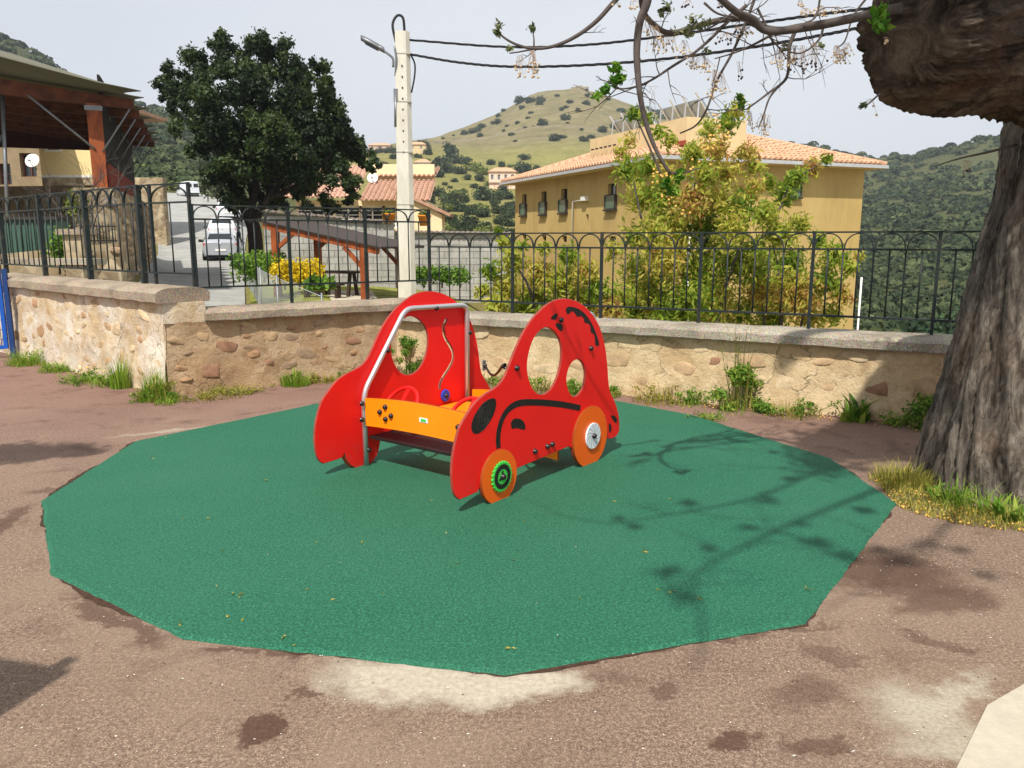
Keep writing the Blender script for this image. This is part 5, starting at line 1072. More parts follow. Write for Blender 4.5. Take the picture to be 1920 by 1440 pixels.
# ---------------------------------------------------------------- hedges and park plants
HEDGE = leafmat('hedge_leaves', [(0, (52, 84, 24)), (.5, (92, 128, 38)), (1, (140, 168, 66))], .35); YHED = leafmat('golden_leaves', [(0, (150, 128, 14)), (.4, (206, 178, 16)), (1, (236, 214, 50))], .35)
def hedge(name, label, cat, boxpx, D, dep, n, size, mat, seed, flat=False):
    x0, x1, y0, y1 = boxpx; r = random.Random(seed); a = P(x0, y1, D); b = P(x1, y0, D); base = Vector(((a.x + b.x) / 2, D, a.z)); w = b.x - a.x; h = b.z - a.z; rr = min(h, .5) * .42; cl = []
    for k in range(int(30 + w * 25)):
        cl.append((r.uniform(-w / 2 + rr * .6, w / 2 - rr * .6), r.uniform(-dep / 2, dep / 2), r.uniform(rr * .6, h - rr * .8), rr))
    root = thing(name, label, cat, base); o = bpy.data.objects.new('foliage', leaf_mesh('foliage', cl, n, size, .55, mat, seed, .6, .8, .3, 0, .4)); link(o, root)
    for k in range(3): mb = MB(); x = w * (k - 1) * .3; mb.tube([(x, 0, -.15), (x + .03, 0, h * .5)], .025, 6); mb.build('stem', TWIG, root)
    return root
hedge('golden_shrub', 'clipped bright yellow shrub in front of the wooden shelter', 'shrub', (516, 604, 484, 532), 19.5, .8, 2600, .085, YHED, 31)
hedge('hedge', 'green clipped hedge beside the chain link fence, under the oak', 'hedge', (468, 520, 470, 520), 21.5, 3.0, 2200, .10, HEDGE, 32)
hedge('hedge', 'low green hedge along the foot of the pale block wall', 'hedge', (772, 885, 498, 530), 23.0, .8, 2600, .10, HEDGE, 33)
hedge('agave_clump', 'spiky green clump on the lawn by the yellow shrub', 'plant', (570, 628, 522, 540), 17.0, .4, 260, .22, HEDGE, 34)
# ---------------------------------------------------------------- chain link fence along the street
CP_ = [(P(px, 480, Y), kz(yt, Y)) for px, Y, yt in ((446, 40, 432), (454, 32, 458), (463, 26, 477), (474, 22, 492), (486, 19, 505), (518, 16, 521), (552, 14.6, 536), (600, 13.3, 556))]
cpts = catmull([Vector((q.x, q.y, zt)) for q, zt in CP_], 8); cum = [0]
for a_, b_ in zip(cpts, cpts[1:]): cum.append(cum[-1] + math.hypot(b_.x - a_.x, b_.y - a_.y))
Lc = cum[-1]; hc = 1.2
def cpos(x, h): return Vector((np.interp(x, cum, [q.x for q in cpts]), np.interp(x, cum, [q.y for q in cpts]), np.interp(x, cum, [q.z for q in cpts]) - hc + h))
cf = thing('chain_link_fence', 'galvanised chain link fence running up between road and park', 'fence', (0, 0, 0))
for k in range(10): x = Lc * k / 9; mb = MB(); mb.tube([cpos(x, -.5), cpos(x, hc + .06)], .018, 7); mb.build('post', GREY, cf)
mb = MB(); sp_ = .085; w_ = .0016
for sgn in (1, -1):
    for k in range(int(Lc / sp_)):
        xa = k * sp_; xb_ = xa + sgn * hc
        if not 0 <= xb_ <= Lc: continue
        A_, B_ = cpos(xa, 0), cpos(xb_, hc); t_ = Vector((0, 0, w_ * 1.4)); y_ = Vector((.002, .002, 0))
        mb.add([A_ - t_, A_ + t_, B_ + t_, B_ - t_, A_ + y_, B_ + y_], [(0, 1, 2, 3), (0, 3, 5, 4), (1, 4, 5, 2)])
me_ = mb.build('mesh_wire', GALV, cf); tag(me_, kind='stuff')
for zz in (.02, hc): mb = MB(); mb.tube([cpos(Lc * k / 60, zz) for k in range(61)], .005, 4); mb.build('line_wire', GALV, cf)
p = onroad(441, 36); bo = thing('street_bollard', 'dark iron lamp post foot at the road edge beside the chain link fence', 'lamp post', p); mb = MB(); mb.lathe([(.001, 3.3), (.05, 3.3), (.055, 1.6), (.10, 1.5), (.10, 1.1), (.13, .7), (.19, .4), (.19, 0)], 12); mb.build('post', FENCE, bo); mb = MB(); mb.lathe([(.001, 3.75), (.16, 3.66), (.24, 3.6), (.17, 3.32), (.05, 3.3)], 8); mb.build('lantern', DARKT, bo)

# ================================================================ HILLSIDES
BUSH = leafmat('bush_leaves', [(0, (30, 42, 24)), (.5, (56, 70, 38)), (1, (86, 96, 54))], .15, .7); BUSHL = leafmat('light_bush_leaves', [(0, (66, 84, 34)), (.5, (104, 116, 50)), (1, (146, 146, 74))], .2, .7); PINE = leafmat('pine_needles', [(0, (24, 40, 26)), (.5, (46, 68, 42)), (1, (78, 98, 60))], .2, .7)
def tree_proto(seed, mat, n=420, size=.2, flat=.75, lobes=7, trunk=.0):
    r = random.Random(seed); cl = [(max(-.5, min(.5, r.gauss(0, .33))), max(-.5, min(.5, r.gauss(0, .33))), r.uniform(.35, .9) * flat, r.uniform(.40, .58), .8) for k in range(lobes)] + [(0, 0, .5 * flat, .72, .85)]
    me = leaf_mesh('distant_tree', cl, n, size, .8, mat, seed, .4, .8, .3, 0, .6); bm = bmesh.new(); bm.from_mesh(me)
    for c in cl:                      # trunk and limbs that carry the clumps
        a, b = Vector((0, 0, -.15)), Vector(c[:3])
        for w in (Vector((.035, 0, 0)), Vector((0, .035, 0))): bm.faces.new([bm.verts.new(q) for q in (a - w, a + w, b + w * .5, b - w * .5)])
    bm.to_mesh(me); bm.free(); return me
PD = [tree_proto(100 + k, BUSH, 520, .22) for k in range(5)]; PL = [tree_proto(120 + k, BUSHL, 480, .22) for k in range(3)]; PP = [tree_proto(140 + k, PINE, 600, .2, 1.3, 9) for k in range(3)]
def far_tree(px, py, wpx, D, kind, label, group, rr, hs=1.0, cat='bush', name='hillside_bush'):
    d = ray(px, py); 
    # walk the sight line until it meets the terrain, so that the plant stands where the picture shows it
    t_ = None
    if D is None:
        for y in np.geomspace(60, 760, 260):
            x = d.x * y / d.y; z = CAMH + d.z * y / d.y
            if z <= H(x, y): t_ = y; break
        if t_ is None: return None
        D = t_
    x = d.x * D / d.y; z = H(x, D); s = wpx / F * D / 2.0
    me = rr.choice({'d': PD, 'l': PL, 'p': PP}[kind]); o = bpy.data.objects.new(name, me); link(o); o.location = (x, D, z - s * .1); o.rotation_euler = (0, 0, rr.uniform(0, 6.28)); o.scale = (s, s, s * hs); return tag(o, label, cat, group)
rr = random.Random(77)
bush_px = [(900, 255, 14), (958, 252, 14), (1020, 232, 24), (1095, 260, 22), (1110, 256, 16), (1060, 222, 22), (1070, 190, 14), (1062, 200, 12), (1100, 192, 20), (1012, 186, 20), (995, 188, 22), (1010, 192, 18), (975, 188, 26), (978, 203, 14), (995, 210, 12), (990, 222, 10), (1052, 205, 12), (1085, 207, 12), (1100, 180, 12), (1045, 180, 10), (970, 232, 10), (950, 235, 10), (1000, 240, 8), (935, 200, 10), (1130, 242, 24), (1150, 236, 20), (1120, 272, 10), (1090, 243, 8), (1065, 230, 8), (1040, 258, 26), (1055, 256, 18), (985, 240, 8), (945, 245, 8), (890, 248, 8), (870, 246, 8), (965, 265, 10), (1140, 262, 12), (1165, 255, 14), (1185, 238, 16), (1200, 228, 14), (1230, 232, 16), (1100, 168, 8), (1120, 178, 8), (1140, 186, 10), (920, 215, 10)]
def hz_lab(x, y, w):
    return '%s dark bush on the %s of the grassy hill, %s' % ('large' if w > 17 else 'small' if w < 11 else 'rounded', 'summit slope' if y < 195 else 'middle slope' if y < 235 else 'lower meadow', 'towards the pole' if x < 960 else 'below the ruin' if x < 1105 else 'towards the solar panels')
for x, y, w in bush_px: far_tree(x, y + w * .25, w * 1.15, None, 'd', hz_lab(x, y, w), 'bushes on the grassy hill', rr, rr.uniform(.7, 1.1))
ridge_px = [(935, 213, 12), (935, 222, 16), (925, 226, 12), (905, 232, 16), (895, 236, 18), (885, 240, 18), (872, 245, 14), (945, 203, 10), (963, 186, 10), (830, 258, 8), (808, 250, 14), (790, 262, 26), (775, 266, 26), (800, 266, 22), (760, 272, 22), (740, 274, 22), (725, 275, 20), (710, 276, 20), (695, 276, 18), (680, 276, 18), (850, 252, 6)]
for x, y, w in ridge_px: far_tree(x, y + w * .6, w * 1.15, None, 'd', ('dark tree on the skyline %s' % ('left of the pole' if x < 750 else 'just right of the pole' if x < 812 else 'climbing the left ridge of the grassy hill' if x < 930 else 'near the top of the left ridge')), 'trees along the hill skyline', rr, 1.0, 'tree', 'ridge_tree')
vt = [(985, 292, 22, 'd'), (982, 312, 34, 'd'), (1005, 315, 20, 'd'), (1052, 308, 18, 'd'), (940, 306, 18, 'd'), (920, 303, 18, 'd'), (957, 308, 14, 'l'), (890, 308, 34, 'l'), (905, 318, 26, 'l'), (875, 298, 28, 'd'), (860, 295, 30, 'd'), (845, 290, 30, 'p'), (830, 298, 36, 'd'), (815, 305, 34, 'd'), (840, 310, 36, 'd'), (860, 318, 26, 'd'), (820, 320, 30, 'd'), (800, 282, 20, 'd'), (785, 290, 16, 'd'), (740, 290, 22, 'd'), (752, 300, 16, 'l'), (800, 300, 16, 'l'), (790, 322, 16, 'p'),
      (875, 330, 20, 'd'), (900, 332, 22, 'd'), (920, 340, 22, 'l'), (888, 345, 18, 'd'), (850, 335, 16, 'd'), (905, 360, 40, 'd'), (930, 365, 26, 'd'), (870, 355, 16, 'l'), (835, 345, 12, 'd'), (845, 350, 10, 'd'), (795, 345, 34, 'd'), (815, 355, 32, 'd'), (800, 370, 36, 'd'), (835, 372, 34, 'd'), (790, 385, 30, 'd'), (860, 385, 32, 'd'), (885, 390, 30, 'd'), (910, 395, 30, 'd'), (935, 390, 28, 'd'), (950, 400, 26, 'd'), (825, 395, 36, 'd'), (850, 405, 34, 'd'), (880, 415, 36, 'd'), (910, 420, 36, 'd'), (935, 425, 30, 'd'), (955, 380, 24, 'd'), (945, 350, 20, 'd'), (960, 430, 26, 'd'), (890, 435, 36, 'l'), (860, 432, 34, 'd'), (930, 440, 30, 'd'), (805, 410, 26, 'd'), (955, 335, 14, 'l'), (700, 300, 24, 'd'), (720, 306, 22, 'd'), (770, 312, 20, 'd'), (750, 320, 22, 'd')]
for _ in range(70):
    vt.append((rr.uniform(785, 965), rr.uniform(352, 446), rr.uniform(16, 34), rr.choice('dddddl')))
for x, y, w, k in vt: far_tree(x, y + w * .4, w * 1.2, None, k, '%s %s' % ({'d': 'dark round tree', 'l': 'light green tree', 'p': 'slim dark conifer'}[k], ('left of the pole below the skyline' if x < 760 else 'close to the right of the pole' if x < 830 else 'left of the pinkish villa' if x < 905 else 'right of the pinkish villa' if x > 965 else 'beside the pinkish villa') if y < 335 else ('on the slope just below the pinkish villa' if y < 372 else 'in the valley close to the pole' if x < 850 else 'in the valley between pole and ochre building' if x < 915 else 'in the valley next to the ochre building') if y < 412 else ('just above the pale block wall, near the pole' if x < 870 else 'just above the pale block wall, near the ochre building')), {'d': 'dark valley trees', 'l': 'light valley trees', 'p': 'valley conifers'}[k], rr, 1.3 if k == 'p' else rr.uniform(.85, 1.15), 'tree', 'valley_tree')
# woods behind the street bend and under the left hill
for k in range(46):
    x = rr.uniform(255, 430); y = rr.uniform(255, 378); w = rr.uniform(28, 50); far_tree(x, y, w, np.interp(y, [255, 300, 345, 378], [190, 140, 112, 96]) + rr.uniform(-5, 5), rr.choice('dddlld'), 'olive green tree in the wood %s' % ('behind the canopy hall' if x < 310 else 'above the white van' if x < 375 else 'behind the oak trunk'), 'trees behind the street bend', rr, 1.0, 'tree', 'woodland_tree')
# pines and trees below the long wall on the right
for x, y, w, D, k, lab in [(1660, 600, 120, 42, 'd', 'dark broadleaf tree below the wall beside the ochre building corner'), (1730, 590, 110, 48, 'p', 'green pine below the long wall, left one behind the tree trunk'), (1800, 580, 120, 52, 'p', 'green pine below the long wall, nearest the tree trunk'), (1690, 540, 90, 70, 'd', 'dark tree in the valley behind the pines')]:
    far_tree(x, y + 40, w, D, k, lab, None, rr, 1.35, 'tree', 'valley_tree')
# dense scrub on the right and left hills: one mass of crowns
def scrub(name, label, s0, s1, D0, D1, n, seed, mats, dens):
    r = random.Random(seed); rng = np.random.default_rng(seed); V = []; Tn = []; base_q = 60
    for k in range(n):
        s = r.uniform(s0, s1); D = math.exp(r.uniform(math.log(D0), math.log(D1))); x = s * D
        if noise.noise(Vector((x / 34, D / 34, 3.3))) < dens - .25 * r.random(): continue
        z = H(x, D); rad = r.uniform(1.4, 3.4) * (1 if D > 150 else .75); tint = r.random(); q = base_q if D > 200 else int(base_q * 1.6)
        d = rng.normal(size=(q, 3)); d /= np.linalg.norm(d, axis=1)[:, None]; d[:, 2] = np.abs(d[:, 2]) * .9; p = np.array([x, D, z]) + d * rad * np.array([1, 1, .8])
        nn = d + .5 * rng.normal(size=(q, 3)); nn /= np.linalg.norm(nn, axis=1)[:, None]; t = rng.normal(size=(q, 3)); t -= nn * (t * nn).sum(1)[:, None]; t /= np.linalg.norm(t, axis=1)[:, None]; b = np.cross(nn, t); sz = rad * .30
        v = np.stack([p - t * sz, p + b * sz * .8, p + t * sz, p - b * sz * .8], 1); V.append(v.reshape(-1, 3)); Tn.append(np.repeat(np.clip(tint * .6 + .4 * rng.random(q), 0, 1), 4))
    V = np.concatenate(V); Tn = np.concatenate(Tn); o = bpy.data.objects.new(name, quads_mesh(name, V, len(V) // 4, mats, Tn)); link(o); return tag(o, label, 'woodland', kind='stuff')
SCRUB = leafmat('scrub_leaves', [(0, (34, 46, 28)), (.5, (58, 72, 42)), (1, (94, 102, 62))], .12, .75)
scrub('woodland', 'dense dark green scrub covering the right hill', .30, 1.0, 60, 520, 4600, 5, SCRUB, -.12)
scrub('woodland', 'dense dark scrub covering the steep left hill', -1.2, -.36, 110, 380, 2600, 6, SCRUB, -.2)
scrub('woodland', 'sparse olive scrub on the shoulder of the grassy hill', .13, .33, 330, 640, 700, 8, SCRUB, -.05)
# ruin on the hill top, far villas, power pylon
RUIN = plain('ruin_stone', (150, 140, 118), .95, .1, var=.2, scale=.5)
pr_ = P(1087, 158, 646); ru = thing('ruined_fort', 'small ruined stone fort crowning the grassy hill', 'ruin', (pr_.x, pr_.y, H(pr_.x, pr_.y) - .5))
for k, (x, w, h) in enumerate([(-4.5, 4, 2.6), (-.5, 5, 3.6), (4.6, 4.5, 2.8)]): mb = MB(); mb.box((x, 0, h / 2), (w, 5, h)); mb.build('wall', RUIN, ru)
def villa(label, px, py, D, w, h, mat, nwin, arches=0, roofc=TILE):
    b = P(px, py, D); z = H(b.x, D); ro = thing('hillside_villa', label, 'house', (b.x, D, z - .5)); hz = h + .5
    ops = [(w * (k + .5) / nwin - .45, w * (k + .5) / nwin + .45, hz * .55, hz * .85) for k in range(nwin)] + ([(w * (k + .5) / arches - .9, w * (k + .5) / arches + .9, .7, hz * .42) for k in range(arches)] if arches else [])
    mb = MB(); d_, i_ = face_wall(mb, Vector((-w / 2, 0, 0)), Vector((w / 2, 0, 0)), 0, hz, ops, .4); mb.box((0, 3.6, hz / 2), (w - .05, 6, hz - .05)); mb.build('wall', mat, ro)
    for o_ in ops[:nwin]: window(ro, Vector((-w / 2, 0, 0)), d_, i_, *o_, dep=.3, bars=(1, 0), fw=.1)
    mb = MB(); e = .5; mb.add([(-w / 2 - e, -e, hz), (w / 2 + e, -e, hz), (w / 2 + e, 7.2, hz), (-w / 2 - e, 7.2, hz), (-w / 2 + 2, 3.3, hz + 1.5), (w / 2 - 2, 3.3, hz + 1.5)], [(0, 1, 5, 4), (1, 2, 5), (2, 3, 4, 5), (3, 0, 4), (0, 3, 2, 1)]); mb.build('roof', roofc, ro)
PINKW = plain('pink_render', (232, 200, 178), .9, var=.05); VWHT = plain('villa_white', (230, 228, 220), .9, var=.04)
villa('pinkish villa with an arcade below the grassy hill', 942, 335, 260, 8.5, 5.2, PINKW, 4, 5); villa('white villa just left of the ochre roof, on the hill foot', 1094, 305, 300, 9, 3.6, VWHT, 3)
villa('small pale house on the left shoulder of the grassy hill', 712, 290, 420, 11, 3.5, PINKW, 3); villa('small ochre house behind the pole on the hill shoulder', 782, 292, 380, 8, 4, BEIGE, 2); villa('tiny white house among the valley trees', 792, 322, 300, 6, 2.6, VWHT, 2)
py_ = P(1224, 196, 600); pt = thing('power_pylon', 'faint lattice power pylon on the hill shoulder', 'pylon', (py_.x, py_.y, H(py_.x, 600)))
mb = MB(); PYL = plain('pylon_steel', (160, 164, 168), .6, var=.05)
for sx in (-1, 1):
    for sy in (-1, 1): mb.bar((sx * 2.2, sy * 2.2, 0), (sx * .5, sy * .5, 14), .18); mb.bar((sx * .5, sy * .5, 14), (sx * 2.2, sy * .4, 17), .16)
for z in (3, 6, 9, 12):
    w = 2.2 - 1.7 * z / 14
    for sy in (-1, 1): mb.bar((-w, sy * w, z), (w, sy * w, z), .12); mb.bar((-w, sy * w, z - 2.5), (w, sy * w, z), .1)
mb.bar((-4, 0, 17), (4, 0, 17), .25); mb.build('lattice', PYL, pt)
# field walls crossing the grass: low stone lines that follow the ground
for pts, lab in (([(815, 268), (850, 266), (880, 264), (920, 258), (960, 250), (1000, 240), (1040, 238), (1090, 240), (1130, 244)], 'thin dry stone field wall crossing the grassy hill'),):
    q = []
    for x, y in pts:
        d = ray(x, y)
        for Y in np.geomspace(150, 700, 400):
            if CAMH + d.z * Y / d.y <= H(d.x * Y / d.y, Y): q.append(Vector((d.x * Y / d.y, Y, 0))); break
    q = catmull(q, 5); mb = MB()
    for a, b in zip(q, q[1:]): mb.bar((a.x, a.y, H(a.x, a.y) + .2), (b.x, b.y, H(b.x, b.y) + .2), .6, 1.1)
    tag(mb.build('field_wall', RUIN), lab, 'wall')
# ================================================================ LEFT: canopy hall, house, stone walls
STONEW = NT('village_stone'); _v = STONEW.coord('world'); _vo = STONEW.voro(_v, 3.4); _e = STONEW.voro(_v, 3.4, 'DISTANCE_TO_EDGE')
STONEW.col(STONEW.mix(STONEW.ramp(_e.outputs['Distance'], [(.02, .8), (.07, 0.)]), STONEW.mix(.6, STONEW.ramp(STONEW.noise(_v, 3, 5, .7), [(.3, lin((128, 112, 90))), (.7, lin((182, 164, 134)))]), STONEW.ramp(_vo.outputs['Color'], [(.2, lin((104, 86, 66))), (.5, lin((158, 138, 108))), (.8, lin((196, 180, 150)))])), lin((150, 138, 118)))); STONEW.set(.95, .1); STONEW.bump(_e.outputs['Distance'], .8, .05); STONEW = STONEW.m
MEMB = plain('fabric_membrane', (108, 106, 92), .8, .2, var=.06, scale=1.5); DKSCR = plain('dark_screen', (40, 38, 36), .85, .15, var=.2); REDB = plain('red_boards', (120, 52, 40), .8, .2, var=.18, scale=3); HALLW = plain('dark_red_lining', (62, 34, 28), .85, .15, var=.2)
DKBEAM = NT('dark_glulam'); _v = DKBEAM.coord('obj'); DKBEAM.col(DKBEAM.ramp(DKBEAM.noise(_v, 4, 5, .6, .4), [(.3, lin((64, 34, 22))), (.7, lin((112, 62, 36)))])); DKBEAM.set(.65, .25); DKBEAM = DKBEAM.m
T1 = P(250, 184, 22); T6 = P(289, 260, 31); ax = Vector((T6.x - T1.x, T6.y - T1.y, 0)); La = ax.length; ax.normalize(); lt = Vector((-ax.y, ax.x, 0)); lt = lt if lt.x < 0 else -lt
hall = thing('canopy_hall', 'timber sports hall canopy with fabric roof and dark screens at far left', 'pavilion', (T1.x, T1.y, 0), math.atan2(ax.y, ax.x)); sgn_y = 1 if Vector((-ax.y, ax.x, 0)).dot(lt) > 0 else -1
zT = T1.z; NF = 6; Wd = 11.0
def beamz(q): return zT + .10 * q + .02 * q * q * .2      # rise of the roof away from the eave
for k in range(NF):
    x = La * k / (NF - 1); mb = MB(); n = 10; vs = []
    for i in range(n + 1):
        q = Wd * i / n; z = beamz(q) - .05; dep = .22 + .16 * min(1, q / 2.5)
        for sx, dz in ((-.09, 0), (.09, 0), (.09, -dep), (-.09, -dep)): vs.append((x + sx, sgn_y * q, z + dz))
    mb.add(vs, [(i * 4 + c, i * 4 + (c + 1) % 4, (i + 1) * 4 + (c + 1) % 4, (i + 1) * 4 + c) for i in range(n) for c in range(4)] + [(0, 1, 2, 3), (n * 4, n * 4 + 1, n * 4 + 2, n * 4 + 3)]); mb.build('roof_beam', DKBEAM, hall)
    mb = MB(); mb.box((x, sgn_y * .95, (beamz(1) - .3) / 2 + .3), (.24, .34, beamz(1) - .3 - .6)); mb.build('column', WOOD, hall)
    mb = MB(); mb.tube([(x - .14, sgn_y * 1.0, beamz(1) - 1.45), (x - .14, sgn_y * 2.4, beamz(2.4) - .35)], .03, 7); mb.tube([(x - .14, sgn_y * .82, beamz(1) - 1.5), (x - .14, sgn_y * .1, beamz(0) - .3)], .022, 7); mb.build('brace', GREY, hall)
    mb = MB(); mb.box((x - .13, sgn_y * .95, beamz(1) - .42), (.04, .42, .12)); mb.build('bracket', GREY, hall)
for k in range(-1, NF):                       # fabric bays sagging between the beams, each with its pointed eave
    x0, x1 = La * k / (NF - 1), La * (k + 1) / (NF - 1)
    if k == -1: x0, x1 = -1.0, 0.0
    m, n = 8, 12; vs = []
    for j in range(m + 1):
        u = j / m
        for i in range(n + 1):
            q = -.25 + (Wd + .25) * i / n; hump = math.sin(u * math.pi) * .35 * min(1, max(0, q + .2) / 3.0) + (.42 * min(1, max(0, q) / 4.0) * (1 - u) if k == -1 else 0)
            vs.append((x0 + (x1 - x0) * u, sgn_y * (q + (.45 * math.sin(u * math.pi) if i == 0 else 0)), beamz(max(q, 0)) + .02 + hump))
    mb = MB(); mb.add(vs, [(j * (n + 1) + i, j * (n + 1) + i + 1, (j + 1) * (n + 1) + i + 1, (j + 1) * (n + 1) + i) for j in range(m) for i in range(n)], 0, True); o = mb.build('membrane', MEMB, hall); md = o.modifiers.new('thick', 'SOLIDIFY'); md.thickness = .02
hb = beamz(1)
mb = MB(); mb.box((La / 2, sgn_y * .80, (hb - .35 + 2.6) / 2 + .4), (La - .2, .06, hb - .35 - 1.8)); mb.build('side_screen', DKSCR, hall)
m1 = MB(); m1.box((0, 0, 0), (.26, .05, 2.3)); bmesh_ = m1.mesh('cladding_board', REDB)
for k in range(int(La / .29)): inst('cladding_board', bmesh_, hall, (.18 + k * .29, sgn_y * .74, 2.1 + .3), (0, 0, 0))
mb = MB(); mb.box((La + .1, sgn_y * (Wd / 2 + 1), (beamz(5) + kz(262, 31)) / 2), (.12, Wd - 1.5, beamz(5) - kz(262, 31) + .9)); mb.build('end_screen', HALLW, hall)
mb = MB(); mb.tube([(0.4, sgn_y * 3.3, .9), (.4, sgn_y * 3.05, beamz(3) - .3)], .05, 7); mb.build('prop', GREY, hall); mb = MB(); mb.tube([(.2, sgn_y * 5.2, .9), (.4, sgn_y * 3.1, beamz(3) - 1.3)], .04, 7); mb.build('prop', GREY, hall)
# house behind the hall
DHs = 47.0; hA_ = P(66, 330, DHs); hB_ = P(240, 330, DHs); zb_, zt_h = kz(333, DHs), kz(205, DHs)
he = thing('beige_house', 'pale yellow house wall with a brown shuttered window behind the canopy hall', 'house', (hA_.x, DHs, 0)); wL = hB_.x - hA_.x
cxw = (105 - 66) / (240 - 66) * wL; op = [(cxw - .34, cxw + .34, kz(281, DHs), kz(253, DHs))]; YEL = plain('pale_yellow_render', (232, 208, 152), .92, var=.06, scale=1.0); SHUT = plain('brown_shutter', (112, 62, 48), .7, var=.15)
mb = MB(); d_, i_ = face_wall(mb, Vector((0, 0, 0)), Vector((wL, 0, 0)), zb_, zt_h, op, .15); face_wall(mb, Vector((0, 5, 0)), Vector((0, 0, 0)), zb_, zt_h, []); mb.build('wall', YEL, he)
o_ = op[0]; mb = MB()
for (x, z, sx, sz) in ((o_[0] - .06, (o_[2] + o_[3]) / 2, .12, o_[3] - o_[2] + .24), (o_[1] + .06, (o_[2] + o_[3]) / 2, .12, o_[3] - o_[2] + .24), (cxw, o_[2] - .06, .68, .12), (cxw, o_[3] + .06, .68, .12)): mb.box((x, -.02, z), (sx, .05, sz))
wf_ = mb.build('window_frame', WHITE, he)
for s in (-1, 1): mb = MB(); mb.box((cxw + s * .17, .06, (o_[2] + o_[3]) / 2), (.32, .04, o_[3] - o_[2] - .02)); mb.build('shutter', SHUT, he)
mb = MB(); mb.box((wL / 2, -.05, zb_ + .06), (wL, .14, .14)); mb.build('plinth_band', WHITE, he); mb = MB(); mb.box((wL / 2, .1, (zb_ + 0) / 2 - .3), (wL + 4, .5, zb_ + .6)); mb.build('stone_base', STONEW, he)
mb = MB(); mb.box((wL / 2, 2.4, zt_h + .1), (wL + .8, 5.4, .2)); mb.build('roof', TILE2, he)
pd = P(62, 302, 43); sd2 = thing('satellite_dish', 'white satellite dish on the shaded wall at far left', 'dish', pd); dish(sd2, .36)
wx = P(-60, 330, 44); hw2 = thing('neighbour_house', 'shaded stone house wing with dark openings at the far left edge', 'house', (wx.x, 44.5, 0)); w2 = P(68, 330, 44).x - wx.x
ops2 = [(w2 * .35, w2 * .55, kz(345, 44), kz(305, 44)), (w2 * .7, w2 * .93, kz(330, 44), kz(285, 44))]; mb = MB(); d_, i_ = face_wall(mb, Vector((0, 0, 0)), Vector((w2, 0, 0)), 0, kz(240, 44), ops2, .4); mb.build('wall', plain('old_plaster', (140, 122, 96), .95, var=.2, scale=1.2), hw2)
for o_ in ops2: window(hw2, Vector((0, 0, 0)), d_, i_, *o_, dep=.3, frame=SHUT, bars=(1, 1))
mb = MB(); mb.box((w2 / 2, 1.5, kz(240, 44) + .1), (w2 + .8, 4, .25)); mb.build('roof', TILE2, hw2)
# stone retaining wall that carries the hall, along the left side of the road
def stone_wall(label, pts, thick, seed, nst=0):
    """pts: plan polyline with top heights; masonry follows the ground"""
    base = Vector((pts[0][0], pts[0][1], 0)); root = thing('stone_wall', label, 'wall', base); mb = MB()
    for (x0, y0, z0, t0), (x1, y1, z1, t1) in zip(pts, pts[1:]):
        a, b = Vector((x0, y0, 0)) - base, Vector((x1, y1, 0)) - base; d = (b - a).normalized(); nn = Vector((-d.y, d.x, 0)) * thick
        q = [a, b, b + nn, a + nn]; bz = [z0, z1, z1, z0]; tz = [t0, t1, t1, t0]
        mb.add([(p.x, p.y, z) for p, z in zip(q, bz)] + [(p.x, p.y, z) for p, z in zip(q, tz)], [(4, 5, 6, 7), (0, 1, 5, 4), (1, 2, 6, 5), (2, 3, 7, 6), (3, 0, 4, 7)])
    mb.build('masonry', STONEW, root)
    if nst:
        r = random.Random(seed)
        for (x0, y0, z0, t0), (x1, y1, z1, t1) in zip(pts, pts[1:]):
            a, b = Vector((x0, y0, 0)) - base, Vector((x1, y1, 0)) - base; Ln = (b - a).length; rz = math.atan2((b - a).y, (b - a).x)
            for k in range(int(nst * Ln / 4)):
                t_ = r.random(); p = a.lerp(b, t_); w = r.uniform(.18, .42); zz = r.uniform(z0 + (z1 - z0) * t_ + .4, t0 + (t1 - t0) * t_ - .1)
                inst('stone', r.choice(STM)[r.choice([1, 3, 3, 4, 5])], root, (p.x, p.y, zz), (0, r.uniform(-.3, .3), rz), (w, .05, w * r.uniform(.5, .8)))
    return root
q0, q1, q2, q3 = P(150, 470, 20.5), P(222, 470, 21.0), P(272, 400, 33), P(284, 400, 40)
stone_wall('rubble retaining wall with squared end beside the road, below the canopy hall', [(q0.x, q0.y, -.6, kz(352, 20.5)), (q1.x, q1.y, -.6, kz(352, 21)), (q2.x, q2.y, -.2, kz(378, 33)), (q3.x, q3.y, .0, kz(392, 40))], .5, 3, 34)
q0, q1 = P(-220, 470, 25), P(222, 470, 30); stone_wall('sunlit stone wall under the canopy hall, behind the bare shrub', [(q0.x, q0.y, -.4, kz(352, 25)), (q1.x, q1.y, -.4, kz(347, 30))], .5, 4, 16)
q0, q1 = P(285, 400, 78), P(420, 400, 92); stone_wall('low sunlit stone parapet at the top of the road', [(q0.x, q0.y, 3.5, kz(372, 78)), (P(360, 400, 90).x, 90, 4, kz(376, 90)), (q1.x, q1.y, 4, kz(378, 92))], .4, 5)
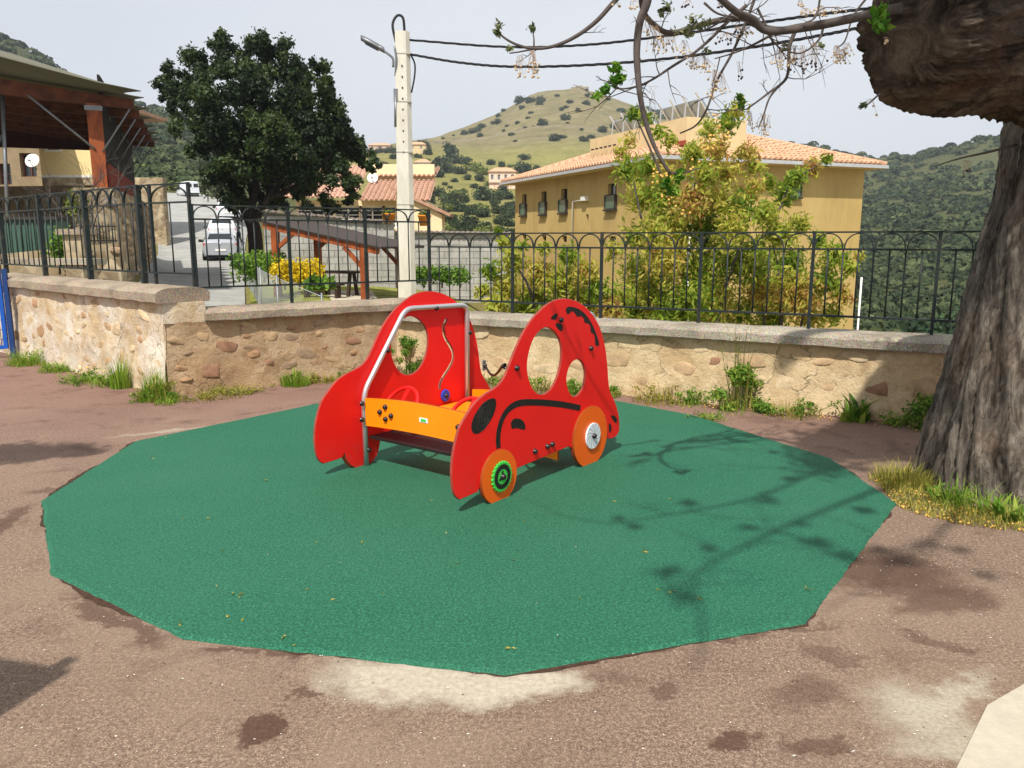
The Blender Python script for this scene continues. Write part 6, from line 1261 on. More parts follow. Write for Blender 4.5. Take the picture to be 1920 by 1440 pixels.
# low terrace with pillar, grille and planters behind the left railing
q0, q1 = P(-160, 500, 15.5), P(226, 500, 16.2); d = Vector((q1.x - q0.x, q1.y - q0.y, 0))
stone_wall('low mossy stone wall just behind the left railing', [(q0.x, q0.y, -.6, kz(492, 15.5)), (q1.x, q1.y, -.6, kz(455, 16.2))], .4, 6, 14)
pp_ = P(146, 470, 15.2); pi = thing('stone_pillar', 'square stone pillar with a flat cap behind the left railing', 'pillar', (pp_.x, pp_.y, -.5)); mb = MB(); hz = kz(440, 15.2) + .5; mb.box((0, 0, hz / 2), (.34, .34, hz)); mb.build('shaft', STONEW, pi); mb = MB(); mb.box((0, 0, hz + .05), (.5, .5, .1)); mb.build('cap', COP, pi)
gp0, gp1 = P(150, 430, 16.4), P(218, 430, 16.9); gr = thing('iron_grille', 'dark iron grille with spear tops on the low stone wall by the pillar', 'fence', (gp0.x, gp0.y, kz(456, 16.4)), math.atan2(gp1.y - gp0.y, gp1.x - gp0.x)); Lg = math.hypot(gp1.x - gp0.x, gp1.y - gp0.y)
for z in (.05, .34): mb = MB(); mb.box((Lg / 2, 0, z), (Lg, .03, .03)); mb.build('rail', DARKT, gr)
m1 = MB(); m1.tube([(0, 0, 0), (0, 0, .38), (0, 0, .44)], [.009, .009, .001], 5); gm = m1.mesh('bar', DARKT)
for k in range(12): inst('bar', gm, gr, (Lg * (k + .5) / 12, 0, 0))
GRNP = plain('green_sheet', (66, 92, 78), .6, var=.2, scale=2); cx0 = P(52, 440, 17.5); gs = thing('green_cabinet', 'dull green ribbed metal cabinet behind the left railing', 'cabinet', (cx0.x, cx0.y, kz(486, 17.5) - .6), R(4)); hgt = kz(412, 17.5) - kz(486, 17.5) + .6
mb = MB(); mb.box((0, .3, hgt / 2), (1.25, .6, hgt)); mb.build('body', GRNP, gs); mb = MB(); mb.box((0, .28, hgt + .03), (1.35, .72, .06)); mb.build('lid', DARKT, gs)
m1 = MB(); m1.box((0, 0, 0), (.035, .03, hgt - .1)); rm_ = m1.mesh('rib', GRNP)
for k in range(9): inst('rib', rm_, gs, (-.52 + k * .13, -.012, hgt / 2))
tz_ = P(60, 480, 14.0); st_ = thing('stone_bench', 'pale stone ledge bench behind the left railing', 'bench', (tz_.x, tz_.y, kz(490, 14) - .4), R(-6)); mb = MB(); mb.box((0, 0, .40), (2.4, .5, .1)); mb.build('seat', COPR, st_)
for x in (-.9, .9): mb = MB(); mb.box((x, 0, .17), (.3, .4, .36)); mb.build('leg', STONEW, st_)
# bare shrub and climbing greens
bb = P(128, 440, 19.0); bs = thing('bare_shrub', 'leafless grey shrub with thin branches in front of the canopy hall', 'shrub', (bb.x, bb.y, bb.z - .8)); r = random.Random(8)
def grow(p, d, ln, rad, depth, out):
    q = [p]; 
    for k in range(4): d = (d + Vector((r.gauss(0, .16), r.gauss(0, .16), r.gauss(0.05, .1)))).normalized(); q.append(q[-1] + d * ln / 4)
    out.append((q, rad, rad * .55))
    if depth:
        for k in range(3): grow(q[r.randint(2, 4)], (d + Vector((r.gauss(0, .6), r.gauss(0, .6), r.gauss(.1, .4)))).normalized(), ln * r.uniform(.5, .75), rad * .55, depth - 1, out)
for k in range(5):
    out = []; a = r.uniform(0, 6.28); grow(Vector((0, 0, 0)), Vector((.55 * math.cos(a), .4 * math.sin(a), 1)).normalized(), 1.5, .024, 3, out); mb = MB()
    for q, r0, r1 in out: mb.tube(q, [r0 + (r1 - r0) * i / 4 for i in range(5)], 5, caps=False)
    mb.build('branch', TWIG, bs)
hedge('climbing_bush', 'fresh green bush between pillar and cabinet behind the left railing', 'shrub', (100, 148, 425, 500), 15.8, .6, 1500, .09, HEDGE, 41); hedge('climbing_bush', 'pale green climber on the sunlit stone wall', 'shrub', (128, 165, 350, 420), 20.0, .4, 500, .09, BUSHL, 42)
GREYOL = leafmat('olive_leaves', [(0, (92, 104, 78)), (1, (150, 160, 128))], .25); hedge('olive_tree', 'grey green olive tree at the foot of the oak, beside the road', 'tree', (378, 432, 300, 372), 36, 1.2, 3200, .14, GREYOL, 43)

# ================================================================ BIG TREE ON THE RIGHT
def bark_tube(mb, pts, radf, n=56, m=90, seed=0, ridge=.07, twist=1.2, lump=.10, endclose=False):
    q = catmull(pts, max(2, m // (len(pts) - 1))); k = len(q); up = None; vs = []; acc = 0
    for i, p in enumerate(q):
        t_ = (q[min(i + 1, k - 1)] - q[max(i - 1, 0)]).normalized()
        if i: acc += (q[i] - q[i - 1]).length
        if up is None: up = Vector((0, 1, 0)) if abs(t_.y) < .9 else Vector((1, 0, 0))
        u = (up - t_ * up.dot(t_)).normalized(); up = u; w = t_.cross(u); R0 = radf(i / (k - 1))
        for j in range(n):
            a = 2 * math.pi * j / n; ca, sa = math.cos(a + twist * acc * .3), math.sin(a + twist * acc * .3)
            e = noise.fractal(Vector((ca * 5.5 + seed, sa * 5.5, acc * 1.5)), .9, 2.1, 5); rg = 1 - abs(noise.noise(Vector((ca * 8 + seed, sa * 8, acc * 1.1)))) * 2
            e2 = noise.noise(Vector((ca * 1.4 + seed * 3, sa * 1.4, acc * 1.2))); e3 = 1 - 2 * abs(noise.noise(Vector((ca * 17 + seed, sa * 17, acc * 2.6 + .6 * e)))) + .6 * noise.noise(Vector((ca * 30, sa * 30 + seed, acc * 14)))
            rr_ = R0 * (1 + ridge * e + ridge * .9 * rg + ridge * .45 * e3 + lump * e2); vs.append(p + (u * math.cos(a) + w * math.sin(a)) * rr_)
    mb.add(vs, [(i * n + j, i * n + (j + 1) % n, (i + 1) * n + (j + 1) % n, (i + 1) * n + j) for i in range(k - 1) for j in range(n)], 0, True)
    if endclose:
        b = len(mb.v); mb.v.append(tuple(q[-1])); base = b - n
        for j in range(n): mb.f.append((base + j, base + (j + 1) % n, b)); mb.m.append(0); mb.sm.append(True)
TB = Vector((3.36, 5.2, 0)); tree = thing('old_tree', 'massive old bead tree with furrowed bark and a cut limb at right edge', 'tree', TB)
mb = MB(); bark_tube(mb, [Vector((.02, 0, -.15)), Vector((.01, 0, .35)), Vector((.06, 0, .9)), Vector((.14, 0, 1.5)), Vector((.22, .02, 2.1)), Vector((.28, .04, 2.7)), Vector((.36, .1, 3.5)), Vector((.45, .2, 4.4))], lambda t_: np.interp(t_, [0, .07, .16, .3, .5, .62, .8, 1], [.62, .535, .475, .435, .40, .42, .40, .3]), 220, 220, 2, .075, 1.0, .06); mb.build('trunk', BARK, tree)
mb = MB(); bark_tube(mb, [Vector((.35, .10, 2.62)), Vector((-.05, -.15, 2.72)), Vector((-.55, -.45, 2.74)), Vector((-1.00, -.76, 2.66)), Vector((-1.36, -1.02, 2.59)), Vector((-1.48, -1.11, 2.57))], lambda t_: np.interp(t_, [0, .25, .5, .68, .82, .93, .975, 1], [.44, .41, .345, .295, .265, .235, .175, .03]), 240, 190, 7, .11, 1.2, .26, True); mb.build('limb', BARKL, tree)
mb = MB(); bark_tube(mb, [Vector((.4, .2, 4.2)), Vector((-.2, -.3, 4.9)), Vector((-1.0, -.9, 5.3)), Vector((-1.9, -1.4, 5.5))], lambda t_: .24 - .17 * t_, 24, 30, 9, .06); mb.build('limb', BARK, tree)
mb = MB(); bark_tube(mb, [Vector((.42, .2, 4.2)), Vector((.9, .1, 5.2)), Vector((1.4, .5, 6.2))], lambda t_: .24 - .14 * t_, 20, 24, 11, .06); mb.build('limb', BARK, tree)
def tr(px, py, Y): return P(px, py, Y) - TB
BR = [([(1690, 14, 4.05), (1590, 36, 4.25), (1520, 50, 4.4), (1440, 58, 4.45), (1410, 35, 4.4), (1380, 22, 4.3), (1330, -20, 4.2), (1270, -60, 4.1)], .024, .016),
      ([(1555, 42, 4.33), (1500, 50, 4.42), (1460, 56, 4.5), (1420, 48, 4.5), (1390, 34, 4.45), (1330, 42, 4.4), (1260, 62, 4.3), (1225, 45, 4.2), (1205, 18, 4.1), (1200, -30, 4.0)], .018, .012),
      ([(1218, -60, 4.0), (1214, 0, 4.0), (1200, 40, 4.0), (1194, 90, 4.0), (1196, 140, 4.0), (1202, 190, 4.0), (1214, 240, 4.0), (1232, 285, 4.0), (1256, 325, 4.0)], .022, .008),
      ([(1185, -30, 4.2), (1150, 5, 4.2), (1118, 40, 4.2), (1080, 68, 4.2), (1040, 86, 4.2), (1000, 91, 4.2), (965, 82, 4.2), (940, 66, 4.2), (932, 50, 4.2)], .013, .004),
      ([(1005, 91, 4.2), (975, 97, 4.2), (955, 100, 4.2)], .005, .003), ([(1001, 90, 4.2), (1001, 72, 4.2), (998, 55, 4.2)], .005, .002),
      ([(1420, -20, 4.6), (1405, 25, 4.6), (1375, 95, 4.6), (1345, 150, 4.6), (1325, 205, 4.6), (1305, 235, 4.6), (1275, 250, 4.6)], .009, .004),
      ([(1300, 100, 4.5), (1260, 125, 4.4), (1230, 145, 4.3), (1205, 158, 4.2), (1175, 166, 4.1), (1150, 165, 4.1)], .008, .003), ([(1400, 10, 4.5), (1365, 40, 4.5), (1330, 75, 4.5), (1295, 105, 4.5)], .010, .007),
      ([(1492, 55, 4.6), (1480, 90, 4.6), (1475, 145, 4.6), (1440, 175, 4.6), (1400, 205, 4.6)], .012, .004), ([(1475, 147, 4.6), (1445, 180, 4.6), (1432, 215, 4.6), (1422, 240, 4.6)], .007, .003),
      ([(1630, -10, 4.8), (1600, 30, 4.8), (1585, 75, 4.7), (1570, 90, 4.7)], .007, .003), ([(1545, 45, 4.7), (1535, 75, 4.7), (1500, 100, 4.6), (1460, 88, 4.6)], .008, .003), ([(1420, 15, 4.6), (1435, 45, 4.6), (1445, 70, 4.6), (1462, 90, 4.6)], .007, .003), ([(1462, 56, 4.5), (1420, 80, 4.5), (1380, 98, 4.5), (1340, 110, 4.5)], .008, .003),
      ([(1540, -20, 4.7), (1530, 30, 4.7), (1505, 45, 4.6)], .007, .004), ([(1320, 5, 4.4), (1345, 25, 4.4), (1380, 33, 4.4)], .007, .004), ([(1380, 20, 4.4), (1335, 50, 4.3), (1290, 65, 4.3)], .006, .003), ([(1256, 325, 4.0), (1290, 322, 4.0), (1310, 315, 4.0)], .005, .003), ([(1905, 272, 5.15), (1850, 286, 5.0), (1800, 297, 4.9), (1752, 312, 4.8)], .009, .003), ([(1650, 175, 4.0), (1628, 195, 3.95), (1612, 205, 3.9)], .005, .002)]
for pts, r0, r1 in BR: limbs(tree, 'branch', [([tr(*p) for p in pts], r0, r1)], TWIG, 8, 5)
r = random.Random(52)
def twigs(paths, n, lmin, lmax, rad, down=.35, name='twig'):
    for k in range(n):
        q = catmull(r.choice(paths), 4); p = q[r.randint(1, len(q) - 1)]; d_ = Vector((r.gauss(0, 1), r.gauss(0, .5), r.gauss(-down, .6))).normalized(); ln = r.uniform(lmin, lmax); pp = [p]
        for j in range(4): d_ = (d_ + Vector((r.gauss(0, .22), r.gauss(0, .15), r.gauss(0, .2)))).normalized(); pp.append(pp[-1] + d_ * ln / 4)
        mb = MB(); mb.tube(pp, [rad, rad * .85, rad * .7, rad * .5, rad * .3], 5, caps=False)
        for j in (2, 3):
            e_ = pp[j] + (d_ + Vector((r.gauss(0, .9), r.gauss(0, .4), r.gauss(0, .7)))).normalized() * ln * r.uniform(.25, .5); mb.tube([pp[j], pp[j].lerp(e_, .5) + Vector((0, 0, .006)), e_], [rad * .6, rad * .45, rad * .25], 4, caps=False)
        mb.build(name, TWIG, tree)
twigs([[tr(*p) for p in pts] for pts, r0, r1 in (BR[0], BR[1], BR[6], BR[7], BR[8], BR[9], BR[12], BR[13], BR[14], BR[15])], 46, .10, .34, .0034)
twigs([[tr(*p) for p in pts] for pts, r0, r1 in (BR[2], BR[3])], 7, .06, .16, .0026)
# boughs overhead, beyond the top of the frame: a thick limb added to shade the cut limb, and thin leafy boughs that shade the pad
mb = MB(); bark_tube(mb, [Vector((.3, .1, 3.5)), Vector((-.05, -.55, 4.0)), Vector((-.55, -1.25, 4.35)), Vector((-1.0, -1.9, 4.6)), Vector((-1.5, -2.7, 4.8))], lambda t_: .36 - .26 * t_, 40, 50, 15, .09); mb.build('limb', BARK, tree)
lo_ = Vector((LIGHT.x, LIGHT.y, 0)) / abs(LIGHT.z)
def over(px, py, z): g_ = PZ(px, py); return g_ - lo_ * z + Vector((0, 0, z)) - TB
r = random.Random(31); tips = []
for pth, cls, z0, z1, r0 in (([(1760, 880), (1620, 930), (1450, 1000), (1330, 1062), (1250, 1112)], [(1250, 1075, 26), (1285, 1125, 22), (1330, 1030, 16), (1400, 992, 18), (1530, 1020, 26), (1580, 1045, 26), (1500, 985, 16), (1620, 960, 24), (1660, 920, 24)], 4.6, 3.9, .030),
                         ([(1740, 850), (1560, 880), (1420, 935), (1290, 962), (1150, 985)], [(1440, 940, 22), (1160, 975, 16), (1190, 990, 14), (1290, 945, 16), (1560, 880, 26), (1480, 900, 18), (1620, 880, 24)], 4.5, 3.9, .026),
                         ([(1720, 840), (1560, 820), (1400, 830), (1250, 850), (1180, 880)], [(1500, 812, 20), (1380, 828, 16), (1290, 842, 14), (1200, 868, 12), (1600, 830, 22), (1450, 850, 14)], 4.4, 3.8, .022),
                         ([(1760, 860), (1700, 830), (1640, 810), (1560, 800)], [(1560, 800, 16), (1640, 806, 20), (1700, 835, 22), (1520, 795, 14), (1690, 860, 26)], 4.4, 4.0, .022),
                         ([(1800, 960), (1760, 1000), (1720, 1030), (1660, 1060)], [(1740, 1020, 24), (1690, 1050, 26), (1800, 1030, 20), (1650, 1030, 20), (1850, 1080, 20)], 4.5, 4.1, .024)):
    n_ = len(pth); q = [over(x, y, z0 + (z1 - z0) * i / (n_ - 1)) for i, (x, y) in enumerate(pth)]; limbs(tree, 'bough', [(q, r0, .006)], TWIG, 7, 5); twigs([q], 11, .3, .8, .007, .05, 'bough')
    limbs(tree, 'bough', [([Vector((-1.3, -2.4, 4.75)), (Vector((-1.3, -2.4, 4.75)) + q[0]) * .5 + Vector((0, 0, .15)), q[0]], .035, r0)], TWIG, 7, 5)
    for x, y, rp in cls:
        z = (z0 + z1) / 2 + r.uniform(-.15, .15); e = over(x, y, z); near_ = min(q, key=lambda c: (c - e).length); limbs(tree, 'bough', [([near_, near_.lerp(e, .5) + Vector((0, 0, .05)), e], .008, .003)], TWIG, 5, 3); tips.append((e.x, e.y, e.z, rp / F * 5.6, .5))
bpaths = []
for x, y, z, rp in ((2.1, 3.5, 4.4, .34), (2.5, 3.7, 4.5, .34), (2.9, 3.8, 4.5, .34), (2.3, 3.1, 4.3, .3), (1.8, 3.3, 4.4, .28), (3.2, 3.6, 4.3, .3), (2.7, 3.2, 4.6, .3), (2.6, 4.1, 4.2, .34), (2.95, 4.2, 4.1, .3), (3.3, 4.1, 4.3, .3), (1.45, 2.65, 4.5, .36), (1.75, 2.9, 4.55, .38), (1.3, 2.4, 4.35, .3), (2.05, 3.1, 4.5, .36), (1.6, 3.1, 4.3, .32), (2.4, 3.4, 4.6, .36), (1.9, 2.6, 4.6, .32)):  # leaf clumps added above the view to shade the cut limb
    e = Vector((x, y, z)) - TB; tips.append((*e, rp)); limbs(tree, 'bough', [([Vector((-.6, -1.3, 4.35)), e.lerp(Vector((-.6, -1.3, 4.35)), .5) + Vector((0, 0, .1)), e], .014, .005)], TWIG, 5, 4)
NEWL = leafmat('young_leaves', [(0, (46, 92, 22)), (.5, (86, 138, 36)), (1, (150, 178, 70))], .45); OLDL = leafmat('dry_bud_leaves', [(0, (70, 84, 54)), (.6, (112, 122, 82)), (1, (160, 160, 118))], .3)
o = bpy.data.objects.new('canopy_leaves', leaf_mesh('canopy_leaves', tips, 17000, .062, .5, NEWL, 5, .05, 1, .2)); link(o, tree)
def leaf_tuft(name, pts, n, size, mat, seed, asp=.45):
    cl = [(*tr(x, y, Y), rp / F * Y) for x, y, Y, rp in pts]; o = bpy.data.objects.new(name, leaf_mesh(name, cl, n, size, asp, mat, seed, .1, 1, .2, .08, .3)); return link(o, tree)
leaf_tuft('leaf_spray', [(1155, 128, 4.1, 12), (1152, 150, 4.1, 14), (1165, 145, 4.1, 12), (1135, 170, 4.1, 9), (1118, 178, 4.1, 9)], 130, .048, NEWL, 1); leaf_tuft('leaf_spray', [(1262, 360, 4.0, 12), (1275, 330, 4.0, 10), (1250, 345, 4.0, 9)], 80, .05, NEWL, 2); leaf_tuft('leaf_spray', [(1650, 25, 4.0, 16), (1655, 45, 3.95, 14), (1640, 38, 4.0, 10)], 120, .05, NEWL, 3); leaf_tuft('leaf_spray', [(1385, 185, 4.6, 9), (1390, 195, 4.6, 8)], 40, .045, NEWL, 4)
leaf_tuft('leaf_bud', [(934, 47, 4.2, 9), (932, 62, 4.2, 8), (998, 52, 4.2, 9), (955, 92, 4.2, 7)], 70, .035, OLDL, 5); leaf_tuft('leaf_bud', [(1250, 12, 4.2, 14), (1240, 22, 4.2, 9), (1300, 38, 4.3, 12), (1320, 45, 4.3, 14), (1262, 60, 4.3, 10), (1325, 98, 4.4, 10), (1290, 60, 4.3, 12), (1618, 196, 3.92, 8), (1470, 85, 4.5, 8), (1540, 84, 4.6, 6)], 190, .036, OLDL, 6)
# hanging drupes on thin stalks
BERRY = NT('tan_berries'); BERRY.col(BERRY.ramp(BERRY.n('ShaderNodeObjectInfo').outputs['Random'], [(0, lin((200, 176, 140))), (1, lin((210, 186, 150)))])); BERRY.set(.6, .3); BERRY = BERRY.m; DBER = plain('dry_dark_berries', (58, 44, 48), .7); STALK = plain('berry_stalk', (168, 140, 112), .8)
r = random.Random(14); mbb = MB(); mbd = MB(); mbs = MB()
clus = [(998, 95, 4.2, 22, 45, 'b'), (975, 105, 4.2, 12, 35, 'b'), (1155, 5, 4.2, 4, 8, 'b'), (1188, 0, 4.1, 5, 18, 'b'), (1215, 30, 4.1, 8, 40, 'b'), (1228, 45, 4.2, 12, 45, 'b'), (1245, 60, 4.3, 14, 36, 'b'), (1262, 62, 4.3, 8, 30, 'b'), (1282, 75, 4.3, 10, 30, 'b'), (1300, 100, 4.4, 14, 30, 'b'), (1320, 105, 4.4, 16, 30, 'b'), (1340, 130, 4.5, 14, 35, 'b'), (1352, 135, 4.5, 10, 38, 'b'), (1362, 60, 4.4, 12, 20, 'd'), (1385, 50, 4.4, 12, 16, 'd'), (1400, 50, 4.4, 10, 18, 'b'), (1385, 115, 4.5, 6, 35, 'd'), (1462, 92, 4.5, 14, 34, 'b'), (1478, 95, 4.5, 10, 30, 'b'), (1490, 85, 4.5, 14, 50, 'd'), (1505, 85, 4.6, 10, 55, 'd'), (1525, 80, 4.6, 10, 45, 'd'), (1530, 80, 4.6, 5, 60, 'd'), (1570, 85, 4.7, 18, 26, 'b'), (1580, 92, 4.7, 14, 26, 'b'), (1590, 80, 4.7, 10, 22, 'b'), (1405, 208, 4.6, 12, 34, 'b'), (1430, 212, 4.6, 14, 38, 'b'), (1440, 215, 4.6, 6, 40, 'b'), (1632, 185, 3.95, 5, 30, 'b'), (1510, 15, 4.6, 12, 15, 'b'), (1540, 10, 4.7, 12, 18, 'b'), (1570, 12, 4.7, 8, 14, 'b'), (1500, -2, 4.6, 8, 14, 'b'), (1350, 5, 4.4, 6, 10, 'd'), (1290, 0, 4.3, 6, 12, 'd'), (1335, 165, 4.5, 8, 20, 'b'), (1660, 70, 3.6, 4, 10, 'b'), (1815, 300, 4.9, 9, 30, 'd')]
for x, y, Y, n, ln, k in clus:
    for j in range(n):
        xx = x + r.gauss(0, 7); L_ = ln * r.uniform(.45, 1.15); p0 = tr(x + r.gauss(0, 3), y, Y); p1 = tr(xx, y + L_, Y + r.uniform(-.04, .04)); mbs.tube([p0, p0.lerp(p1, .5) + Vector((r.gauss(0, .008), 0, .006)), p1], .0009, 3, caps=False)
        rad = r.uniform(.0042, .0070); (mbb if k == 'b' else mbd).lathe([(.0005, -rad), (rad * .75, -rad * .65), (rad, 0), (rad * .75, rad * .65), (.0005, rad)], 7, Matrix.Translation(p1))
tag(mbb.build('berries', BERRY, tree), kind='stuff'); tag(mbd.build('dark_berries', DBER, tree), kind='stuff'); tag(mbs.build('berry_stalks', STALK, tree), kind='stuff')

# ================================================================ WEEDS AND LITTER
GRASS = leafmat('weed_grass', [(0, (84, 124, 30)), (.5, (134, 170, 52)), (1, (192, 200, 96))], .45); WEED = leafmat('weed_leaf', [(0, (58, 96, 28)), (.5, (104, 142, 46)), (1, (164, 176, 76))], .4); DRYG = leafmat('dry_weed', [(0, (96, 104, 40)), (.5, (150, 150, 62)), (1, (190, 170, 92))], .35)
def blades(name, n, h, spread, width, seed, mat, lean=.5, flat=.0):
    """grass tuft of curved two-segment blades"""
    r = np.random.default_rng(seed); a = r.uniform(0, 2 * np.pi, n); rad = spread * np.sqrt(r.random(n)); x, y = rad * np.cos(a), rad * np.sin(a); hh = h * (.25 + .95 * r.random(n) ** 1.5) * (1.15 - .6 * rad / spread); la = a + r.normal(0, .7, n); ln = lean * hh * (.3 + r.random(n)); dx, dy = np.cos(la) * ln, np.sin(la) * ln; w = width * (.6 + .8 * r.random(n)); px, py = -np.sin(la) * w / 2, np.cos(la) * w / 2
    z = np.zeros(n); V = np.empty((n, 8, 3))
    b0 = np.stack([x, y, z], 1); m0 = np.stack([x + dx * .35, y + dy * .35, hh * (.62 - flat * .3)], 1); t0 = np.stack([x + dx, y + dy, hh * (1 - flat * .75)], 1); s = np.stack([px, py, z], 1)
    V[:, 0] = b0 - s; V[:, 1] = b0 + s; V[:, 2] = m0 + s * .8; V[:, 3] = m0 - s * .8; V[:, 4] = m0 - s * .8; V[:, 5] = m0 + s * .8; V[:, 6] = t0 + s * .08; V[:, 7] = t0 - s * .08
    return quads_mesh(name, V.reshape(-1, 3), 2 * n, mat, np.repeat(np.clip(r.normal(.5, .25, n), 0, 1), 8))
def on(me, name, parent, loc=(0, 0, 0)): o = bpy.data.objects.new(name, me); link(o, parent); o.location = loc; return o
def tuft(label, px, py, h, spread, n_, mat=GRASS, width=.007, seed=0, lean=.5, leafy=0, lmat=WEED, lsize=.03, flat=0., cat='grass', name='grass_tuft', lh=None):
    n = int(n_ * 1.9); leafy = int(leafy * 2.1); h = h * 1.22; spread = spread * 1.25; p = PZ(px, py, 0)
    for a_, b_ in ((WL0, WL1), (WL1, WM1), (WR0, WR1)):
        d_ = (b_ - a_).normalized(); nn = Vector((d_.y, -d_.x, 0)); u_ = (p - a_).dot(d_); k_ = (p - a_).dot(nn); need = .09 + spread * .35
        if -.3 < u_ < (b_ - a_).length + .3 and -1.2 < k_ < need: p = p + nn * (need - k_)
    t = thing(name, label, cat, (p.x, p.y, -.005))
    if n: on(blades('blades', n, h, spread, width, seed, mat, lean, flat), 'blades', t)
    if leafy:
        lh = lh or h; r = random.Random(seed); cl = [(r.gauss(0, spread * .6), r.gauss(0, spread * .35), r.uniform(.1, 1) * lh * .8, spread * r.uniform(.25, .5), .8) for k in range(9)]
        on(leaf_mesh('leaves', cl, leafy, lsize, .5, lmat, seed, .1, 1, .5, .05, .4), 'leaves', t)
        mb = MB()
        for c in cl[:6]: mb.tube([(c[0] * .2, c[1] * .2, 0), (c[0] * .7, c[1] * .7, c[2] * .6), (c[0], c[1], c[2])], [.004, .003, .002], 5, caps=False)
        sm_ = mb.build('stems', lmat, t); sm_.data.attributes.new('tint', 'FLOAT', 'POINT')
    return t
tuft('bushy green tuft beside the blue gate post', 62, 682, .17, .20, 260, seed=1, lean=.9, leafy=120)
tuft('low green weeds at the white wall, right of the blue gate tuft', 125, 694, .11, .16, 160, seed=2, lean=.9, leafy=140)
tuft('low weed patch with tiny yellow flowers at the white wall', 170, 715, .10, .22, 160, seed=3, lean=.9, leafy=240)
tuft('tall upright grass tuft on the left near the white wall end', 236, 726, .30, .085, 240, seed=4, lean=.28); tuft('tall upright grass tuft at the white wall corner', 287, 742, .28, .09, 260, seed=5, lean=.3)
tuft('leafy weeds between the two tall grass tufts', 262, 738, .12, .12, 60, seed=41, lean=.9, leafy=150); tuft('leafy weeds left of the tall grass tufts at the white wall', 205, 722, .12, .16, 70, seed=42, lean=.9, leafy=200)
tuft('yellow green weeds trailing between pier and brownish weed', 448, 735, .07, .2, 90, DRYG, seed=43, lean=1.1, leafy=240, lmat=DRYG, lsize=.022); tuft('flat rosette weed on the asphalt below the wall corner', 312, 757, .05, .09, 60, seed=6, lean=1.2, width=.012); tuft('small leafy weed at the foot of the grey pier', 345, 748, .10, .10, 60, seed=7, leafy=160, lean=.8)
tuft('yellowish ground weeds along the earth mortar wall', 415, 742, .06, .24, 160, DRYG, seed=8, lean=1.2, leafy=300, lmat=DRYG, lsize=.022); tuft('yellow green creeping weeds right of the grey pier', 375, 750, .05, .16, 90, DRYG, seed=18, lean=1.2, leafy=160, lmat=DRYG, lsize=.022)
tuft('brownish bushy weed at the earth mortar wall', 482, 722, .20, .16, 60, DRYG, seed=9, leafy=420, lmat=DRYG, lsize=.024); tuft('fresh green grass clump at the middle of the earth mortar wall', 549, 720, .16, .13, 240, seed=10, lean=.7, leafy=60); tuft('short weeds left of the play car nose', 600, 712, .09, .14, 90, DRYG, seed=11, leafy=140, lmat=DRYG); tuft('sparse weeds at the earth mortar wall near the play car', 640, 703, .10, .16, 90, seed=12, leafy=160)
tuft('tall weed bush seen through the left oval window', 790, 697, .18, .16, 30, seed=13, leafy=1100, lsize=.03, lean=.4, lh=.62, cat='weed', name='weed_bush'); tuft('low weeds behind the play car hose', 930, 722, .10, .2, 90, DRYG, seed=14, leafy=160); tuft('weeds seen through the right oval window', 1015, 728, .13, .26, 160, DRYG, seed=15, leafy=300); tuft('small weeds seen through the small oval window', 1075, 738, .13, .12, 80, seed=16, leafy=120)
tuft('low green tuft just right of the play car tail', 1158, 735, .12, .10, 80, seed=17, leafy=160, lean=.9); tuft('dry grassy weeds at the sandy wall, left of the tall weed bush', 1250, 744, .17, .20, 130, DRYG, seed=19, leafy=130, lmat=DRYG); tuft('small leafy weeds left of the tall weed bush', 1310, 752, .12, .14, 60, seed=20, leafy=200)
tuft('tall leafy weed bush growing up the sandy wall', 1402, 760, .18, .22, 40, seed=21, leafy=1300, lsize=.04, lean=.5, lh=.46, cat='weed', name='weed_bush'); tuft('thin dry stalks standing above the tall weed bush', 1400, 752, .82, .13, 26, DRYG, .005, 22, .35, leafy=90, lmat=DRYG, lsize=.014, cat='weed', name='weed_stalks')
tuft('yellow green weed spray right of the tall weed bush', 1500, 766, .14, .20, 110, DRYG, seed=23, leafy=220); tuft('weed growing out of the pad edge on the asphalt', 1336, 785, .05, .12, 70, seed=24, lean=1.2, leafy=110, lsize=.022)
tuft('broad leaved weed beside the crumpled litter', 1610, 775, .20, .10, 26, WEED, .045, 25, .8, leafy=60); tuft('dark green weed bush beside the big trunk', 1724, 782, .14, .18, 20, WEED, seed=26, leafy=800, lsize=.036, lh=.32, cat='weed', name='weed_bush')
tuft('pale feathery grass at the left foot of the big trunk', 1690, 905, .13, .16, 330, DRYG, .005, 27, .7); tuft('green plantain rosette in front of the big trunk', 1880, 968, .10, .10, 40, WEED, .028, 28, 1.1); tuft('green grass blades at the front of the big trunk', 1780, 945, .15, .10, 60, GRASS, .009, 29, .8, leafy=40); tuft('thin grass strip at the trunk, beside the plantain rosette', 1850, 950, .10, .16, 130, GRASS, .006, 30, .7)
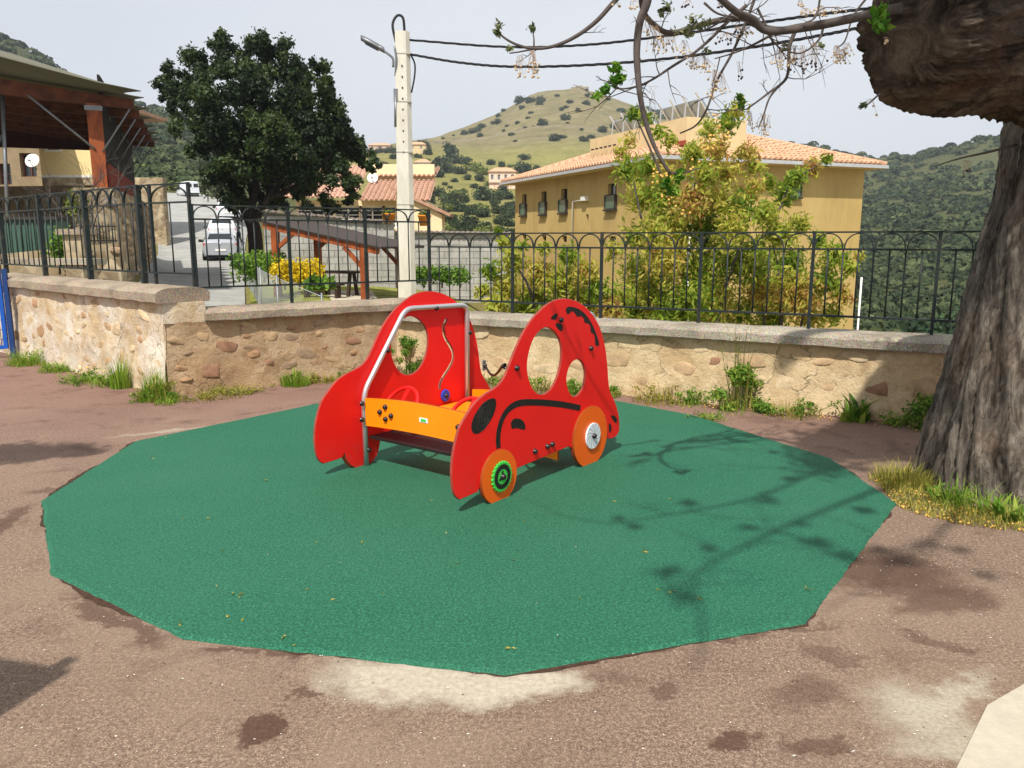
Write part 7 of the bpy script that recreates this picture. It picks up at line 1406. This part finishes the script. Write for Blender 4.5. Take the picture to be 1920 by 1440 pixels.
# yellowish grass and fallen berries round the trunk foot
gp = [PZ(*p) for p in ((1640, 900), (1700, 880), (1745, 915), (1800, 950), (1925, 965), (1925, 1000), (1800, 985), (1700, 960), (1672, 940))]
def inpoly(x, y, P_):
    c = False; j = len(P_) - 1
    for i in range(len(P_)):
        if (P_[i].y > y) != (P_[j].y > y) and x < (P_[j].x - P_[i].x) * (y - P_[i].y) / (P_[j].y - P_[i].y) + P_[i].x: c = not c
        j = i
    return c
r = random.Random(3); V = []; Tn = []; cnt = 0
while cnt < 2600:
    x, y = r.uniform(2.2, 3.6), r.uniform(4.2, 5.6)
    if not inpoly(x, y, gp): continue
    a = r.uniform(0, 6.28); h = r.uniform(.012, .055); w = r.uniform(.002, .004); ln = h * r.uniform(.2, 1.2); c, s = math.cos(a), math.sin(a)
    V += [(x - s * w, y + c * w, 0), (x + s * w, y - c * w, 0), (x + c * ln + s * w * .2, y + s * ln - c * w * .2, h), (x + c * ln - s * w * .2, y + s * ln + c * w * .2, h)]; Tn += [r.random()] * 4; cnt += 1
o = bpy.data.objects.new('ground_grass', quads_mesh('ground_grass', np.array(V), cnt, DRYG, Tn)); link(o); tag(o, 'thin yellowish grass strip at the foot of the big trunk', 'grass', kind='stuff')
mb = MB(); YB = plain('fallen_berries', (214, 172, 84), .6, var=.2, scale=200, world=True)
for k in range(300):
    while True:
        x, y = r.uniform(2.2, 3.6), r.uniform(4.2, 5.6)
        if inpoly(x, y, gp): break
    rad = r.uniform(.005, .009); mb.lathe([(.0005, -rad), (rad * .8, -rad * .6), (rad, 0), (rad * .8, rad * .6), (.0005, rad)], 6, Matrix.Translation((x, y, rad)))
for k in range(160):
    t_ = r.uniform(.45, 1); p = WR0.lerp(WR1, t_) + Vector((-.48, -.876, 0)) * abs(r.gauss(.12, .12)); rad = r.uniform(.005, .009); mb.lathe([(.0005, -rad), (rad * .8, -rad * .6), (rad, 0), (rad * .8, rad * .6), (.0005, rad)], 6, Matrix.Translation((p.x, p.y, rad)))
tag(mb.build('fallen_berries', YB), 'fallen yellow berries on the ground near the big trunk', 'berries', kind='stuff')
mb = MB()
for k in range(430):
    px, py = r.uniform(-60, 1960), r.uniform(1010, 1460)
    if r.random() < .2: px, py = r.gauss(1700, 90), r.gauss(1060, 60)
    p = PZ(px, py); s = r.uniform(.0012, .0036); a = r.uniform(0, 6.28); t_ = r.uniform(-.3, .3); z = .004
    if inpoly(p.x, p.y, cor):
        if r.random() < .85: continue
        z = .016
    z += 0
    mb.add([(p.x + s * math.cos(a + k_ * 1.57) * (1.4 if k_ % 2 else .8), p.y + s * math.sin(a + k_ * 1.57), z + (.0015 if k_ == 1 else 0)) for k_ in range(4)], [(0, 1, 2, 3)])
tag(mb.build('petal_litter', plain('white_petals', (228, 222, 212), .8)), 'tiny white petals scattered over the asphalt', 'litter', kind='stuff')
mb = MB(); DG_ = plain('dark_grit', (78, 62, 54), .9)
for k in range(220):
    p = PZ(r.uniform(-60, 1960), r.uniform(1000, 1460)); 
    if inpoly(p.x, p.y, cor): continue
    s = r.uniform(.0015, .004); mb.lathe([(.0005, s * .7), (s * .7, s * .4), (s, 0)], 5, Matrix.Translation((p.x, p.y, .001)))
tag(mb.build('gravel', DG_), 'dark grit scattered over the asphalt', 'gravel', kind='stuff')
p = PZ(1638, 768); lt_ = thing('paper_litter', 'crumpled white paper lying at the sandy wall foot', 'litter', (p.x, p.y, .03)); bm = bmesh.new(); bmesh.ops.create_icosphere(bm, subdivisions=3, radius=.055)
for v_ in bm.verts: v_.co *= 1 + .45 * noise.noise(v_.co * 30); v_.co.z *= .62
me = bpy.data.meshes.new('crumple'); bm.to_mesh(me); bm.free(); me.materials.append(plain('paper', (214, 212, 208), .8, var=.2, scale=60)); link(bpy.data.objects.new('crumple', me), lt_)
YF = plain('dandelion_yellow', (236, 200, 30), .7)
for k, (x, y, lab) in enumerate([(166, 690, 'small yellow flower, leftmost at the white wall'), (197, 697, 'small yellow flower, middle one at the white wall'), (216, 688, 'small yellow flower, rightmost at the white wall')]):
    p = PZ(x, y + 18); f = thing('yellow_flower', lab, 'flower', p, 0, 'yellow flowers at the white wall'); mb = MB(); mb.tube([(0, 0, 0), (.005, 0, .12)], .002, 5); mb.build('stem', plain('flower_stem', (90, 120, 40)) if k == 0 else bpy.data.materials['flower_stem'], f); mb = MB(); mb.lathe([(.001, .128), (.014, .126), (.016, .120), (.001, .116)], 10); mb.build('bloom', YF, f)

# ================================================================ tree added unseen beside the viewer to cast shade on the asphalt at left
yt = Vector((-4.62, 3.3, 0)); ytr = thing('added_shade_tree', 'young tree added out of view at left to cast shade on the asphalt', 'tree', yt)
limbs(ytr, 'trunk', [([Vector((0, 0, -.1)), Vector((.03, 0, 1.2)), Vector((.1, .05, 2.3)), Vector((.2, .1, 3.3))], .07, .035)], OAKBARK, 10)
for dx, dy, dz in ((.3, .2, .4), (-.3, .1, .5), (.1, -.3, .5), (.5, .0, .2)): limbs(ytr, 'limb', [([Vector((.15, .08, 2.8)), Vector((.2 + dx * .5, .1 + dy * .5, 3.2)), Vector((.2 + dx, .1 + dy, 3.3 + dz * .6))], .025, .008)], OAKBARK, 6)
o = bpy.data.objects.new('crown', leaf_mesh('crown', [(.2, .1, 3.5, .22, .7), (.45, .15, 3.5, .22, .6), (.0, .1, 3.55, .24, .6), (.62, .12, 3.45, .16, .6), (-.3, .1, 3.5, .24, .6), (.25, -.1, 3.6, .2, .6)], 2600, .09, .5, HEDGE, 61, .1)); link(o, ytr)

# board on posts added unseen beside the viewer to cast shade at the lower left
nb = thing('shade_board', 'blank board on two posts added out of view at left to cast shade', 'board', (-2.46, 1.45, 0), R(-15))
for x in (-.33, .33): mb = MB(); mb.box((x, 0, 1.0), (.06, .06, 2.1)); mb.build('post', DKW, nb)
mb = MB(); mb.box((0, -.05, 1.5), (.8, .04, 1.05)); mb.build('panel', DKW, nb); mb = MB(); mb.box((0, -.075, 1.5), (.7, .01, .95)); mb.build('backing', BEIGE, nb)
# a few fallen leaves and stalks on the pad
r = random.Random(66); V = []; Tn = []; cnt = 0
for k in range(46):
    p = PZ(r.uniform(200, 1600), r.uniform(800, 1240))
    if not inpoly(p.x, p.y, cor): continue
    for j in range(r.choice((1, 1, 2, 3))):
        a = r.uniform(0, 6.28); l_ = r.uniform(.006, .017); w_ = l_ * .35; c, s_ = math.cos(a), math.sin(a); x, y = p.x + r.gauss(0, .012), p.y + r.gauss(0, .012); z = .0155 + .002 * j
        V += [(x - c * l_, y - s_ * l_, z), (x - s_ * w_, y + c * w_, z + .003), (x + c * l_, y + s_ * l_, z), (x + s_ * w_, y - c * w_, z)]; Tn += [r.random()] * 4; cnt += 1
o = bpy.data.objects.new('leaf_litter', quads_mesh('leaf_litter', np.array(V), cnt, DRYG, Tn)); link(o); tag(o, 'tiny dry leaves lying on the green pad', 'leaves', kind='stuff')

# ================================================================ HAZE
HT = float(ZG.max()) + 8; mb = MB(); mb.box((-120, 790, (HT - 14) / 2), (5600, 1680, HT + 14)); hz_ = NT('air_haze'); hz_.t.nodes.remove(hz_.b); pv = hz_.n('ShaderNodeVolumePrincipled'); pv.inputs['Density'].default_value = .00030; pv.inputs['Color'].default_value = (.82, .89, 1, 1); pv.inputs['Anisotropy'].default_value = .2; hz_.l(pv.outputs[0], hz_.out.inputs['Volume'])
tag(mb.build('haze', hz_.m), kind='stuff')
